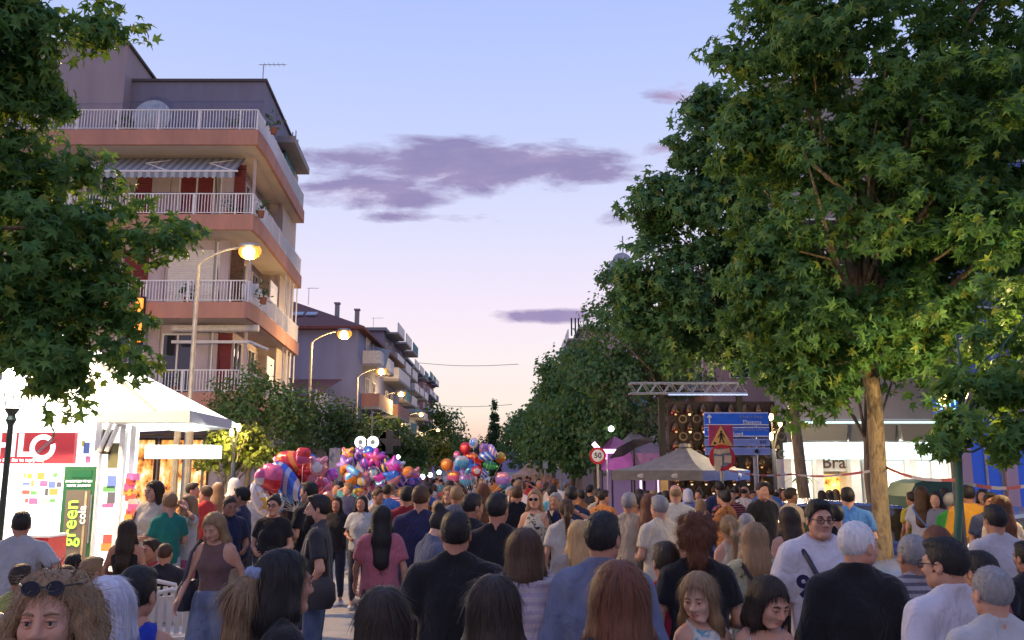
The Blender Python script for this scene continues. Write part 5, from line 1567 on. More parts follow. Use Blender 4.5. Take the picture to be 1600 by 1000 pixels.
# ------------------------------------------------------------------ stage: truss, ornament wall, tents, parasol
def stage():
    Y = 25.0
    a, b_ = at(983, 608, Y), at(1165, 610, Y); xc = (a.x + b_.x) / 2; L = b_.x - a.x
    r = empty('stage_truss', (xc, Y, .12), 0, 'silver lattice truss on a tall post above the dark ornament wall', 'truss')
    zt, zb = Z_at(599, Y) - .12, Z_at(615, Y) - .12
    q = MB()
    for y in (-.16, .16):
        for z in (zt, zb): q.tube([(-L / 2, y, z), (L / 2, y, z)], .026, 6)
    q.build('chord', M['alu'], r)
    q = MB(); n = 17
    for y in (-.16, .16):
        for i in range(n):
            x0, x1 = -L / 2 + L * i / n, -L / 2 + L * (i + 1) / n
            q.tube([(x0, y, zb if i % 2 else zt), (x1, y, zt if i % 2 else zb)], .014, 5)
    q.build('lattice', M['alu'], r, kind='stuff')
    xp = at(1035, 690, Y).x - xc
    q = MB(); q.box((xp, 0, zb * .5 - .1 + .9), (.17, .17, zb - 1.8)); q.build('post', M['dark'], r)
    q = MB(); q.box((xp + .01, -.01, 1.15), (.2, .2, 2.2)); q.build('post_sleeve', plain('sleeve_tan', (.40, .28, .13), .7), r)
    q = MB(); q.tube([(-L / 2 + 1.1, -.2, zb - .05), (L / 2, -.2, zb - .05)], .02); q.build('light_bar', glow('truss_blue', (.45, .6, 1), .8), r)
    q = MB(); q.box((L / 2 - .2, 0, zb / 2), (.16, .16, zb)); q.build('post', M['dark'], r)
    Yw = 27.0
    x0, x1 = at(1046, 700, Yw).x, at(1232, 700, Yw).x; zt = Z_at(627, Yw) - .12
    w = empty('ornament_wall', ((x0 + x1) / 2, Yw, .12), 0, 'dark stage wall hung with rows of glinting bell shaped lamps', 'stage wall')
    q = MB(); q.span((x0 - (x0 + x1) / 2, .1, 0), (x1 - (x0 + x1) / 2, .3, zt)); q.build('panel', plain('stage_wall_brown', (.035, .02, .018), .6, var=.3), w)
    bell = MB(); bell.lathe([(.02, .14), (.05, .12), (.10, .02), (.13, -.09), (.12, -.09), (.09, .0)], 10); bm = bell.mesh('ornament', [plain('bronze', (.20, .11, .05), .25, .9, scale=20)], True)
    bulb = MB(); bulb.ball((0, -.02, -.10), .038, 8); um = bulb.mesh('bulb', [glow('ornament_bulb', (1, .78, .52), 1.3)], True)
    bulb2 = MB(); bulb2.ball((0, -.02, -.10), .03, 8); um2 = bulb2.mesh('bulb', [glow('ornament_bulb_dim', (1, .45, .2), .9)], True)
    ring = MB(); ring.tube([(.09 * math.cos(a), 0, .09 * math.sin(a)) for a in np.linspace(0, 2 * math.pi, 13)], .016, 5, False); rm = ring.mesh('ring', [plain('bronze_pale', (.16, .12, .09), .4, .6)], False)
    rg = np.random.default_rng(5); n = 8; W = x1 - x0
    for row in range(14):
        for i in range(n):
            x = -W / 2 + W * (i + .5 + .5 * (row % 2)) / (n + .5); z = zt - .28 - row * .27
            if z < .3: continue
            odd = row % 2
            o = link('ornament', rm if odd and row < 7 else bm, w); o.location = (x, -.03, z); o.scale = (1.25,) * 3 if row < 7 else (1.0,) * 3
            if not (odd and row < 7) and rg.random() < .93:
                u = link('bulb', um if rg.random() < (.3 if row < 7 else .6) else um2, o)
    # violet lit grey tent behind the parasol
    Yt = 29.0; a, b_ = at(957, 765, Yt), at(1046, 765, Yt); xc = (a.x + b_.x) / 2; W = b_.x - a.x
    g = empty('stage_tent', (xc, Yt, .12), 0, 'grey stage tent with violet lit interior behind the parasol', 'tent')
    m = plain('tent_grey', (.22, .20, .22), .8)
    q = MB(); q.span((-W / 2, -.02, 1.62), (W / 2, .02, 2.45)); q.build('front_flap', m, g)
    q = MB(); q.add([(-W / 2, 0, 2.45), (W / 2, 0, 2.45), (W / 2, 3, 2.45), (-W / 2, 3, 2.45), (0, 1.5, 3.3)], [(0, 1, 4), (1, 2, 4), (2, 3, 4), (3, 0, 4)]); q.build('roof', m, g)
    q = MB(); q.span((-W / 2, 2.8, 0), (W / 2, 2.85, 2.4)); q.build('back_wall', glow('violet_backlight', (.42, .30, .62), .16, (.14, .12, .18, 1)), g)
    for sx in (-1, 1):
        q = MB(); q.tube([(sx * W / 2, 0, 0), (sx * W / 2, 0, 2.45)], .035); q.build('leg', M['dark'], g)
    for px, w_ in ((1001, .07), (1028, .05)):
        x = at(px, 765, Yt).x - xc; q = MB(); q.span((x - w_ / 2, -.1, 1.0), (x + w_ / 2, -.05, 1.75)); q.build('light_tube', glow('tube_white', (.9, .85, 1), .9), g)
    for (px, z, e, col) in ((985, 1.5, 8, (1, .25, .75)), (1130, 1.0, 120, (1, .35, .8))):
        point(at(px, 760, Yt - 1).x, Yt - 1.2, z, e, col, .2, 'stage_light')
    # pink neon arrow in front of a violet tent
    c = at(950, 705, 27); n_ = empty('neon_sign', (c.x, 27, .12), 0, 'bright pink white neon arrow sign on a thin pole', 'sign')
    q = MB(); z = c.z - .12; q.box((.12, 0, z), (.74, .06, .12)); q.box((-.32, 0, z + .10), (.40, .06, .13), ry=R(48)); q.box((-.18, 0, z - .17), (.24, .06, .14)); q.build('neon_tube', glow('pink_neon', (1, .45, .92), 5.0), n_)
    q = MB(); q.tube([(-.02, .06, 0), (-.02, .06, z)], .025); q.build('pole', M['alu'], n_)
    point(c.x + .05, 27.3, c.z - .1, 75, (1, .10, .70), .1, 'neon_light')
    v = empty('display_tent', (at(965, 705, 28.5).x, 28.5, .12), 0, 'dark tent face glowing magenta behind the pink neon arrow', 'tent')
    q = MB(); q.add([(-.55, 0, 1.9), (.5, 0, 1.9), (.45, .2, 2.7), (.0, .9, 3.05), (-.5, .2, 2.6)], [(0, 1, 2, 3, 4)]); q.build('canopy', plain('tent_purple', (.16, .10, .17), .7), v)
    for sx in (-.5, .45):
        q = MB(); q.tube([(sx, .1, 0), (sx, .1, 2.0)], .03); q.build('leg', M['dark'], v)
    u = empty('closed_parasol', (at(990, 700, 26.5).x, 26.5, .12), 0, 'dark half open parasol leaning above the neon arrow', 'parasol')
    q = MB(); cc = at(992, 697, 26.5); zz = cc.z - .12
    q.add([(-.75, 0, zz - .38), (-.5, -.1, zz - .05), (0, -.1, zz + .20), (.6, 0, zz + .28), (.62, 0, zz + .15), (.1, .1, zz - .05), (-.3, .05, zz - .3)], [(0, 1, 6), (1, 2, 5, 6), (2, 3, 4, 5)]); q.build('canopy', plain('parasol_dark', (.06, .055, .075), .7), u)
    q = MB(); q.tube([(0, 0, 0), (0, 0, zz + .1)], .03); q.build('pole', M['dark'], u)
stage()
def parasol():
    Y = 22.0; a, b_ = at(955, 745, Y), at(1172, 738, Y); ap = at(1070, 697, Y); xc = ap.x
    r = empty('parasol', (xc, Y, .12), 0, 'large grey square parasol with one blue valance side in front of the stage', 'parasol')
    zE = Z_at(735, Y) - .12; zA = ap.z - .12
    w = (b_.x - a.x) / 2 * .98; off = (a.x + b_.x) / 2 - xc
    pts = [(-w + off, .15), (.13, -1.35), (w + off, -.1), (.1, 1.5)]
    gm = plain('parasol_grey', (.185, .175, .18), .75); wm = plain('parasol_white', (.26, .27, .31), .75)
    bl = plain('valance_blue', (.010, .035, .24), .7); gv = plain('valance_grey', (.13, .125, .125), .75)
    for i in range(4):
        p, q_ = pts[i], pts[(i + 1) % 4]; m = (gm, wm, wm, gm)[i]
        q = MB(); t = .18; N = 5; V = []
        for k in range(N + 1):
            f = k / N; z = zE + (zA - zE) * f - .10 * math.sin(f * math.pi)
            V += [(p[0] * (1 - f * .97), p[1] * (1 - f * .97), z), (q_[0] * (1 - f * .97), q_[1] * (1 - f * .97), z)]
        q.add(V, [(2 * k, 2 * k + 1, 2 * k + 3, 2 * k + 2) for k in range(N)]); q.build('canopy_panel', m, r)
        q = MB(); N = 10; V = []
        for k in range(N + 1):
            f = k / N; x, y = p[0] + (q_[0] - p[0]) * f, p[1] + (q_[1] - p[1]) * f
            V += [(x * 1.002, y * 1.002, zE), (x * 1.004, y * 1.004, zE - .24 - .015 * math.sin(f * 20))]
        q.add(V, [(2 * k, 2 * k + 1, 2 * k + 3, 2 * k + 2) for k in range(N)]); vo = q.build('valance', (gv, bl, bl, gv)[i], r)
        if i < 2:
            for f in (.35, .72) if i == 0 else (.35, .75):
                x, y = p[0] + (q_[0] - p[0]) * f, p[1] + (q_[1] - p[1]) * f
                m_ = MB(); m_.ball((x * 1.01, y * 1.012 - .01, zE - .13), (.12 if i == 0 else .07, .012, .06), 8); m_.build('logo', plain('logo_pale', (.55, .50, .46), .6) if i == 0 else plain('logo_blue', (.2, .28, .55), .6), vo, smooth=True)
    q = MB(); q.lathe([(.16, zA - .03), (.14, zA + .05), (.0, zA + .07)], 10); q.build('cap', gm, r)
    q = MB(); q.tube([(-1.0, .3, 0), (-1.0, .3, zE)], .035); q.build('pole', M['dark'], r)
    q = MB(); q.tube([(0, .05, 0), (0, .05, zA)], .04); q.build('pole', M['dark'], r)
    q = MB()
    for p in pts: q.tube([(0, .05, zE - .1), (p[0] * .97, p[1] * .97, zE - .02)], .014, 4)
    q.build('ribs', M['dark'], r)
parasol()
def desk(px, py, Y, w, h, label, mat, name='speaker'):
    c = at(px, py, Y); r = empty(name, (c.x, Y, .12), 0, label, 'equipment')
    q = MB(); q.span((-w / 2, -.25, 0), (w / 2, .25, c.z - .12)); q.build('cabinet', M['dark'], r)
    q = MB(); q.span((-w / 2 + .03, -.262, c.z - .12 - h), (w / 2 - .03, -.253, c.z - .16)); q.build('screen', mat, r)
desk(1084, 782, 20.5, .72, .5, 'pale blue lit screen on the sound desk beside the white shirted man', glow('blue_screen', (.38, .58, 1), 1.0), 'monitor')
desk(1196, 775, 25.5, .9, .7, 'pink glowing screen on the stage behind the blue sign post', glow('pink_screen', (1, .42, .9), 1.3), 'monitor')
desk(1110, 778, 25.5, .5, .6, 'small magenta screen on the stage beside the man in navy', glow('pink_screen', (1, .42, .9), 1.3), 'monitor')
desk(1008, 775, 27.8, .5, .6, 'pink lit panel below the parasol', glow('rose_panel', (.9, .35, .75), .9), 'monitor')

# ------------------------------------------------------------------ tapes, wires
def tape(pts, label, Y=None):
    def f(t, b):
        tc = t.new('ShaderNodeTexCoord').outputs['Object']; sx = t.new('ShaderNodeSeparateXYZ'); t.l.new(tc, sx.inputs[0])
        w = t.math('GREATER_THAN', t.math('SINE', t.math('MULTIPLY', sx.outputs[0], 16.0)), 0.0)
        t.l.new(t.mix(w, (.45, .08, .07, 1), (.50, .46, .48, 1)), b.inputs['Base Color']); b.inputs['Roughness'].default_value = .4
    m = material('barrier_tape', f); q = MB(); P3 = [at(*p) for p in pts]; V = []
    for i, (a, b_) in enumerate(zip(P3[:-1], P3[1:])):
        for k in range(7):
            t = k / 6; p = a.lerp(b_, t); s = -.07 * math.sin(t * math.pi)
            V += [(p.x, p.y, p.z + s - .018), (p.x, p.y + .004, p.z + s + .018)]
    q.add(V, [(2 * k, 2 * k + 2, 2 * k + 3, 2 * k + 1) for k in range(len(V) // 2 - 1)])
    tag(q.build('barrier_tape', m), label, 'tape')
tape([(1130, 733, 18.05), (1236, 741, 19.5), (1378, 733, 12.2)], 'red and white barrier tape strung from the works sign to the pale tree trunk')
tape([(1378, 727, 12.2), (1492, 750, 9.2), (1625, 755, 9.6)], 'red and white barrier tape strung past the slim young tree')
def wire(a, b_, sag, label):
    A, B = at(*a), at(*b_)
    q = MB(); q.tube([A.lerp(B, k / 10) - Vector((0, 0, sag * math.sin(k / 10 * math.pi))) for k in range(11)], .03, 4, False)
    tag(q.build('overhead_wire', M['dark']), label, 'wire')
wire((655, 567, 120), (810, 569, 100), .3, 'upper thin wire across the pink sky'); wire((670, 632, 130), (800, 632, 110), .3, 'lower thin wire across the pink sky near the cypress')

# ------------------------------------------------------------------ bins, cars, chairs, stroller
def bin_():
    Y = 19.0; c = at(1432, 757, Y); w = 1.0
    r = empty('waste_container', (c.x + .1, Y, .12), 0, 'dark green waste container with curved lid in front of the lit shop', 'container')
    q = MB(); q.add([(-.45, -.5, .15), (.45, -.5, .15), (.45, .5, .15), (-.45, .5, .15), (-.55, -.58, 1.12), (.55, -.58, 1.12), (.55, .58, 1.12), (-.55, .58, 1.12)], [(0, 3, 2, 1), (4, 5, 6, 7), (0, 1, 5, 4), (1, 2, 6, 5), (2, 3, 7, 6), (3, 0, 4, 7)]); q.build('body', plain('bin_green', (.03, .09, .055), .5), r)
    q = MB(); prof = [(-.56, 1.10), (-.54, 1.35), (-.40, 1.62), (-.15, 1.70), (.25, 1.70), (.45, 1.62), (.56, 1.3), (.56, 1.10)]
    q.prism(prof, -.6, .6); q.build('lid', plain('bin_lid_green', (.022, .075, .05), .45), r)
    for x in (-.5, -.3, -.1, .1): 
        q = MB(); q.box((x, -.56, .62), (.05, .06, .85)); q.build('rib', plain('bin_green', (.03, .09, .055), .5), r)
    q = MB(); q.box((.38, -.575, .65), (.14, .02, .6)); q.build('halo_or_reflector', striped('halo_or_reflector', (.6, .08, .05), (.7, .65, .6), 22, 2), r)
    for sx in (-.4, .4):
        for sy in (-.42, .42):
            q = MB(); q.lathe([(.001, -.03), (.09, -.03), (.09, .03), (.0, .03)], 10, (sx, sy, .09), np.array(Matrix.Rotation(R(90), 3, 'Y'))); q.build('wheel', M['dark'], r)
bin_()
def car(x, y, rz, label, col, col2):
    r = empty('parked_car', (x, y, 0), rz, label, 'car')
    pm = plain(col2, col, .22, var=.04, bmp=0, spec=.7); pm.node_tree.nodes['Principled BSDF'].inputs['Coat Weight'].default_value = .5
    # body section by section along its length (x forward)
    prof = [(-2.05, .42, .72, .74), (-1.95, .30, .92, .80), (-1.3, .24, .98, .84), (-.6, .22, .96, .86), (.5, .22, .95, .86), (1.2, .23, .90, .84), (1.85, .28, .78, .78), (2.05, .40, .62, .66)]
    V = []; F_ = []
    for (px, zb, zt, w) in prof:
        V += [(px, -w, zb), (px, -w * 1.02, (zb + zt) / 2), (px, -w * .93, zt), (px, 0, zt + .03), (px, w * .93, zt), (px, w * 1.02, (zb + zt) / 2), (px, w, zb), (px, 0, zb - .02)]
    for i in range(len(prof) - 1):
        for k in range(8): F_.append((i * 8 + k, i * 8 + (k + 1) % 8, i * 8 + 8 + (k + 1) % 8, i * 8 + 8 + k))
    F_ += [tuple(range(7, -1, -1)), tuple((len(prof) - 1) * 8 + k for k in range(8))]
    q = MB(); q.add(V, F_); bo = q.build('body', pm, r, smooth=True)
    b_ = bo.modifiers.new('b', 'SUBSURF'); b_.levels = 2; b_.render_levels = 2
    q = MB(); cab = [(-1.95, .90, .70), (-1.45, 1.38, .60), (-.2, 1.47, .61), (.25, 1.40, .60), (1.05, .93, .70)]
    V = []
    for px, z, w in cab: V += [(px, -w, z), (px, w, z)]
    q.add(V + [(-1.95, -.72, .85), (-1.95, .72, .85), (1.05, -.72, .85), (1.05, .72, .85)], [(2 * i, 2 * i + 2, 2 * i + 3, 2 * i + 1) for i in range(4)] + [(10, 12, 8, 6, 4, 2, 0), (11, 1, 3, 5, 7, 9, 13)])
    q.build('windows', M['glass'], r)
    q = MB(); V = []
    for px, z, w in cab[1:4]: V += [(px, -w - .01, z + .005), (px, w + .01, z + .005), (px, w, z + .05), (px, -w, z + .05)]
    q.add(V, [(0, 1, 2, 3), (4, 7, 6, 5)[::-1]] + [(3, 2, 6, 7), (7, 6, 10, 11), (0, 3, 7, 4), (4, 7, 11, 8), (2, 1, 5, 6), (6, 5, 9, 10), (8, 11, 10, 9)]); q.build('roof', pm, r)
    for px in (-1.45, .28, -.55):
        for s_ in (-1, 1):
            q = MB(); z0, x1 = (1.39, px); x0 = px + (.78 if px > 0 else (-.48 if px < -1 else 0)); q.tube([(x0, s_ * .715, .93), (x1, s_ * .62, z0)], .03, 5); q.build('pillar', pm, r)
    for px in (-1.28, 1.28):
        for s_ in (-1, 1):
            Mx = np.array(Matrix.Rotation(R(90), 3, 'X'))
            q = MB(); q.lathe([(.20, -.1), (.30, -.1), (.32, -.05), (.32, .05), (.30, .1), (.20, .1)], 18, (px, s_ * .80, .32), Mx); w = q.build('wheel', plain('tyre', (.02, .02, .02), .8), r, smooth=True)
            q = MB(); q.lathe([(.001, -.09), (.20, -.09), (.20, .09), (.0, .09)], 14, (px, s_ * .80, .32), Mx); q.build('rim', M['alu'], w)
    for s_ in (-1, 1):
        q = MB(); q.ball((1.93, s_ * .58, .66), (.12, .16, .08), 10); q.build('headlight', plain('headlight_glass', (.6, .62, .65), .1), r, smooth=True)
        q = MB(); q.box((-2.03, s_ * .62, .78), (.06, .2, .14)); q.build('tail_light', plain('tail_red', (.4, .01, .01), .2), r)
        q = MB(); q.ball((.75, s_ * .92, 1.0), (.09, .09, .07), 8); q.build('mirror', pm, r, smooth=True)
    return r
car(5.0, 15.2, R(176), 'blue parked car behind the blonde woman in the printed shirt', (.05, .12, .42), 'car_blue')
car(6.6, 11.6, R(170), 'pale blue parked car behind the sandy coloured tree trunk', (.16, .22, .42), 'car_pale_blue')

def chair(x, y, rz, label, group):
    r = empty('plastic_chair', (x, y, 0), rz, label, 'chair', group); m = plain('chair_white', (.66, .63, .60), .35, var=.05)
    q = MB(); q.add([(-.22, -.21, .42), (.22, -.21, .42), (.24, .22, .45), (-.24, .22, .45), (-.22, -.21, .445), (.22, -.21, .445), (.24, .22, .475), (-.24, .22, .475)], [(0, 3, 2, 1), (4, 5, 6, 7), (0, 1, 5, 4), (1, 2, 6, 5), (2, 3, 7, 6), (3, 0, 4, 7)]); q.build('seat', m, r)
    q = MB()
    for i in range(5):
        xx = -.15 + .075 * i; q.box((xx, -.27, .66), (.045, .02, .36), rx=.17)
    q.build('slats', m, r)
    q = MB(); q.tube([(-.24, -.22, .44), (-.23, -.27, .66), (-.17, -.33, .86), (0, -.345, .90), (.17, -.33, .86), (.23, -.27, .66), (.24, -.22, .44)], .022, 7); q.build('backrest', m, r, smooth=True)
    for s_ in (-1, 1):
        q = MB(); q.tube([(s_ * .24, -.25, .66), (s_ * .28, -.05, .66), (s_ * .28, .16, .64), (s_ * .26, .22, .44)], .02, 7); q.build('armrest', m, r, smooth=True)
        q = MB(); q.tube([(s_ * .24, .20, .45), (s_ * .27, .25, 0)], [.03, .022], 7); q.build('leg', m, r, smooth=True)
        q = MB(); q.tube([(s_ * .23, -.21, .45), (s_ * .26, -.30, 0)], [.03, .022], 7); q.build('leg', m, r, smooth=True)
    return r
def stroller(x, y, rz):
    r = empty('stroller', (x, y, 0), rz, 'black baby stroller with its hood up beside the pink blouse', 'stroller')
    bk = cloth((.018, .018, .022)); q = MB()
    N = 9; V = []
    for i in range(N):
        a = R(-10 + 125 * i / (N - 1))
        for xx in (-.24, -.1, .1, .24): V.append((xx, -.02 + .34 * math.cos(a) * (1 if abs(xx) < .2 else .9), .72 + .36 * math.sin(a) * (1 if abs(xx) < .2 else .93)))
    q.add(V, [(4 * i + j, 4 * i + j + 1, 4 * i + 5 + j, 4 * i + 4 + j) for i in range(N - 1) for j in range(3)]); q.build('hood', bk, r, smooth=True)
    q = MB(); q.box((0, .05, .45), (.42, .55, .10), rx=.2); q.box((0, -.22, .66), (.42, .08, .5), rx=.3); q.build('seat', bk, r)
    for s_ in (-1, 1):
        q = MB(); q.tube([(s_ * .25, .42, .12), (s_ * .25, .0, .55), (s_ * .25, -.42, 1.02)], .014, 6); q.tube([(s_ * .25, -.38, .12), (s_ * .25, .02, .55)], .014, 6); q.build('frame', M['steel'], r)
        for yy in (.42, -.38):
            q = MB(); q.lathe([(.001, -.02), (.09, -.02), (.09, .02), (.0, .02)], 14, (s_ * .25, yy, .09), np.array(Matrix.Rotation(R(90), 3, 'Y'))); q.build('wheel', M['dark'], r)
    q = MB(); q.tube([(-.25, -.42, 1.02), (.25, -.42, 1.02)], .02, 7); q.build('handlebar', plain('foam_tan', (.35, .24, .16), .8), r)
stroller(X_at(634, 7.2), 7.2, R(-14))

# ------------------------------------------------------------------ balloons
def foil(kind, seed, c1, c2, patt):
    """helium foil balloon: a puffed outline with crimped rim; rises on a string"""
    N, K = 40, 5; rg = np.random.default_rng(seed)
    V = []; 
    def rad(a):
        if kind == 'star': return .30 * (1 + .28 * math.cos(5 * a + math.pi / 2 * 0 - math.pi / 2))
        if kind == 'heart':
            t = a; return .30 * (1 - .28 * math.sin(t)) * (1.12 if abs(math.cos(t)) > .5 else 1) * (.86 + .2 * abs(math.cos(t)) if math.sin(t) > 0 else 1.12)
        if kind == 'pillow': p = 4.0; return .29 / ((abs(math.cos(a)) ** p + abs(math.sin(a)) ** p) ** (1 / p))
        if kind == 'long': return .30 / math.sqrt((math.cos(a) / 1.5) ** 2 + (math.sin(a) / .72) ** 2)
        if kind == 'eared': 
            b = .27; 
            for e in (R(50), R(130)): b = max(b, .27 + .15 * max(0, 1 - abs(a - e) / .32) ** .5) if abs(a - e) < .32 else b
            return b
        return .27
    th = .15
    for side in (1, -1):
        for k in range(K + 1):
            f = 1 - k / K
            for i in range(N):
                a = 2 * math.pi * i / N; r = rad(a) * f
                rip = .012 * math.sin(i * math.pi) if False else .010 * math.cos(a * 24) * f ** 6
                z = th * math.sqrt(max(0, 1 - f ** 2.4)) * side + rip * side
                V.append((r * math.cos(a), z, r * math.sin(a)))
    F_ = []
    for s_ in (0, 1):
        o = s_ * (K + 1) * N
        for k in range(K):
            for i in range(N):
                q = (o + k * N + i, o + k * N + (i + 1) % N, o + (k + 1) * N + (i + 1) % N, o + (k + 1) * N + i)
                F_.append(q if s_ else q[::-1])
    m = MB(); m.add(V, F_)
    m.tube([(0, 0, -.27), (0, 0, -.33)], [.015, .03], 6)
    return m
def balloon_mat(key, c1, c2, patt):
    def f(t, b):
        tc = t.new('ShaderNodeTexCoord').outputs['Object']; sx = t.new('ShaderNodeSeparateXYZ'); t.l.new(tc, sx.inputs[0])
        if patt == 0: w = t.math('GREATER_THAN', sx.outputs[2], -.03)
        elif patt == 1: w = t.math('GREATER_THAN', t.math('SINE', t.math('MULTIPLY', t.math('ADD', sx.outputs[0], sx.outputs[2]), 22.0)), .3)
        elif patt == 2:
            ln = t.new('ShaderNodeVectorMath', operation='LENGTH'); t.l.new(tc, ln.inputs[0]); w = t.math('LESS_THAN', ln.outputs['Value'], .20)
        else: w = t.math('GREATER_THAN', t.noise(tc, 5.5, 2), .53)
        t.l.new(t.mix(w, (*c1, 1), (*c2, 1)), b.inputs['Base Color'])
        b.inputs['Roughness'].default_value = .22; b.inputs['Metallic'].default_value = .25; b.inputs['Specular IOR Level'].default_value = .8
        b.inputs['Emission Color'].default_value = (0, 0, 0, 1)
        bump(t, b, t.noise(tc, 14, 3), .35, .02)
    return material('foil_' + key, f)
PAL = dict(red=(.55, .02, .03), pink=(.62, .10, .25), rose=(.55, .22, .28), orange=(.70, .22, .03), purple=(.20, .08, .42), violet=(.33, .18, .55), blue=(.03, .13, .55), sky=(.12, .38, .68), silver=(.5, .5, .55),
           yellow=(.65, .40, .05), green=(.04, .38, .10), white=(.68, .62, .62), navy=(.02, .03, .15), magenta=(.55, .05, .42))
NB = [0]
def balloon(px, py, Y, size, kind, c1, c2, patt, label, group, tilt=0.0, anchor=None, yaw=0.0):
    c = at(px, py, Y); NB[0] += 1
    r = empty('balloon', c, 0, label, 'balloon', group)
    s_ = size / .56
    o = foil(kind, NB[0], None, None, patt).build('foil', balloon_mat('%s_%s_%d' % (c1, c2, patt), PAL[c1], PAL[c2], patt), r, smooth=True)
    o.scale = (s_,) * 3; o.rotation_euler = (0, R(tilt), R(yaw))
    a = Vector(anchor) - c if anchor else Vector((0, 0, -1.2))
    q = MB(); q.tube([(0, 0, -.3 * s_), a * .5 + Vector((.03, 0, -.05)), a], .004, 3, False); q.build('string', M['offwhite'], r)
def bunch(spec, Y, group, anchor_px, place):
    for i, (px, py, d, kind, c1, c2, patt, tilt) in enumerate(spec):
        depth = Y + ((i * 37) % 11 - 5) * .06
        size = d * depth / F
        an = at(anchor_px, 800, Y)
        nm = {'star': 'star', 'heart': 'heart', 'pillow': 'square pillow', 'long': 'long', 'eared': 'two eared', 'round': 'round'}[kind]
        two = '%s and %s' % (c1, c2) if c1 != c2 else c1
        pos = 'top of' if py == min(s[1] for s in spec) else ('bottom of' if py == max(s[1] for s in spec) else ('middle of' if abs(px - anchor_px) < 25 else ('kiosk side of' if px < anchor_px else 'road side of')))
        balloon(px, py, depth, size, kind, c1, c2, patt, '%s %s balloon%s, %s %s' % (two, nm, ('', ' in two halves', ' with centre spot', ' with blotches')[patt] if c1 != c2 and patt != 1 else (' striped' if patt == 1 else ''), pos, place), group, tilt, an, ((i * 53) % 50) - 25)
rs = np.random.default_rng(11)
bunch([(424, 746, 40, 'pillow', 'red', 'pink', 0, 8), (419, 764, 26, 'heart', 'red', 'orange', 0, -10), (462, 726, 52, 'long', 'red', 'orange', 1, 12), (474, 712, 24, 'pillow', 'pink', 'red', 0, 5), (448, 752, 46, 'long', 'blue', 'silver', 1, 50),
       (470, 752, 38, 'long', 'red', 'orange', 3, 40), (498, 730, 30, 'eared', 'rose', 'white', 2, 0), (490, 748, 30, 'eared', 'pink', 'rose', 2, 10), (506, 760, 28, 'round', 'rose', 'pink', 3, 0), (519, 741, 20, 'round', 'magenta', 'violet', 1, 20),
       (440, 735, 34, 'round', 'red', 'violet', 1, 0), (412, 745, 30, 'round', 'white', 'pink', 0, 0), (432, 778, 30, 'long', 'sky', 'white', 1, 80), (447, 772, 26, 'star', 'sky', 'blue', 0, 0), (407, 778, 36, 'long', 'white', 'yellow', 3, 70),
       (493, 770, 26, 'heart', 'pink', 'red', 0, 0), (484, 722, 26, 'round', 'blue', 'rose', 2, 0), (512, 778, 22, 'round', 'rose', 'orange', 3, 0), (476, 738, 28, 'star', 'red', 'red', 0, 15)], 12.6,
      'red and pink foil balloons of the nearest bunch', 462, 'nearest red bunch')
sp = []
kinds = ['round', 'star', 'heart', 'eared', 'long', 'pillow', 'round', 'eared']
cs = ['purple', 'violet', 'blue', 'silver', 'navy', 'red', 'sky', 'violet', 'orange', 'yellow', 'magenta', 'pink', 'rose']
for i in range(46):
    x = rs.uniform(535, 650); t = (x - 535) / 115
    lo_ = 703 + max(0, t - .35) * 62; hi_ = 768
    y = rs.uniform(lo_, hi_)
    c1 = cs[int(rs.integers(len(cs)))] if y < 742 or t > .5 else ['orange', 'red', 'orange', 'rose', 'yellow'][int(rs.integers(5))]
    if t > .55: c1 = ['pink', 'violet', 'rose', 'navy', 'magenta', 'purple'][int(rs.integers(6))]
    sp.append((x, y, rs.uniform(17, 25), kinds[int(rs.integers(8))], c1, cs[int(rs.integers(len(cs)))], int(rs.integers(4)), rs.uniform(-40, 40)))
bunch(sp, 18.5, 'mixed foil balloons of the purple bunch by the white tent', 585, 'purple bunch by the tent')
bunch([(740, 692, 17, 'round', 'silver', 'blue', 2, 0), (727, 700, 19, 'round', 'red', 'red', 0, 0), (757, 702, 17, 'pillow', 'violet', 'rose', 1, 0), (770, 704, 14, 'long', 'violet', 'white', 1, 60), (735, 714, 20, 'heart', 'red', 'orange', 3, 0),
       (698, 726, 20, 'round', 'orange', 'orange', 0, 0), (762, 713, 19, 'long', 'blue', 'silver', 1, 0), (782, 715, 18, 'round', 'orange', 'yellow', 0, 0), (716, 730, 24, 'round', 'rose', 'blue', 2, 0), (735, 730, 19, 'star', 'sky', 'blue', 0, 0),
       (764, 727, 18, 'long', 'green', 'green', 0, 10), (745, 736, 17, 'round', 'red', 'silver', 2, 0), (757, 741, 13, 'round', 'blue', 'white', 1, 0), (730, 748, 24, 'eared', 'sky', 'violet', 0, 0), (722, 718, 17, 'heart', 'sky', 'silver', 0, 0),
       (745, 722, 18, 'star', 'red', 'red', 0, 0), (788, 752, 24, 'round', 'sky', 'rose', 0, 0), (785, 744, 18, 'heart', 'violet', 'rose', 0, 0), (714, 711, 13, 'round', 'violet', 'pink', 0, 0), (708, 742, 15, 'heart', 'pink', 'orange', 0, 0)], 22.0,
      'bright foil balloons of the bunch over the middle of the road', 742, 'bunch over the road')
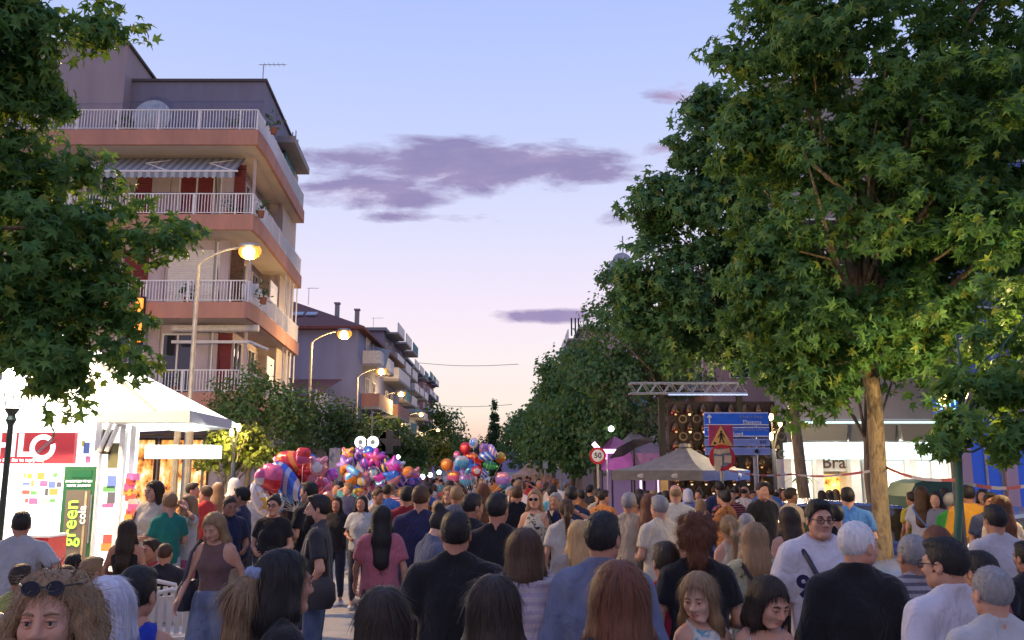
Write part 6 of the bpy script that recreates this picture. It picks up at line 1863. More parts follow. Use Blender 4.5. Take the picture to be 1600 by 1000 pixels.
# ------------------------------------------------------------------ trees
def leafmat(name, a, b_, yel=(.16, .17, .02)):
    def f(t, b):
        g = t.new('ShaderNodeNewGeometry'); tc = t.new('ShaderNodeTexCoord').outputs['Object']
        n = t.noise(tc, .9, 3, .6); r = g.outputs['Random Per Island']
        c = t.mix(r, (*a, 1), (*b_, 1))
        c = t.mix(t.math('MULTIPLY_ADD', n, 1.8, -.75, clamp=True), c, (*tuple(x * .6 for x in a), 1))
        c = t.mix(t.math('MULTIPLY', t.math('GREATER_THAN', r, .93), .6), c, (*yel, 1))
        t.l.new(c, b.inputs['Base Color']); b.inputs['Roughness'].default_value = .5; b.inputs['Specular IOR Level'].default_value = .35
        tr = t.new('ShaderNodeBsdfTranslucent'); t.l.new(t.mix(.5, c, (.22, .30, .03, 1)), tr.inputs[0])
        mx = t.new('ShaderNodeMixShader'); mx.inputs[0].default_value = .42
        out = t.n['Material Output']; t.l.new(b.outputs[0], mx.inputs[1]); t.l.new(tr.outputs[0], mx.inputs[2]); t.l.new(mx.outputs[0], out.inputs[0])
    return material(name, f)
LM = leafmat('maple_leaf', (.046, .15, .042), (.13, .27, .055), (.24, .25, .02)); LD = leafmat('dark_leaf', (.036, .09, .036), (.08, .155, .05)); LY = leafmat('lamplit_yellow_leaf', (.10, .14, .02), (.20, .21, .03)); LF = leafmat('far_leaf', (.052, .16, .062), (.12, .25, .085))  # LY has the yellow of lamplight painted into its leaf colour
def star_leaf():
    """five pointed lobed leaf, unit size, in the xy plane with the stalk at the origin; folded a little"""
    pts = [(0, 0, 0)]; rim = []
    tips = [(-125, .62), (-58, .95), (0, 1.08), (58, .95), (125, .62)]
    for i, (a, r) in enumerate(tips):
        rim.append((math.sin(R(a)) * r, .35 + math.cos(R(a)) * r * .9, -.22 * r))
        if i < 4:
            m = (a + tips[i + 1][0]) / 2; rim.append((math.sin(R(m)) * .36, .35 + math.cos(R(m)) * .36, .03))
    V = [(0, .35, .06), (0, -.02, 0)] + rim
    n = len(V); T = [(0, 1, 2)] + [(0, i, i + 1) for i in range(2, n - 1)] + [(0, n - 1, 1)]
    return np.array(V, np.float32), np.array(T, np.int32)
def blade_leaf():
    V = np.array([(0, 0, 0), (.34, .5, -.06), (0, 1, -.2), (-.34, .5, -.06)], np.float32)
    return V, np.array([(0, 1, 2), (0, 2, 3)], np.int32)
def frames(n, out, rg, droop=.55):
    """random leaf orientation: face roughly outward and up, tip drooping"""
    nz = out * .75 + np.array((0, -.12, .42)) + rg.normal(size=(n, 3)) * .55
    nz /= np.linalg.norm(nz, axis=1, keepdims=True)
    ty = out * .5 + rg.normal(size=(n, 3)) * .7 + np.array((0, 0, -droop))
    ty -= (ty * nz).sum(1, keepdims=True) * nz; ty /= np.linalg.norm(ty, axis=1, keepdims=True) + 1e-6
    tx = np.cross(ty, nz)
    return np.stack([tx, ty, nz], 2)
def tree(name, label, base, blobs, n, size, leaf, mat, trunk=(.16, .09), barkm=None, group=None, cat='tree', clump=46, cr=.34, own=0, limbs=24, seed=1, fork=None, shell=.5, lean=0.0):
    rg = np.random.default_rng(seed); base = np.array(base, float)
    r = empty(name, base, 0, label, cat, group)
    B = np.array([b for b, _ in blobs], float) - base; RR = np.array([x if hasattr(x, '__len__') else (x, x, x) for _, x in blobs], float)
    wt = (RR[:, 0] * RR[:, 2]) ** 1.0; wt /= wt.sum()
    nc = max(6, n // clump)
    bi = rg.choice(len(B), nc, p=wt)
    d = rg.normal(size=(nc, 3)); d /= np.linalg.norm(d, axis=1, keepdims=True)
    rad = rg.uniform(shell ** 3, 1, (nc, 1)) ** (1 / 3)
    cc = B[bi] + d * rad * RR[bi]
    crs = cr * rg.uniform(.6, 1.35, nc)
    k = rg.integers(0, nc, n)
    off = rg.normal(size=(n, 3)); off /= np.linalg.norm(off, axis=1, keepdims=True); off *= rg.uniform(0, 1, (n, 1)) ** .5
    off[:, 2] = off[:, 2] * .75 - .18 * (off[:, 0] ** 2 + off[:, 1] ** 2)
    p = cc[k] + off * crs[k][:, None]
    out = off * .8 + d[k] * .7; out /= np.linalg.norm(out, axis=1, keepdims=True) + 1e-6
    Mx = frames(n, out, rg)
    sc = size * rg.uniform(.65, 1.25, n)
    lv, lt = (star_leaf if leaf == 'star' else blade_leaf)()
    V = np.einsum('nij,kj->nki', Mx, lv) * sc[:, None, None] + p[:, None, :]
    if own:
        dist = np.linalg.norm(p + base - np.array((0, 0, HC)), axis=1)
        near = np.argsort(dist + rg.uniform(0, .4, n))[:own]
        keep = np.ones(n, bool); keep[near] = False
        me = np_mesh('leaf', lv, [lt], [mat], smooth=False)
        for i in near:
            o = link('leaf', me, r)
            M4 = Matrix.Identity(4)
            for a in range(3):
                for b in range(3): M4[a][b] = float(Mx[i, a, b] * sc[i])
                M4[a][3] = float(p[i, a])
            o.matrix_local = M4
        V = V[keep]; n = len(V)
    T = (lt[None] + (np.arange(n) * len(lv))[:, None, None]).reshape(-1, 3)
    cro = link('crown', np_mesh('crown', V.reshape(-1, 3), [T], [mat], smooth=False), r); cro['kind'] = 'stuff'
    m = MB(); top = np.average(B, axis=0, weights=wt); fz = fork or max(1.2, top[2] * .55)
    fp = np.array((top[0] * .2 - lean, top[1] * .2, fz))
    tr0 = None; tr = [(0, 0, -.05)] + [tuple(fp * t + np.array((.05 * math.sin(t * 5 + seed), .03 * math.cos(t * 4), 0))) for t in (.08, .35, .7)] + [tuple(fp)]
    up = np.array((top[0] * .3, top[1] * .3, max(top[2], fz + 1.0)))
    tr += [tuple(fp + (up - fp) * .45 + np.array((.08, .04, 0))), tuple(up)]
    m.tube(tr, [trunk[0] * 1.35, trunk[0] * 1.05, trunk[0] * .95, trunk[0] * .88, trunk[0] * .8, trunk[0] * .5, trunk[0] * .15], 10)
    pick = rg.choice(nc, min(limbs, nc), replace=False)
    for j, i in enumerate(pick):
        e = cc[i]; t0 = rg.uniform(.86, 1.0) if j % 3 else 1.0
        s0 = fp * t0; mid = s0 + (e - s0) * .5 + np.array((0, 0, .12 * np.linalg.norm(e - s0))) * (1 if e[2] > s0[2] else -.2) + rg.normal(size=3) * .12
        w = trunk[1] * (rg.uniform(.35, .7) if j > 4 else .85)
        m.tube([tuple(s0), tuple(s0 + (mid - s0) * .55 + rg.normal(size=3) * .05), tuple(mid), tuple(e)], [w, w * .75, w * .5, .012], 6)
    m.build('trunk', barkm or M['bark'], r, smooth=True)
    return r
def pb(px, py, Y, rp, dy=0, sx=1.0, sz=1.0):
    c = at(px, py, Y + dy); q = rp * Y / F
    return (tuple(c), (q * sx, q * 1.0, q * sz))
# big sweetgum whose trunk stands in the square
tree('sweetgum_tree', 'big broad star leaved tree with sandy trunk in the square, nearest of its row', (at(1392, 880, 12).x, 12, 0.12),
     [pb(1400, 90, 12, 275), pb(1240, 60, 12, 120), pb(1350, 330, 12, 210), pb(1185, 220, 12, 78, -.3), pb(1500, 390, 12, 180), pb(1225, 430, 12, 85, -.4), pb(1290, 510, 12, 78, -.5), pb(1190, 520, 12, 42),
      pb(1430, 510, 12, 80, -.6), pb(1560, 230, 12, 240), pb(1250, 600, 12, 40, -.5), pb(1165, 400, 12, 45), pb(1155, 480, 12, 32), pb(1135, 110, 12, 36), pb(1300, 600, 12, 28, -.4), pb(1195, 585, 12, 22), pb(1440, 590, 12, 30, -.4)], 36000, .118, 'star', LM, (.118, .085), M['palebark'], own=150, seed=4, cr=.28, fork=4.0, lean=.30, limbs=46, shell=.35, clump=40)
tree('sweetgum_tree', 'slim young star leaved tree whose low crown hangs before the blue offices', (at(1489, 880, 9).x, 9.0, .12),
     [pb(1545, 640, 8.8, 85), pb(1590, 560, 9, 90), pb(1468, 690, 8.8, 26), pb(1575, 690, 8.8, 30), pb(1520, 600, 9, 50), pb(1640, 640, 9, 90), pb(1600, 480, 9.2, 70)], 2600, .105, 'star', LM, (.042, .03), plain('greenlitbark', (.05, .12, .08), .8), own=100, seed=9, cr=.16, fork=2.3, limbs=16, clump=26)  # green light falling on this trunk is painted into its colour
# the maple that leans in from the near pavement
tree('sweetgum_tree', 'dark star leaved tree reaching in over the kiosk from the near pavement', (-6.6, 7.6, .12),
     [pb(20, 40, 6.6, 95), pb(190, 35, 6.6, 32), pb(135, 30, 6.6, 45), pb(15, 200, 7, 78), pb(60, 400, 7.2, 130), pb(240, 368, 7.2, 48, 0, 1.2, .6), pb(185, 480, 7.2, 60), pb(80, 530, 7.2, 75), pb(215, 565, 7.2, 24), pb(95, 610, 7.2, 24), pb(-120, 320, 7.4, 230), pb(92, 150, 6.8, 22), pb(140, 310, 7.2, 32), pb(-80, 60, 6.6, 150), pb(150, 545, 7.2, 42), pb(85, 640, 7.2, 14), pb(215, 310, 7.2, 16), pb(20, 300, 7.2, 80), pb(10, 480, 7.2, 95), pb(30, 130, 7, 60), pb(130, 420, 7.2, 60), pb(120, 250, 7, 28), pb(255, 385, 7.2, 26)],
     15500, .082, 'star', LM, (.17, .07), M['bark'], own=150, seed=21, cr=.19, fork=4.2, limbs=46, clump=30, shell=.2)
# row of street trees on the far side of the square and down the road
row = [(20.5, 6.9, 11.2, 3.9, 5.0), (31, 6.4, 11.2, 3.2, 0), (37, 5.9, 9.6, 3.1, 0), (44, 5.5, 9.6, 3.1, 0), (52, 5.0, 9.8, 3.2, 0), (62, 4.3, 9.6, 3.2, 0), (75, 3.6, 10.0, 3.4, 0), (92, 2.8, 10.2, 3.6, 0), (114, 1.9, 10.5, 4.0, 0)]
rl = ['high crowned street tree with dark trunk in front of the shop doorway', 'street tree behind the stage truss, second in the receding row', 'third street tree of the receding row beyond the parasol', 'fourth street tree in the receding row below the pinkish block', 'fifth street tree of the receding row',
      'sixth street tree of the receding row under the peach block', 'seventh street tree of the receding row', 'eighth street tree, small before the sunset glow', 'last visible street tree of the row beside the cypress']
for i, ((Y, X, h, w, lo_), lb) in enumerate(zip(row, rl)):
    b0 = (X, Y, .12); s = i * 3 + 2
    rg_ = np.random.default_rng(s)
    bl = [((X, Y, h * .52), (w * .98, w, h * .33)), ((X - .3, Y, h * .75), (w * .72, w * .75, h * .22)), ((X + .2, Y - .2, h * .34), (w * .85, w * .8, h * .12))]
    SH = {20.5: [(1075, 225, 45), (1030, 320, 48), (1015, 420, 58), (1120, 330, 95), (1085, 450, 80), (1165, 230, 90), (1050, 525, 45), (1000, 480, 36), (1150, 520, 60), (1200, 420, 90), (1250, 560, 60), (1300, 480, 90), (1110, 170, 45)],
          31: [(965, 438, 34), (965, 520, 66), (990, 610, 72), (935, 590, 44), (1015, 480, 60), (1060, 560, 60), (945, 680, 44), (1000, 690, 40)], 37: [(905, 560, 34), (912, 640, 60), (890, 690, 40)], 44: [(868, 588, 28), (875, 655, 50), (850, 700, 30)]}
    if Y in SH: bl = [pb(px, py, Y, rr) for px, py, rr in SH[Y]]
    for _ in range(0 if Y in SH else 7):
        a = rg_.uniform(0, 6.28); bl.append(((X + math.cos(a) * w * .75, Y + math.sin(a) * w * .6, h * rg_.uniform(.35, .85)), w * rg_.uniform(.24, .4)))
    near = Y < 35
    tree('street_tree', lb, b0, bl, 15000 if near else (8000 if Y < 60 else 5200), .17 if near else (.22 if Y < 60 else .34), 'star' if Y < 24 else 'blade', LF, (.14 if lo_ else .17, .09), M['bark'], 'street trees in the receding row', fork=4.4 if lo_ else None, seed=s, cr=.45 if near else .65, clump=40, shell=.45, limbs=16)
# bare trunks in front of the shop belong to small trees of the square
for px, Y, lb, h in ((1358, 17.0, 'grey trunked small tree beside the sandy trunk', 4.6),):
    c = at(px, 760, Y)
    tree('small_tree', lb, (c.x, Y, .12), [((c.x, Y, h), (1.3, 1.3, .9)), ((c.x - .5, Y, h - .5), .7), ((c.x + .6, Y + .2, h + .5), .8)], 2200, .14, 'star', LM, (.065, .04), M['bark'], seed=int(px), cr=.4, limbs=10)
# planted tub by the shop: small palm like plant
def potted(px, py, Y, label):
    c = at(px, py, Y); r = empty('potted_plant', (c.x, Y, .12), 0, label, 'plant'); rg = np.random.default_rng(int(px))
    q = MB(); q.lathe([(.16, 0), (.22, .45), (.20, .45), (.19, .40)], 12); q.build('pot', M['white'], r)
    q = MB(); q.tube([(0, 0, .4), (.02, 0, c.z - .3)], .03, 6); q.build('stem', M['bark'], r)
    for i in range(11):
        a = rg.uniform(0, 6.28); L = rg.uniform(.35, .6); q = MB(); V = []
        for k in range(5):
            t = k / 4; w = .05 * math.sin(math.pi * min(1, t * .9 + .08)); x, y, z = math.cos(a) * L * t, math.sin(a) * L * t, c.z - .3 + .25 * t - .38 * t * t
            V += [(x - math.sin(a) * w, y + math.cos(a) * w, z), (x + math.sin(a) * w, y - math.cos(a) * w, z)]
        q.add(V, [(2 * k, 2 * k + 1, 2 * k + 3, 2 * k + 2) for k in range(4)]); q.build('leaf', LM, r)
potted(1254, 738, 24.5, 'palm like plant in a white pot in front of the yellow lit shop window')
# roadside trees on the left, in front of the apartment block
def small(name, label, Y, bl, n, sz, mat, seed, X=None, **kw):
    x = bl[0][0][0] if X is None else X
    tree(name, label, (x, Y, .12), bl, n, sz, 'blade', mat, (.09, .04), M['bark'], 'small trees along the apartment fronts', seed=seed, cr=kw.get('cr', .38), limbs=12, clump=30)
small('small_tree', 'dark leafy tree hiding the foot of the salmon block', 25, [pb(390, 622, 25, 52), pb(420, 665, 25, 62), pb(352, 645, 25, 36), pb(450, 640, 25, 40), pb(395, 585, 25, 16)], 5200, .13, LD, 31)
small('small_tree', 'rounded tree in front of the lilac gable, beside the second lamp', 30, [pb(512, 645, 30, 46), pb(500, 680, 30, 50), pb(540, 680, 30, 34), pb(470, 670, 30, 40)], 4600, .15, LD, 33)
small('lit_shrub', 'yellow lit leafy shrub around the dark lantern post', 20.4, [pb(352, 702, 20.4, 32), pb(395, 704, 20.4, 34), pb(375, 690, 20.4, 26), pb(330, 712, 20.4, 18)], 2300, .12, LY, 35, cr=.26)
small('small_tree', 'dark tree in front of the lilac house balconies', 50, [pb(608, 688, 50, 34), pb(648, 698, 50, 24), pb(583, 668, 50, 24), pb(638, 708, 50, 32), pb(612, 662, 50, 14)], 4000, .24, LD, 37, cr=.6)
small('small_tree', 'yellowish tree lit from below by the fifth lamp', 72, [pb(684, 708, 72, 20), pb(668, 700, 72, 18), pb(692, 700, 72, 12)], 2600, .27, LY, 39, cr=.6)
small('small_tree', 'dark dome of trees closing the road beneath the last lamp', 130, [pb(692, 668, 130, 32), pb(706, 690, 130, 26), pb(684, 645, 130, 14), pb(670, 680, 130, 24)], 3200, .5, LD, 41, cr=1.2)
small('small_tree', 'low dark tree at the very end of the road', 170, [pb(735, 705, 170, 22), pb(760, 700, 170, 22), pb(715, 700, 170, 22), pb(785, 690, 170, 24), pb(800, 670, 170, 20)], 3000, .6, LD, 43, cr=1.4)
def cypress(px, pyt, Y, w, label):
    c = at(px, 700, Y); zt = Z_at(pyt, Y)
    bl = [((c.x, Y, zt * f), (w * g, w * g, zt * .16)) for f, g in ((.2, 1), (.4, 1), (.6, .8), (.78, .55), (.92, .25))]
    tree('cypress_tree', label, (c.x, Y, 0), bl, 5200, .5, 'blade', LD, (.2, .06), M['bark'], seed=int(px), cr=.5, limbs=6, clump=22)
cypress(772, 632, 170, 1.25, 'slender pointed cypress against the sunset at the end of the road')
# ------------------------------------------------------------------ people one can tell apart, nearest first
BLK, NAVY, WHT, GRYT = (.014, .014, .017), (.018, .024, .065), (.62, .60, .62), (.40, .39, .42)
DEN = ('wide', (.10, .125, .20), 'denim', (.20, .235, .31)); JEANS = ('trousers', (.05, .08, .16), 'denim', (.11, .15, .25)); DKT = ('trousers', (.02, .022, .03)); BEI = ('trousers', (.38, .31, .23))
def item(root, name, label, cat, mesh, mat, loc=(0, 0, 0), rot=(0, 0, 0), group=None, smooth=True, strap=None):
    """something carried: a thing of its own, placed in the carrier's frame"""
    r = bpy.data.objects.new(name, None); C.objects.link(r)
    r.location = root.location; r.rotation_euler = root.rotation_euler; r.scale = root.scale
    tag(r, label, cat, group)
    o = mesh.build('body', mat, r, smooth=smooth); o.location = loc; o.rotation_euler = rot
    if strap:
        q = MB(); q.tube(strap, .016, 6, False); q.build('strap', mat, r, smooth=True)
    return r
def bag_mesh(w, h, d):
    q = MB(); V = []
    for z, f in ((-h / 2, .82), (-h / 4, 1.05), (h / 4, .98), (h / 2, .62)):
        for k in range(10):
            a = 2 * math.pi * k / 10; cx, cy = math.cos(a), math.sin(a)
            V.append((math.copysign(abs(cx) ** .6, cx) * w / 2 * f, math.copysign(abs(cy) ** .6, cy) * d / 2 * f, z))
    q.add(V, [(10 * i + k, 10 * i + (k + 1) % 10, 10 * i + 10 + (k + 1) % 10, 10 * i + 10 + k) for i in range(3) for k in range(10)] + [tuple(range(9, -1, -1)), tuple(range(30, 40))])
    return q
def phone(root, A, side, label):
    w = A[side][2]; e = A[side][1]; d = (w - e) / np.linalg.norm(w - e); c = w + d * .10
    item(root, 'phone', label, 'phone', MB().box((0, 0, 0), (.075, .012, .15)), plain('phone_black', (.02, .02, .025), .15, bmp=0), (c[0], c[1] + .02, c[2] + .03), (R(20), 0, 0), smooth=False)
def crossbag(label, mat=None, side=1, low=.98):
    def f(root, A):
        s_ = side
        strap = [(-s_ * .11, -.10, 1.44), (-s_ * .125, .02, 1.475), (-s_ * .08, .125, 1.40), (0, .155, 1.28), (s_ * .12, .15, 1.12), (s_ * .20, .06, low + .08)]
        back = [(-s_ * .11, -.10, 1.44), (-s_ * .04, -.145, 1.32), (s_ * .10, -.15, 1.14), (s_ * .20, .0, low + .08)]
        item(root, 'shoulder_bag', label, 'bag', bag_mesh(.10, .20, .24), mat or plain('bag_black', (.018, .018, .022), .5), (s_ * .235, .03, low), strap=strap + back[::-1])
    return f
def handbag(label, col=(.02, .018, .02), side=1, z=1.02, size=(.14, .26, .32)):
    def f(root, A):
        item(root, 'handbag', label, 'bag', bag_mesh(size[0], size[1], size[2]), plain('bag_%02d_%02d' % (int(col[0] * 99), int(col[1] * 99)), col, .5), (side * .25, -.03, z), strap=[(side * .25, .10, z + .08), (side * .20, .06, 1.38), (side * .17, -.01, 1.475), (side * .20, -.10, 1.38), (side * .25, -.13, z + .08)])
    return f
def both(*fs):
    def f(root, A):
        for q in fs: q(root, A)
    return f
def carry_bag(label, col, side=1, size=(.10, .34, .30), dz=-.28):
    def f(root, A):
        w = A[side][2]
        item(root, 'carrier_bag', label, 'bag', bag_mesh(*size), plain('carrier_%02d_%02d_%02d' % tuple(int(c * 99) for c in col), col, .5), (w[0], w[1], w[2] + dz), strap=[(w[0], w[1] + .05, w[2] + dz + size[1] * .45), (w[0], w[1], w[2] - .07), (w[0], w[1] - .05, w[2] + dz + size[1] * .45)])
    return f
def stripe_bar(root, A):
    q = MB(); q.box((0, -.136, 1.30), (.22, .012, .05)); q.build('shirt_print', plain('print_pale', (.4, .4, .42), .8), root)
def print_909(root, A):
    t = text('shirt_print', '909', .17, (.075, .200, 1.24), (R(90), 0, R(180)), cloth((.02, .02, .07)), root, ext=.002, bold=.006)
    strap = [(.135, -.12, 1.42), (.13, .0, 1.475), (.11, .125, 1.40), (.055, .20, 1.26), (-.02, .215, 1.12), (-.12, .205, .98)]
    item(root, 'shoulder_bag', 'black cross body strap bag on the smiling man in the oversized white shirt', 'bag', bag_mesh(.24, .16, .09), plain('bag_navy', (.02, .018, .035), .5), (-.14, .21, .95), strap=strap)

# front row
person(80, 886, 2.55, 184, 'woman with wild curly grey blonde hair and sunglasses pushed up, facing the camera', sex='f', hair=('wild', 'LB'), top=('tee', (.05, .05, .08)), head=(4, -2), glasses='onhead', tone=0, mouth=.0)
person(172, 893, 3.25, 8, 'white haired elderly woman right behind the curly haired woman', sex='f', hair=('bob', 'SB'), top=('tee', (.20, .22, .26)), tone=1)
person(210, 878, 3.75, 24, 'dark short haired woman in a royal blue strap top with green bag strap', sex='f', hair=('short', 'K'), top=('tank', (.02, .045, .40)), head=(-30, 4), tone=0, extras=handbag('green shoulder bag strap on the woman in royal blue', (.02, .22, .09), -1))
person(440, 851, 3.45, -62, 'woman in black with a pale scrunchie and long ash blonde ponytail, seen in profile', sex='f', hair=('bob', 'K', 'LB'), top=('tee', BLK), head=(8, 4), tone=1)
person(600, 908, 3.0, 2, 'woman with long dark brown hair at the bottom edge, beside the shopping bags', sex='f', hair=('longstraight', 'DB'), top=('tee', BLK), tone=0)
person(772, 890, 3.1, -3, 'woman with long chestnut tinged dark hair in front of the man in a black tee', sex='f', hair=('long', 'DB'), top=('tank', (.30, .22, .20)), tone=0)
person(967, 867, 2.95, 3, 'woman with very long auburn tinged hair in black, in front of the blue jacket', sex='f', hair=('long', 'AU'), top=('sweat', BLK), tone=0, build=1.02)
person(1094, 892, 4.5, 186, 'girl facing the camera in a white tank top with a blue flower print', sex='f', hair=('long', 'LB'), top=('tank', (.60, .60, .56), 'floral', (.12, .30, .42)), tone=3, headscale=1.08, build=.86, head=(-34, 12), arms=('carry', 'hang'))
person(1188, 897, 4.4, 178, 'child with dark hair facing the camera in blue and white vertical stripes', sex='f', hair=('bob', 'DB'), top=('strap', (.03, .12, .30), 'vstripe', (.40, .55, .62)), tone=0, headscale=1.10, build=.86, head=(24, 20), arms=('bent', 'hang'))
person(712, 793, 5.0, 1, 'broad man in a black tee with short dark hair, back to the camera, mid crowd', hair=('short', 'K'), top=('tee', BLK), build=1.14, tone=1, girth=1.05)
person(820, 820, 4.6, -4, 'woman with brown bob wearing a folded cream and mauve shawl', sex='f', hair=('bob', 'BR'), top=('shawl', (.40, .335, .36), 'stripe', (.30, .25, .31)), tone=0)
person(940, 794, 4.4, -12, 'man in a blue grey linen jacket with slick black hair', hair=('short', 'K'), top=('jacket', (.105, .125, .215), 'denim', (.15, .17, .25)), build=.97, tone=1, head=(-16, 0))
person(1040, 845, 5.3, 8, 'boy with dark reddish hair in a red tee', hair=('short', 'DB'), top=('tee', (.36, .025, .045)), build=.9, headscale=1.05, tone=0)
person(1087, 799, 5.2, -6, 'woman with curly copper brown hair pinned up in a black wide necked top', sex='f', hair=('curly', 'AU'), top=('boat', BLK), tone=0, arms=('bent', 'hang'))
person(1178, 812, 6.3, -4, 'woman with straight honey blonde hair in a pale green leafy printed shirt', sex='f', hair=('long', 'LB'), top=('tee', (.36, .34, .22), 'floral', (.06, .09, .05)), tone=0, bottom=BEI, extras=crossbag('dark thin strapped bag on the honey blonde woman', None, 1))
person(1280, 771, 5.7, 176, 'smiling man in glasses and an oversized white printed tee, facing the camera', hair=('short', 'K'), top=('loose', (.56, .54, .60)), tone=0, head=(6, 2), headscale=.93, build=.97, glasses='clear', mouth=.002, extras=print_909, bottom=DKT)
person(1333, 808, 4.6, -16, 'white haired man in a black jacket looking away to the side', hair=('grey', 'WH'), top=('jacket', BLK), build=.96, tone=0, head=(-46, 4))
person(1426, 830, 5.0, 6, 'elderly man with cropped white hair in a striped grey tee, glasses cord on his nape', hair=('grey', 'GR'), top=('tee', (.32, .30, .33), 'stripe', (.10, .09, .12)), tone=2, girth=1.05)
person(1482, 833, 4.15, 14, 'dark haired man in glasses and a crisp white shirt, back to the camera', hair=('short', 'K'), top=('shirt', (.56, .55, .63)), tone=0, head=(22, 2), glasses='clear', build=1.06)
person(1547, 878, 3.9, 4, 'short balding grey haired person in a pale tee in the bottom corner', hair=('grey', 'GR'), top=('tee', (.44, .44, .46)), tone=0)
person(1462, 818, 6.4, 0, 'person with red brown bob half hidden between the two glasses wearers', sex='f', hair=('bob', 'AU'), top=('tee', (.10, .03, .03)), tone=0)
person(1556, 785, 7.2, 2, 'young man in a pale grey tee and dark trousers, back turned, by the offices', hair=('short', 'K'), top=('tee', (.44, .42, .45)), bottom=DKT, tone=1)
person(1528, 868, 5.4, 20, 'small child with black hair behind the man in the white shirt', hair=('short', 'K'), top=('tee', (.25, .04, .05)), tone=1, headscale=1.2, build=.85)
person(1602, 842, 6.0, 10, 'person in a black top cut off by the picture edge', hair=('short', 'K'), top=('tee', BLK), tone=1)
# middle ground, kiosk side
person(340, 794, 7.7, 172, 'young woman walking towards the camera in a brown strap top and wide jeans, looking down', sex='f', hair=('longside', 'LB'), top=('tank', (.13, .075, .07)), bottom=DEN, arms=('fwd', 'back'), head=(-4, 24), tone=0, legs='walk', extras=handbag('dark shoulder bag at the side of the walking young woman', (.03, .03, .045), 1, 1.0), face=True)
person(498, 769, 7.9, 96, 'bearded man in a charcoal polo shirt and jeans, in profile', hair=('short', 'K'), top=('polo', (.032, .032, .038)), bottom=JEANS, arms=('pocket', 'pocket'), beard='K', tone=0, girth=1.12, build=1.06, extras=handbag('dark sling bag behind the bearded man', (.02, .018, .022), -1, .96))
person(428, 771, 10.5, 178, 'woman with glasses in a black dress facing the camera, holding a phone', sex='f', hair=('bun', 'K'), top=('boat', BLK), bottom=('skirt', BLK), arms=('bent', 'bent'), glasses='clear', tone=0, extras=lambda r, A: phone(r, A, -1, 'phone in the hand of the woman in black before the balloons'))
person(483, 750, 11.0, 70, 'man with cropped black hair in a black tee right under the red balloons', hair=('short', 'K'), top=('tee', BLK), tone=0, arms=('bent', 'bent'), build=1.05)
person(357, 770, 10.6, -140, 'tanned man with shaven hair in navy, looking down', hair=('buzz', 'DB'), top=('tee', NAVY), tone=2, arms=('bent', 'bent'), head=(0, 16), bottom=BEI)
person(377, 758, 11.2, 90, 'man with short dark hair in navy, in profile behind the tanned man', hair=('short', 'K'), top=('tee', NAVY), tone=2, arms=('bent', 'bent'))
person(596, 786, 8.3, 12, 'woman with very long black hair in a pink puff sleeved blouse', sex='f', hair=('longstraight', 'K'), top=('tee', (.42, .13, .17)), tone=0, arms=('hang', 'fwd'), extras=carry_bag('white and red plastic carrier bag beside the pink blouse', (.55, .50, .53), 1, (.16, .34, .26), -.12), bottom=DKT)
person(636, 757, 10.8, 0, 'man with dark hair in a maroon tee, back turned', hair=('short', 'K'), top=('tee', (.23, .018, .03)), tone=1, build=1.05)
person(657, 755, 9.0, -8, 'man with short grey brown hair in a navy tee, back turned', hair=('short', 'BR'), top=('tee', (.028, .03, .08)), tone=0, build=1.1)
person(678, 786, 6.9, -58, 'woman with a top knot in a slate grey tee, bending over', sex='f', hair=('bun', 'K'), top=('tee', (.085, .10, .155)), tone=3, head=(0, 32), arms=('bent', 'bent'))
person(776, 766, 7.0, -6, 'tall man in a dark tee with thick black hair, back turned', hair=('short', 'K'), top=('tee', (.013, .014, .02)), tone=1, build=1.08, head=(-14, 0))
person(735, 767, 8.4, -30, 'man with black hair and flushed cheek behind the broad man', hair=('short', 'K'), top=('tee', (.02, .02, .03)), tone=2, head=(-20, 6))
person(885, 777, 9.8, 0, 'woman with brown ponytail in a white tee lifting an arm to her head', sex='f', hair=('ponytail', 'BR'), top=('tee', (.50, .46, .40)), bottom=('wide', (.42, .46, .38)), arms=('up', 'hang'), tone=0)
person(905, 809, 6.8, 4, 'girl with long wavy golden blonde hair next to the blue jacket', sex='f', hair=('long', 'BL'), top=('tee', (.30, .26, .22)), tone=3)
person(836, 762, 11.5, 168, 'blonde woman in a cream dress with black flowers, facing the camera', sex='f', hair=('long', 'LB'), top=('dress', (.46, .42, .34), 'floral', (.02, .02, .02)), bottom=('dress',), arms=('bent', 'hang'), tone=0, glasses='dark', extras=handbag('black handbag on the arm of the woman in the flowered dress', (.02, .018, .02), -1, 1.0))
person(863, 756, 14.0, 0, 'man with dark hair in a turquoise tee', hair=('short', 'K'), top=('tee', (.08, .30, .42)), tone=0)
person(893, 757, 11.6, 6, 'man with short black hair in a navy tee behind the ponytail', hair=('short', 'K'), top=('tee', NAVY), tone=1, arms=('bent', 'hang'))
person(983, 767, 10.2, -22, 'man with greying hair in a beige tee, turned towards the stage', hair=('short', 'GR'), top=('tee', (.42, .34, .25)), tone=1, bottom=BEI)
person(1000, 770, 11.0, 60, 'woman with dark hair in a pale mint dress beside the man in beige', sex='f', hair=('lowtail', 'DB'), top=('dress', (.36, .40, .34)), bottom=('dress',), tone=0)
person(1017, 769, 10.0, -50, 'young woman with copper hair holding her arm, in a black skirt', sex='f', hair=('long', 'AU'), top=('tank', (.40, .24, .20)), bottom=('skirt', BLK), tone=0, arms=('cross', 'bent'))
person(1031, 771, 9.2, 26, 'man in a black cap and white tee with folded arm', hair=('short', 'GR'), top=('tee', (.54, .47, .36)), tone=0, arms=('hang', 'bent'), girth=1.15, bottom=DKT)
person(1056, 754, 11.8, -4, 'bald man in an untucked white tee', hair=('fringe', 'LB'), top=('tee', (.52, .49, .42)), tone=0, build=1.05, bottom=DKT)
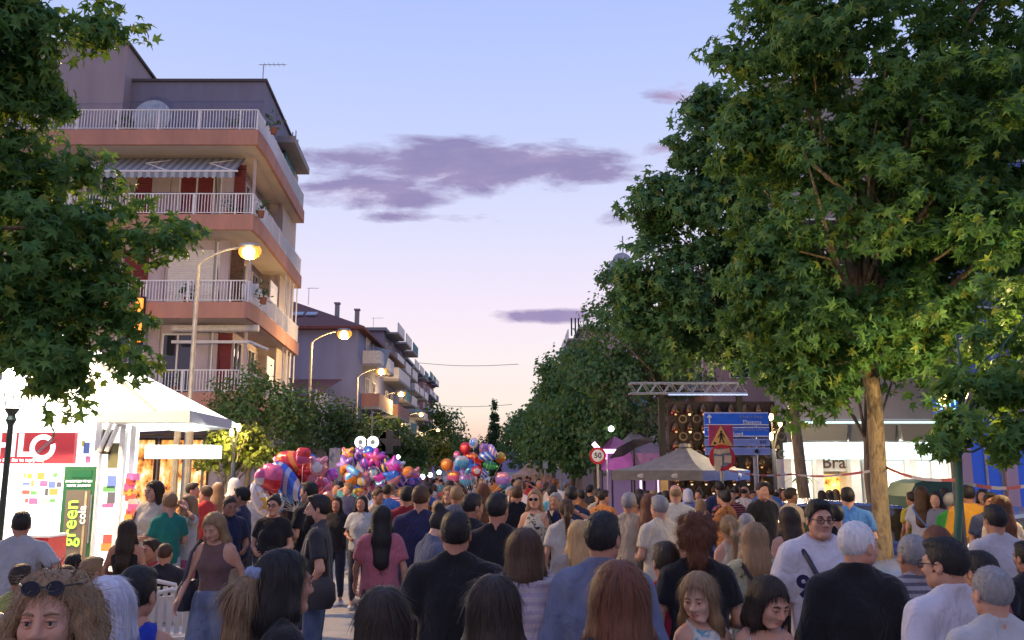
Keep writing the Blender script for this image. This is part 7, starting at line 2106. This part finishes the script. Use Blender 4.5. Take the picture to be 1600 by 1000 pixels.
person(1232, 789, 8.4, 12, 'woman with long dark brown hair in a black sleeveless top by the lamp post', sex='f', hair=('long', 'DB'), top=('tank', BLK), tone=0)
person(1236, 760, 13.5, -70, 'man in a cream shirt lit by the shop, in profile', hair=('short', 'DB'), top=('tee', (.56, .44, .30)), tone=2)
person(1325, 759, 11.2, -10, 'broad man in a bright blue tee before the shop doorway', hair=('short', 'K'), top=('tee', (.05, .16, .46)), tone=0, build=1.15, girth=1.1, arms=('bent', 'hang'))
person(1305, 786, 9.2, 0, 'person with black hair in black behind the smiling man', hair=('short', 'K'), top=('tee', BLK), tone=0)
for px, py, Y, hc_, c, lb in ((1283, 765, 20, 'DB', (.30, .12, .14), 'woman with dark hair in a dusky rose top at the shop door'), (1295, 764, 21, 'K', (.12, .05, .06), 'woman with black hair in maroon at the shop door'), (1305, 763, 22, 'DB', (.35, .08, .06), 'person in a red top deepest in the shop doorway')):
    person(px, py, Y, 20, lb, sex='f', hair=('long', hc_), top=('tee', c), tone=0)
person(1425, 766, 14.2, 20, 'person in a yellow tee beside the waste container', hair=('short', 'DB'), top=('tee', (.55, .42, .04)), tone=1, bottom=('trousers', (.40, .36, .05)))
person(1441, 757, 13.2, -40, 'woman in a pale lilac top with a blue bag by the waste container', sex='f', hair=('long', 'BR'), top=('tee', (.38, .40, .52)), bottom=('trousers', (.28, .30, .42)), tone=3, arms=('bent', 'hang'), extras=crossbag('blue shoulder bag at the hip of the woman in lilac', plain('bag_blue', (.05, .14, .42), .5), 1))
person(1463, 765, 13.0, 130, 'woman with dark hair facing her friend in lilac', sex='f', hair=('long', 'K'), top=('tee', (.16, .18, .28)), tone=3, arms=('bent', 'bent'))
person(1486, 768, 11.8, -70, 'older person in a vivid green tee, arm bent, by the slim trunk', sex='m', hair=('short', 'GR'), top=('tee', (.05, .40, .05)), tone=2, arms=('bent', 'bent'), bottom=('trousers', (.05, .30, .05)))
person(1477, 760, 14.5, 0, 'person with black hair just behind the vivid green tee', hair=('short', 'K'), top=('tee', (.05, .07, .06)), tone=1)
person(1514, 755, 11.6, -18, 'man in a mustard orange jacket with a paper bag', hair=('short', 'K'), top=('jacket', (.52, .25, .03)), tone=2, bottom=('trousers', (.09, .06, .04)), extras=carry_bag('pale orange paper bag held by the man in mustard', (.60, .42, .24), 1, (.12, .42, .30), -.3))
person(1549, 767, 11.0, 160, 'man in dark blue with a tanned face beyond the grey tee', hair=('short', 'K'), top=('tee', (.03, .04, .10)), tone=2)
person(1563, 771, 9.4, 10, 'woman with ginger hair in a cream top by the mauve columns', sex='f', hair=('long', 'AU'), top=('tee', (.60, .50, .36)), tone=0)
person(1535, 762, 15.0, 150, 'woman in a pink red top near the blue windows', sex='f', hair=('long', 'K'), top=('tee', (.50, .08, .14)), tone=0)
# stage crew and spectators before the ornament wall
person(1125, 750, 16.6, 6, 'man in a navy tee standing at the sound desk before the ornament wall', hair=('short', 'K'), top=('tee', (.022, .03, .085)), tone=1, build=1.12)
person(1150, 757, 19.0, -20, 'man in black with a chest stripe on the stage side', hair=('short', 'K'), top=('tee', (.012, .013, .02)), tone=1, extras=stripe_bar)
person(1176, 765, 19.5, 176, 'performer in a black tee facing the crowd, face lit orange', hair=('short', 'K'), top=('tee', (.02, .012, .015)), tone=2, arms=('bent', 'bent'))
person(1138, 806, 8.6, 4, 'girl in a cream dress raising her arm, in front of the blue car', sex='f', hair=('ponytail', 'LB'), top=('tank', (.52, .42, .30)), tone=0, headscale=1.1, build=.85, arms=('up', 'hang'), bottom=('skirt', (.50, .42, .32)))
person(1165, 800, 9.5, 0, 'older woman with short grey blonde hair by the blue car', sex='f', hair=('bob', 'GR'), top=('tee', (.22, .22, .16)), tone=0)
person(1074, 762, 17.5, 20, 'person in a pale blue hood beside the lit screen', sex='f', hair=('bob', 'SB'), top=('tee', (.30, .34, .60)), tone=0)
# kiosk side, farther
person(36, 796, 8.0, 6, 'man in a pale grey tee with hand on hip before the kiosk', hair=('short', 'K'), top=('tee', (.36, .38, .43)), tone=1, arms=('hip', 'hang'), build=1.12, girth=1.12, bottom=JEANS, head=(24, 0))
person(202, 809, 9.0, 8, 'woman with dark waved hair and bare shoulders in a black strap top', sex='f', hair=('longside', 'DB'), top=('strap', BLK), tone=1, bottom=DKT, arms=('hang', 'bent'))
person(242, 748, 11.4, 170, 'tall woman in cream with long dark hair and shoulder bag, near the kiosk', sex='f', hair=('long', 'DB'), top=('jacket', (.58, .52, .42)), bottom=('trousers', (.30, .22, .15)), tone=3, head=(-22, 6), arms=('bent', 'bent'), extras=handbag('brown shoulder bag of the tall woman in cream', (.10, .07, .05), 1))
person(265, 770, 11.2, 40, 'boy with fair hair in a teal green tee and pale shorts', hair=('short', 'LB'), top=('tee', (.02, .20, .16)), bottom=('shorts', (.46, .55, .58)), tone=3, headscale=1.12, build=.9, arms=('bent', 'bent'))
person(294, 774, 11.6, 150, 'girl in a white tee and pink skirt holding her hands to her face', sex='f', hair=('long', 'LB'), top=('tee', (.60, .60, .58)), bottom=('skirt', (.50, .14, .24)), tone=3, headscale=1.12, build=.88, arms=('up', 'up'))
sitters = [(84, 861, 8.6, 30, 'short', 'K', (.10, .05, .04), 'seated man with dark hair low before the kiosk, nearest the red chest'), (121, 862, 8.9, 10, 'short', 'K', (.08, .05, .07), 'seated dark haired person in plum below the drinks fridge'), (110, 880, 7.4, 0, 'bob', 'BR', (.12, .10, .08), 'seated person with brown hair just above the curly haired woman'),
           (262, 845, 9.4, 12, 'buzz', 'BR', (.03, .03, .04), 'seated person with shaven head in black and grey, beside the white plastic chair'), (241, 843, 10.0, 150, 'short', 'DB', (.40, .05, .06), 'seated child in red facing the camera beside the shaven head'), (40, 878, 7.4, 0, 'short', 'DB', (.30, .34, .10), 'seated person in lime at the picture edge'), (12, 868, 8.4, -10, 'short', 'K', (.50, .50, .46), 'seated person in white at the picture edge'),
           (150, 872, 8.0, -30, 'short', 'LB', (.40, .34, .20), 'seated child with fair hair in front of the kiosk wall')]
for k, (px, py, Y, yw, hs, hc_, c, lb) in enumerate(sitters):
    person(px, py, Y, yw, lb, sit=True, hair=(hs, hc_), top=('tee', c), tone=k % 3, arms=('lap', 'lap'), bottom=DKT, group='people seated on plastic chairs', lod=1, headscale=1.12 if 'child' in lb else 1.0)
    a = R(yw); chair(X_at(px, Y) - math.sin(-a) * 0.02, Y, a, 'white plastic chair under the %s' % lb.split(' low')[0].split(' just')[0].split(', ')[0].replace('seated ', ''), 'white plastic chairs')
chair(X_at(272, 8.75), 8.75, R(24), 'empty white plastic chair nearest the walking young woman', 'white plastic chairs')
for px, py, Y, yw, hr_, hc_, c, lb in ((300, 752, 14.5, -80, 'short', 'DB', (.52, .26, .26), 'person in salmon pink by the wooden posts of the kiosk canopy'), (322, 757, 14.0, 70, 'short', 'BR', (.50, .04, .04), 'person in red reaching across under the lit shrub'), (340, 752, 15.0, 20, 'long', 'LB', (.42, .36, .26), 'blonde person in cream below the lantern shrub'),
      (366, 745, 15.5, 0, 'long', 'WH', (.46, .46, .46), 'pale haired person in white below the lantern post'), (398, 755, 13.5, 20, 'short', 'DB', (.50, .50, .50), 'person in a white tee just beside the red balloons'),
      (526, 774, 13.6, 180, 'long', 'DB', (.03, .028, .03), 'young woman in a black cardigan facing the camera, under the purple balloons'), (565, 772, 13.2, 178, 'long', 'K', (.44, .46, .48), 'young woman in a pale scarf facing the camera, under the purple balloons'), (604, 755, 15.5, 0, 'short', 'DB', (.03, .10, .38), 'man in a bright blue tee under the purple balloons'),
      (590, 762, 14.4, -120, 'short', 'BR', (.50, .38, .26), 'person in peach with lit face beside the bright blue tee'), (702, 757, 12.8, 160, 'bob', 'LB', (.06, .04, .06), 'older woman with short fair hair facing the camera behind the navy tee'), (713, 757, 11.6, 10, 'short', 'LB', (.14, .15, .20), 'fair haired person half hidden by the navy tee'),
      (808, 757, 13.0, 0, 'short', 'BR', (.02, .02, .02), 'person in black with a white chest band beyond the tall man'), (810, 748, 17.0, -30, 'short', 'LB', (.58, .50, .54), 'person in white turning away over the road'), (754, 753, 13.0, 10, 'long', 'AU', (.28, .10, .08), 'woman with copper hair in rust beyond the tall man')):
    person(px, py, Y, yw, lb, sex='f' if hr_ in ('long', 'bob') else 'm', hair=(hr_, hc_), top=('tee', c), tone=int(px) % 3, lod=2 if Y > 13 else 1, arms=('bent', 'hang') if px % 2 else ('reach', 'hang') if px == 322 else ('hang', 'hang'))

# ------------------------------------------------------------------ the packed crowd down the road
def crowd():
    rg = np.random.default_rng(77)
    protos = []
    styles = [('m', 'short'), ('f', 'long'), ('m', 'short'), ('f', 'ponytail'), ('m', 'buzz'), ('f', 'bob'), ('m', 'short'), ('f', 'long'), ('m', 'short'), ('f', 'bun'), ('m', 'fringe'), ('f', 'longstraight')]
    poses = [('hang', 'hang'), ('bent', 'hang'), ('hang', 'bent'), ('phone', 'hang'), ('hang', 'up'), ('bent', 'bent'), ('pocket', 'hang'), ('hang', 'carry'), ('hip', 'hang'), ('hang', 'phone'), ('cross', 'bent'), ('hang', 'fwd')]
    for i, ((sx, hs), ps) in enumerate(zip(styles, poses)):
        ms, tb, A = person_meshes(900 + i, 2, sex=sx, hair=(hs, 'DB'), top=('tee', (.3, .3, .3)), bottom=('trousers', (.05, .06, .09)), arms=ps, tone=i % 3, build=rg.uniform(.95, 1.1), head=(rg.uniform(-20, 20), rg.uniform(-4, 10)), legs='walk' if i % 2 else 'stand')
        protos.append((sx, hs, ms))
    colours = [('white', (.52, .47, .47)), ('black', (.018, .018, .02)), ('navy', (.025, .03, .08)), ('red', (.42, .03, .04)), ('pink', (.52, .18, .24)), ('grey', (.25, .24, .25)), ('blue', (.05, .13, .38)), ('beige', (.44, .35, .26)), ('orange', (.52, .20, .05)), ('purple', (.18, .07, .24)), ('teal', (.06, .24, .26)), ('yellow', (.52, .38, .06))]
    hairs = [('black', 'K'), ('dark brown', 'DB'), ('brown', 'BR'), ('copper', 'AU'), ('blonde', 'LB'), ('grey', 'GR')]
    pw = np.array([.13, .27, .15, .1, .08, .1, .05, .06, .04, .03, .02, .01]); hw_ = np.array([.3, .28, .16, .08, .12, .06])
    taken = [(o.location.x, o.location.y) for o in bpy.data.objects if o.get('category') in ('person', 'tent', 'car', 'parasol', 'tree', 'road sign', 'equipment', 'lamp post')]
    n = 0; tries = 0
    while n < 205 and tries < 6000:
        tries += 1
        u = rg.random()
        Y = 12.5 + 34 * u ** 1.25
        if rg.random() < .80: x = rg.uniform(-5.6, 2.6) - .037 * Y
        else:
            Y = rg.uniform(13, 19.5); x = rg.uniform(2.2, 6.2) 
        if any((x - a) ** 2 + (y_b - Y) ** 2 < .30 + .004 * Y for a, y_b in taken): continue
        px = 800 + x * F / Y
        if Y < 17 and 505 < px < 560: continue
        if px < 398 or px > 1215: continue
        taken.append((x, Y)); n += 1
        sx, hs, ms = protos[int(rg.integers(len(protos)))]
        cn, cc = colours[int(rg.choice(len(colours), p=pw / pw.sum()))]; hn, hk = hairs[int(rg.choice(6, p=hw_ / hw_.sum()))]
        facing = rg.random() < .42
        yaw = (180 if facing else 0) + rg.uniform(-45, 45)
        hgt = rg.uniform(1.64, 1.86) if sx == 'm' else rg.uniform(1.54, 1.74)
        px = 800 + x * F / Y
        zone = 'by the lit shrub' if px < 440 else 'under the red balloons' if px < 520 else 'by the purple balloons' if px < 600 else 'before the white tent' if px < 670 else 'under the road balloons' if px < 760 else 'mid road' if px < 840 else 'before the row of trees' if px < 900 else 'near the grey parasol' if px < 1060 else 'by the stage wall'
        band = 'near' if Y < 18 else ('midway' if Y < 28 else 'far')
        band = {'near': 'packed crowd', 'midway': 'middle rows', 'far': 'distant crowd'}[band]
        hl = 'bald' if hs == 'fringe' else hn + ' haired'
        lb = '%s %s in %s, %s, %s %s' % (hl, 'man' if sx == 'm' else 'woman', cn, 'facing us' if facing else 'back turned', band, zone)
        pt = () if rg.random() < .72 else (str(rg.choice(['stripe', 'floral', 'check'])), [(.5, .48, .48), (.05, .05, .07), (.4, .1, .12)][int(rg.integers(3))])
        r = empty('person', (x, Y, 0), R(yaw), lb, 'person', 'people in the packed crowd down the road', hgt / 1.775)
        for nm, me in ms:
            if nm == 'shoe' and Y > 22: continue
            o = link(nm, me, r)
            if nm == 'shirt' or nm == 'hair':
                sl = o.material_slots[0]; sl.link = 'OBJECT'; sl.material = cloth(cc, *pt) if nm == 'shirt' else hairmat(hk)
    return n
print('crowd', crowd())
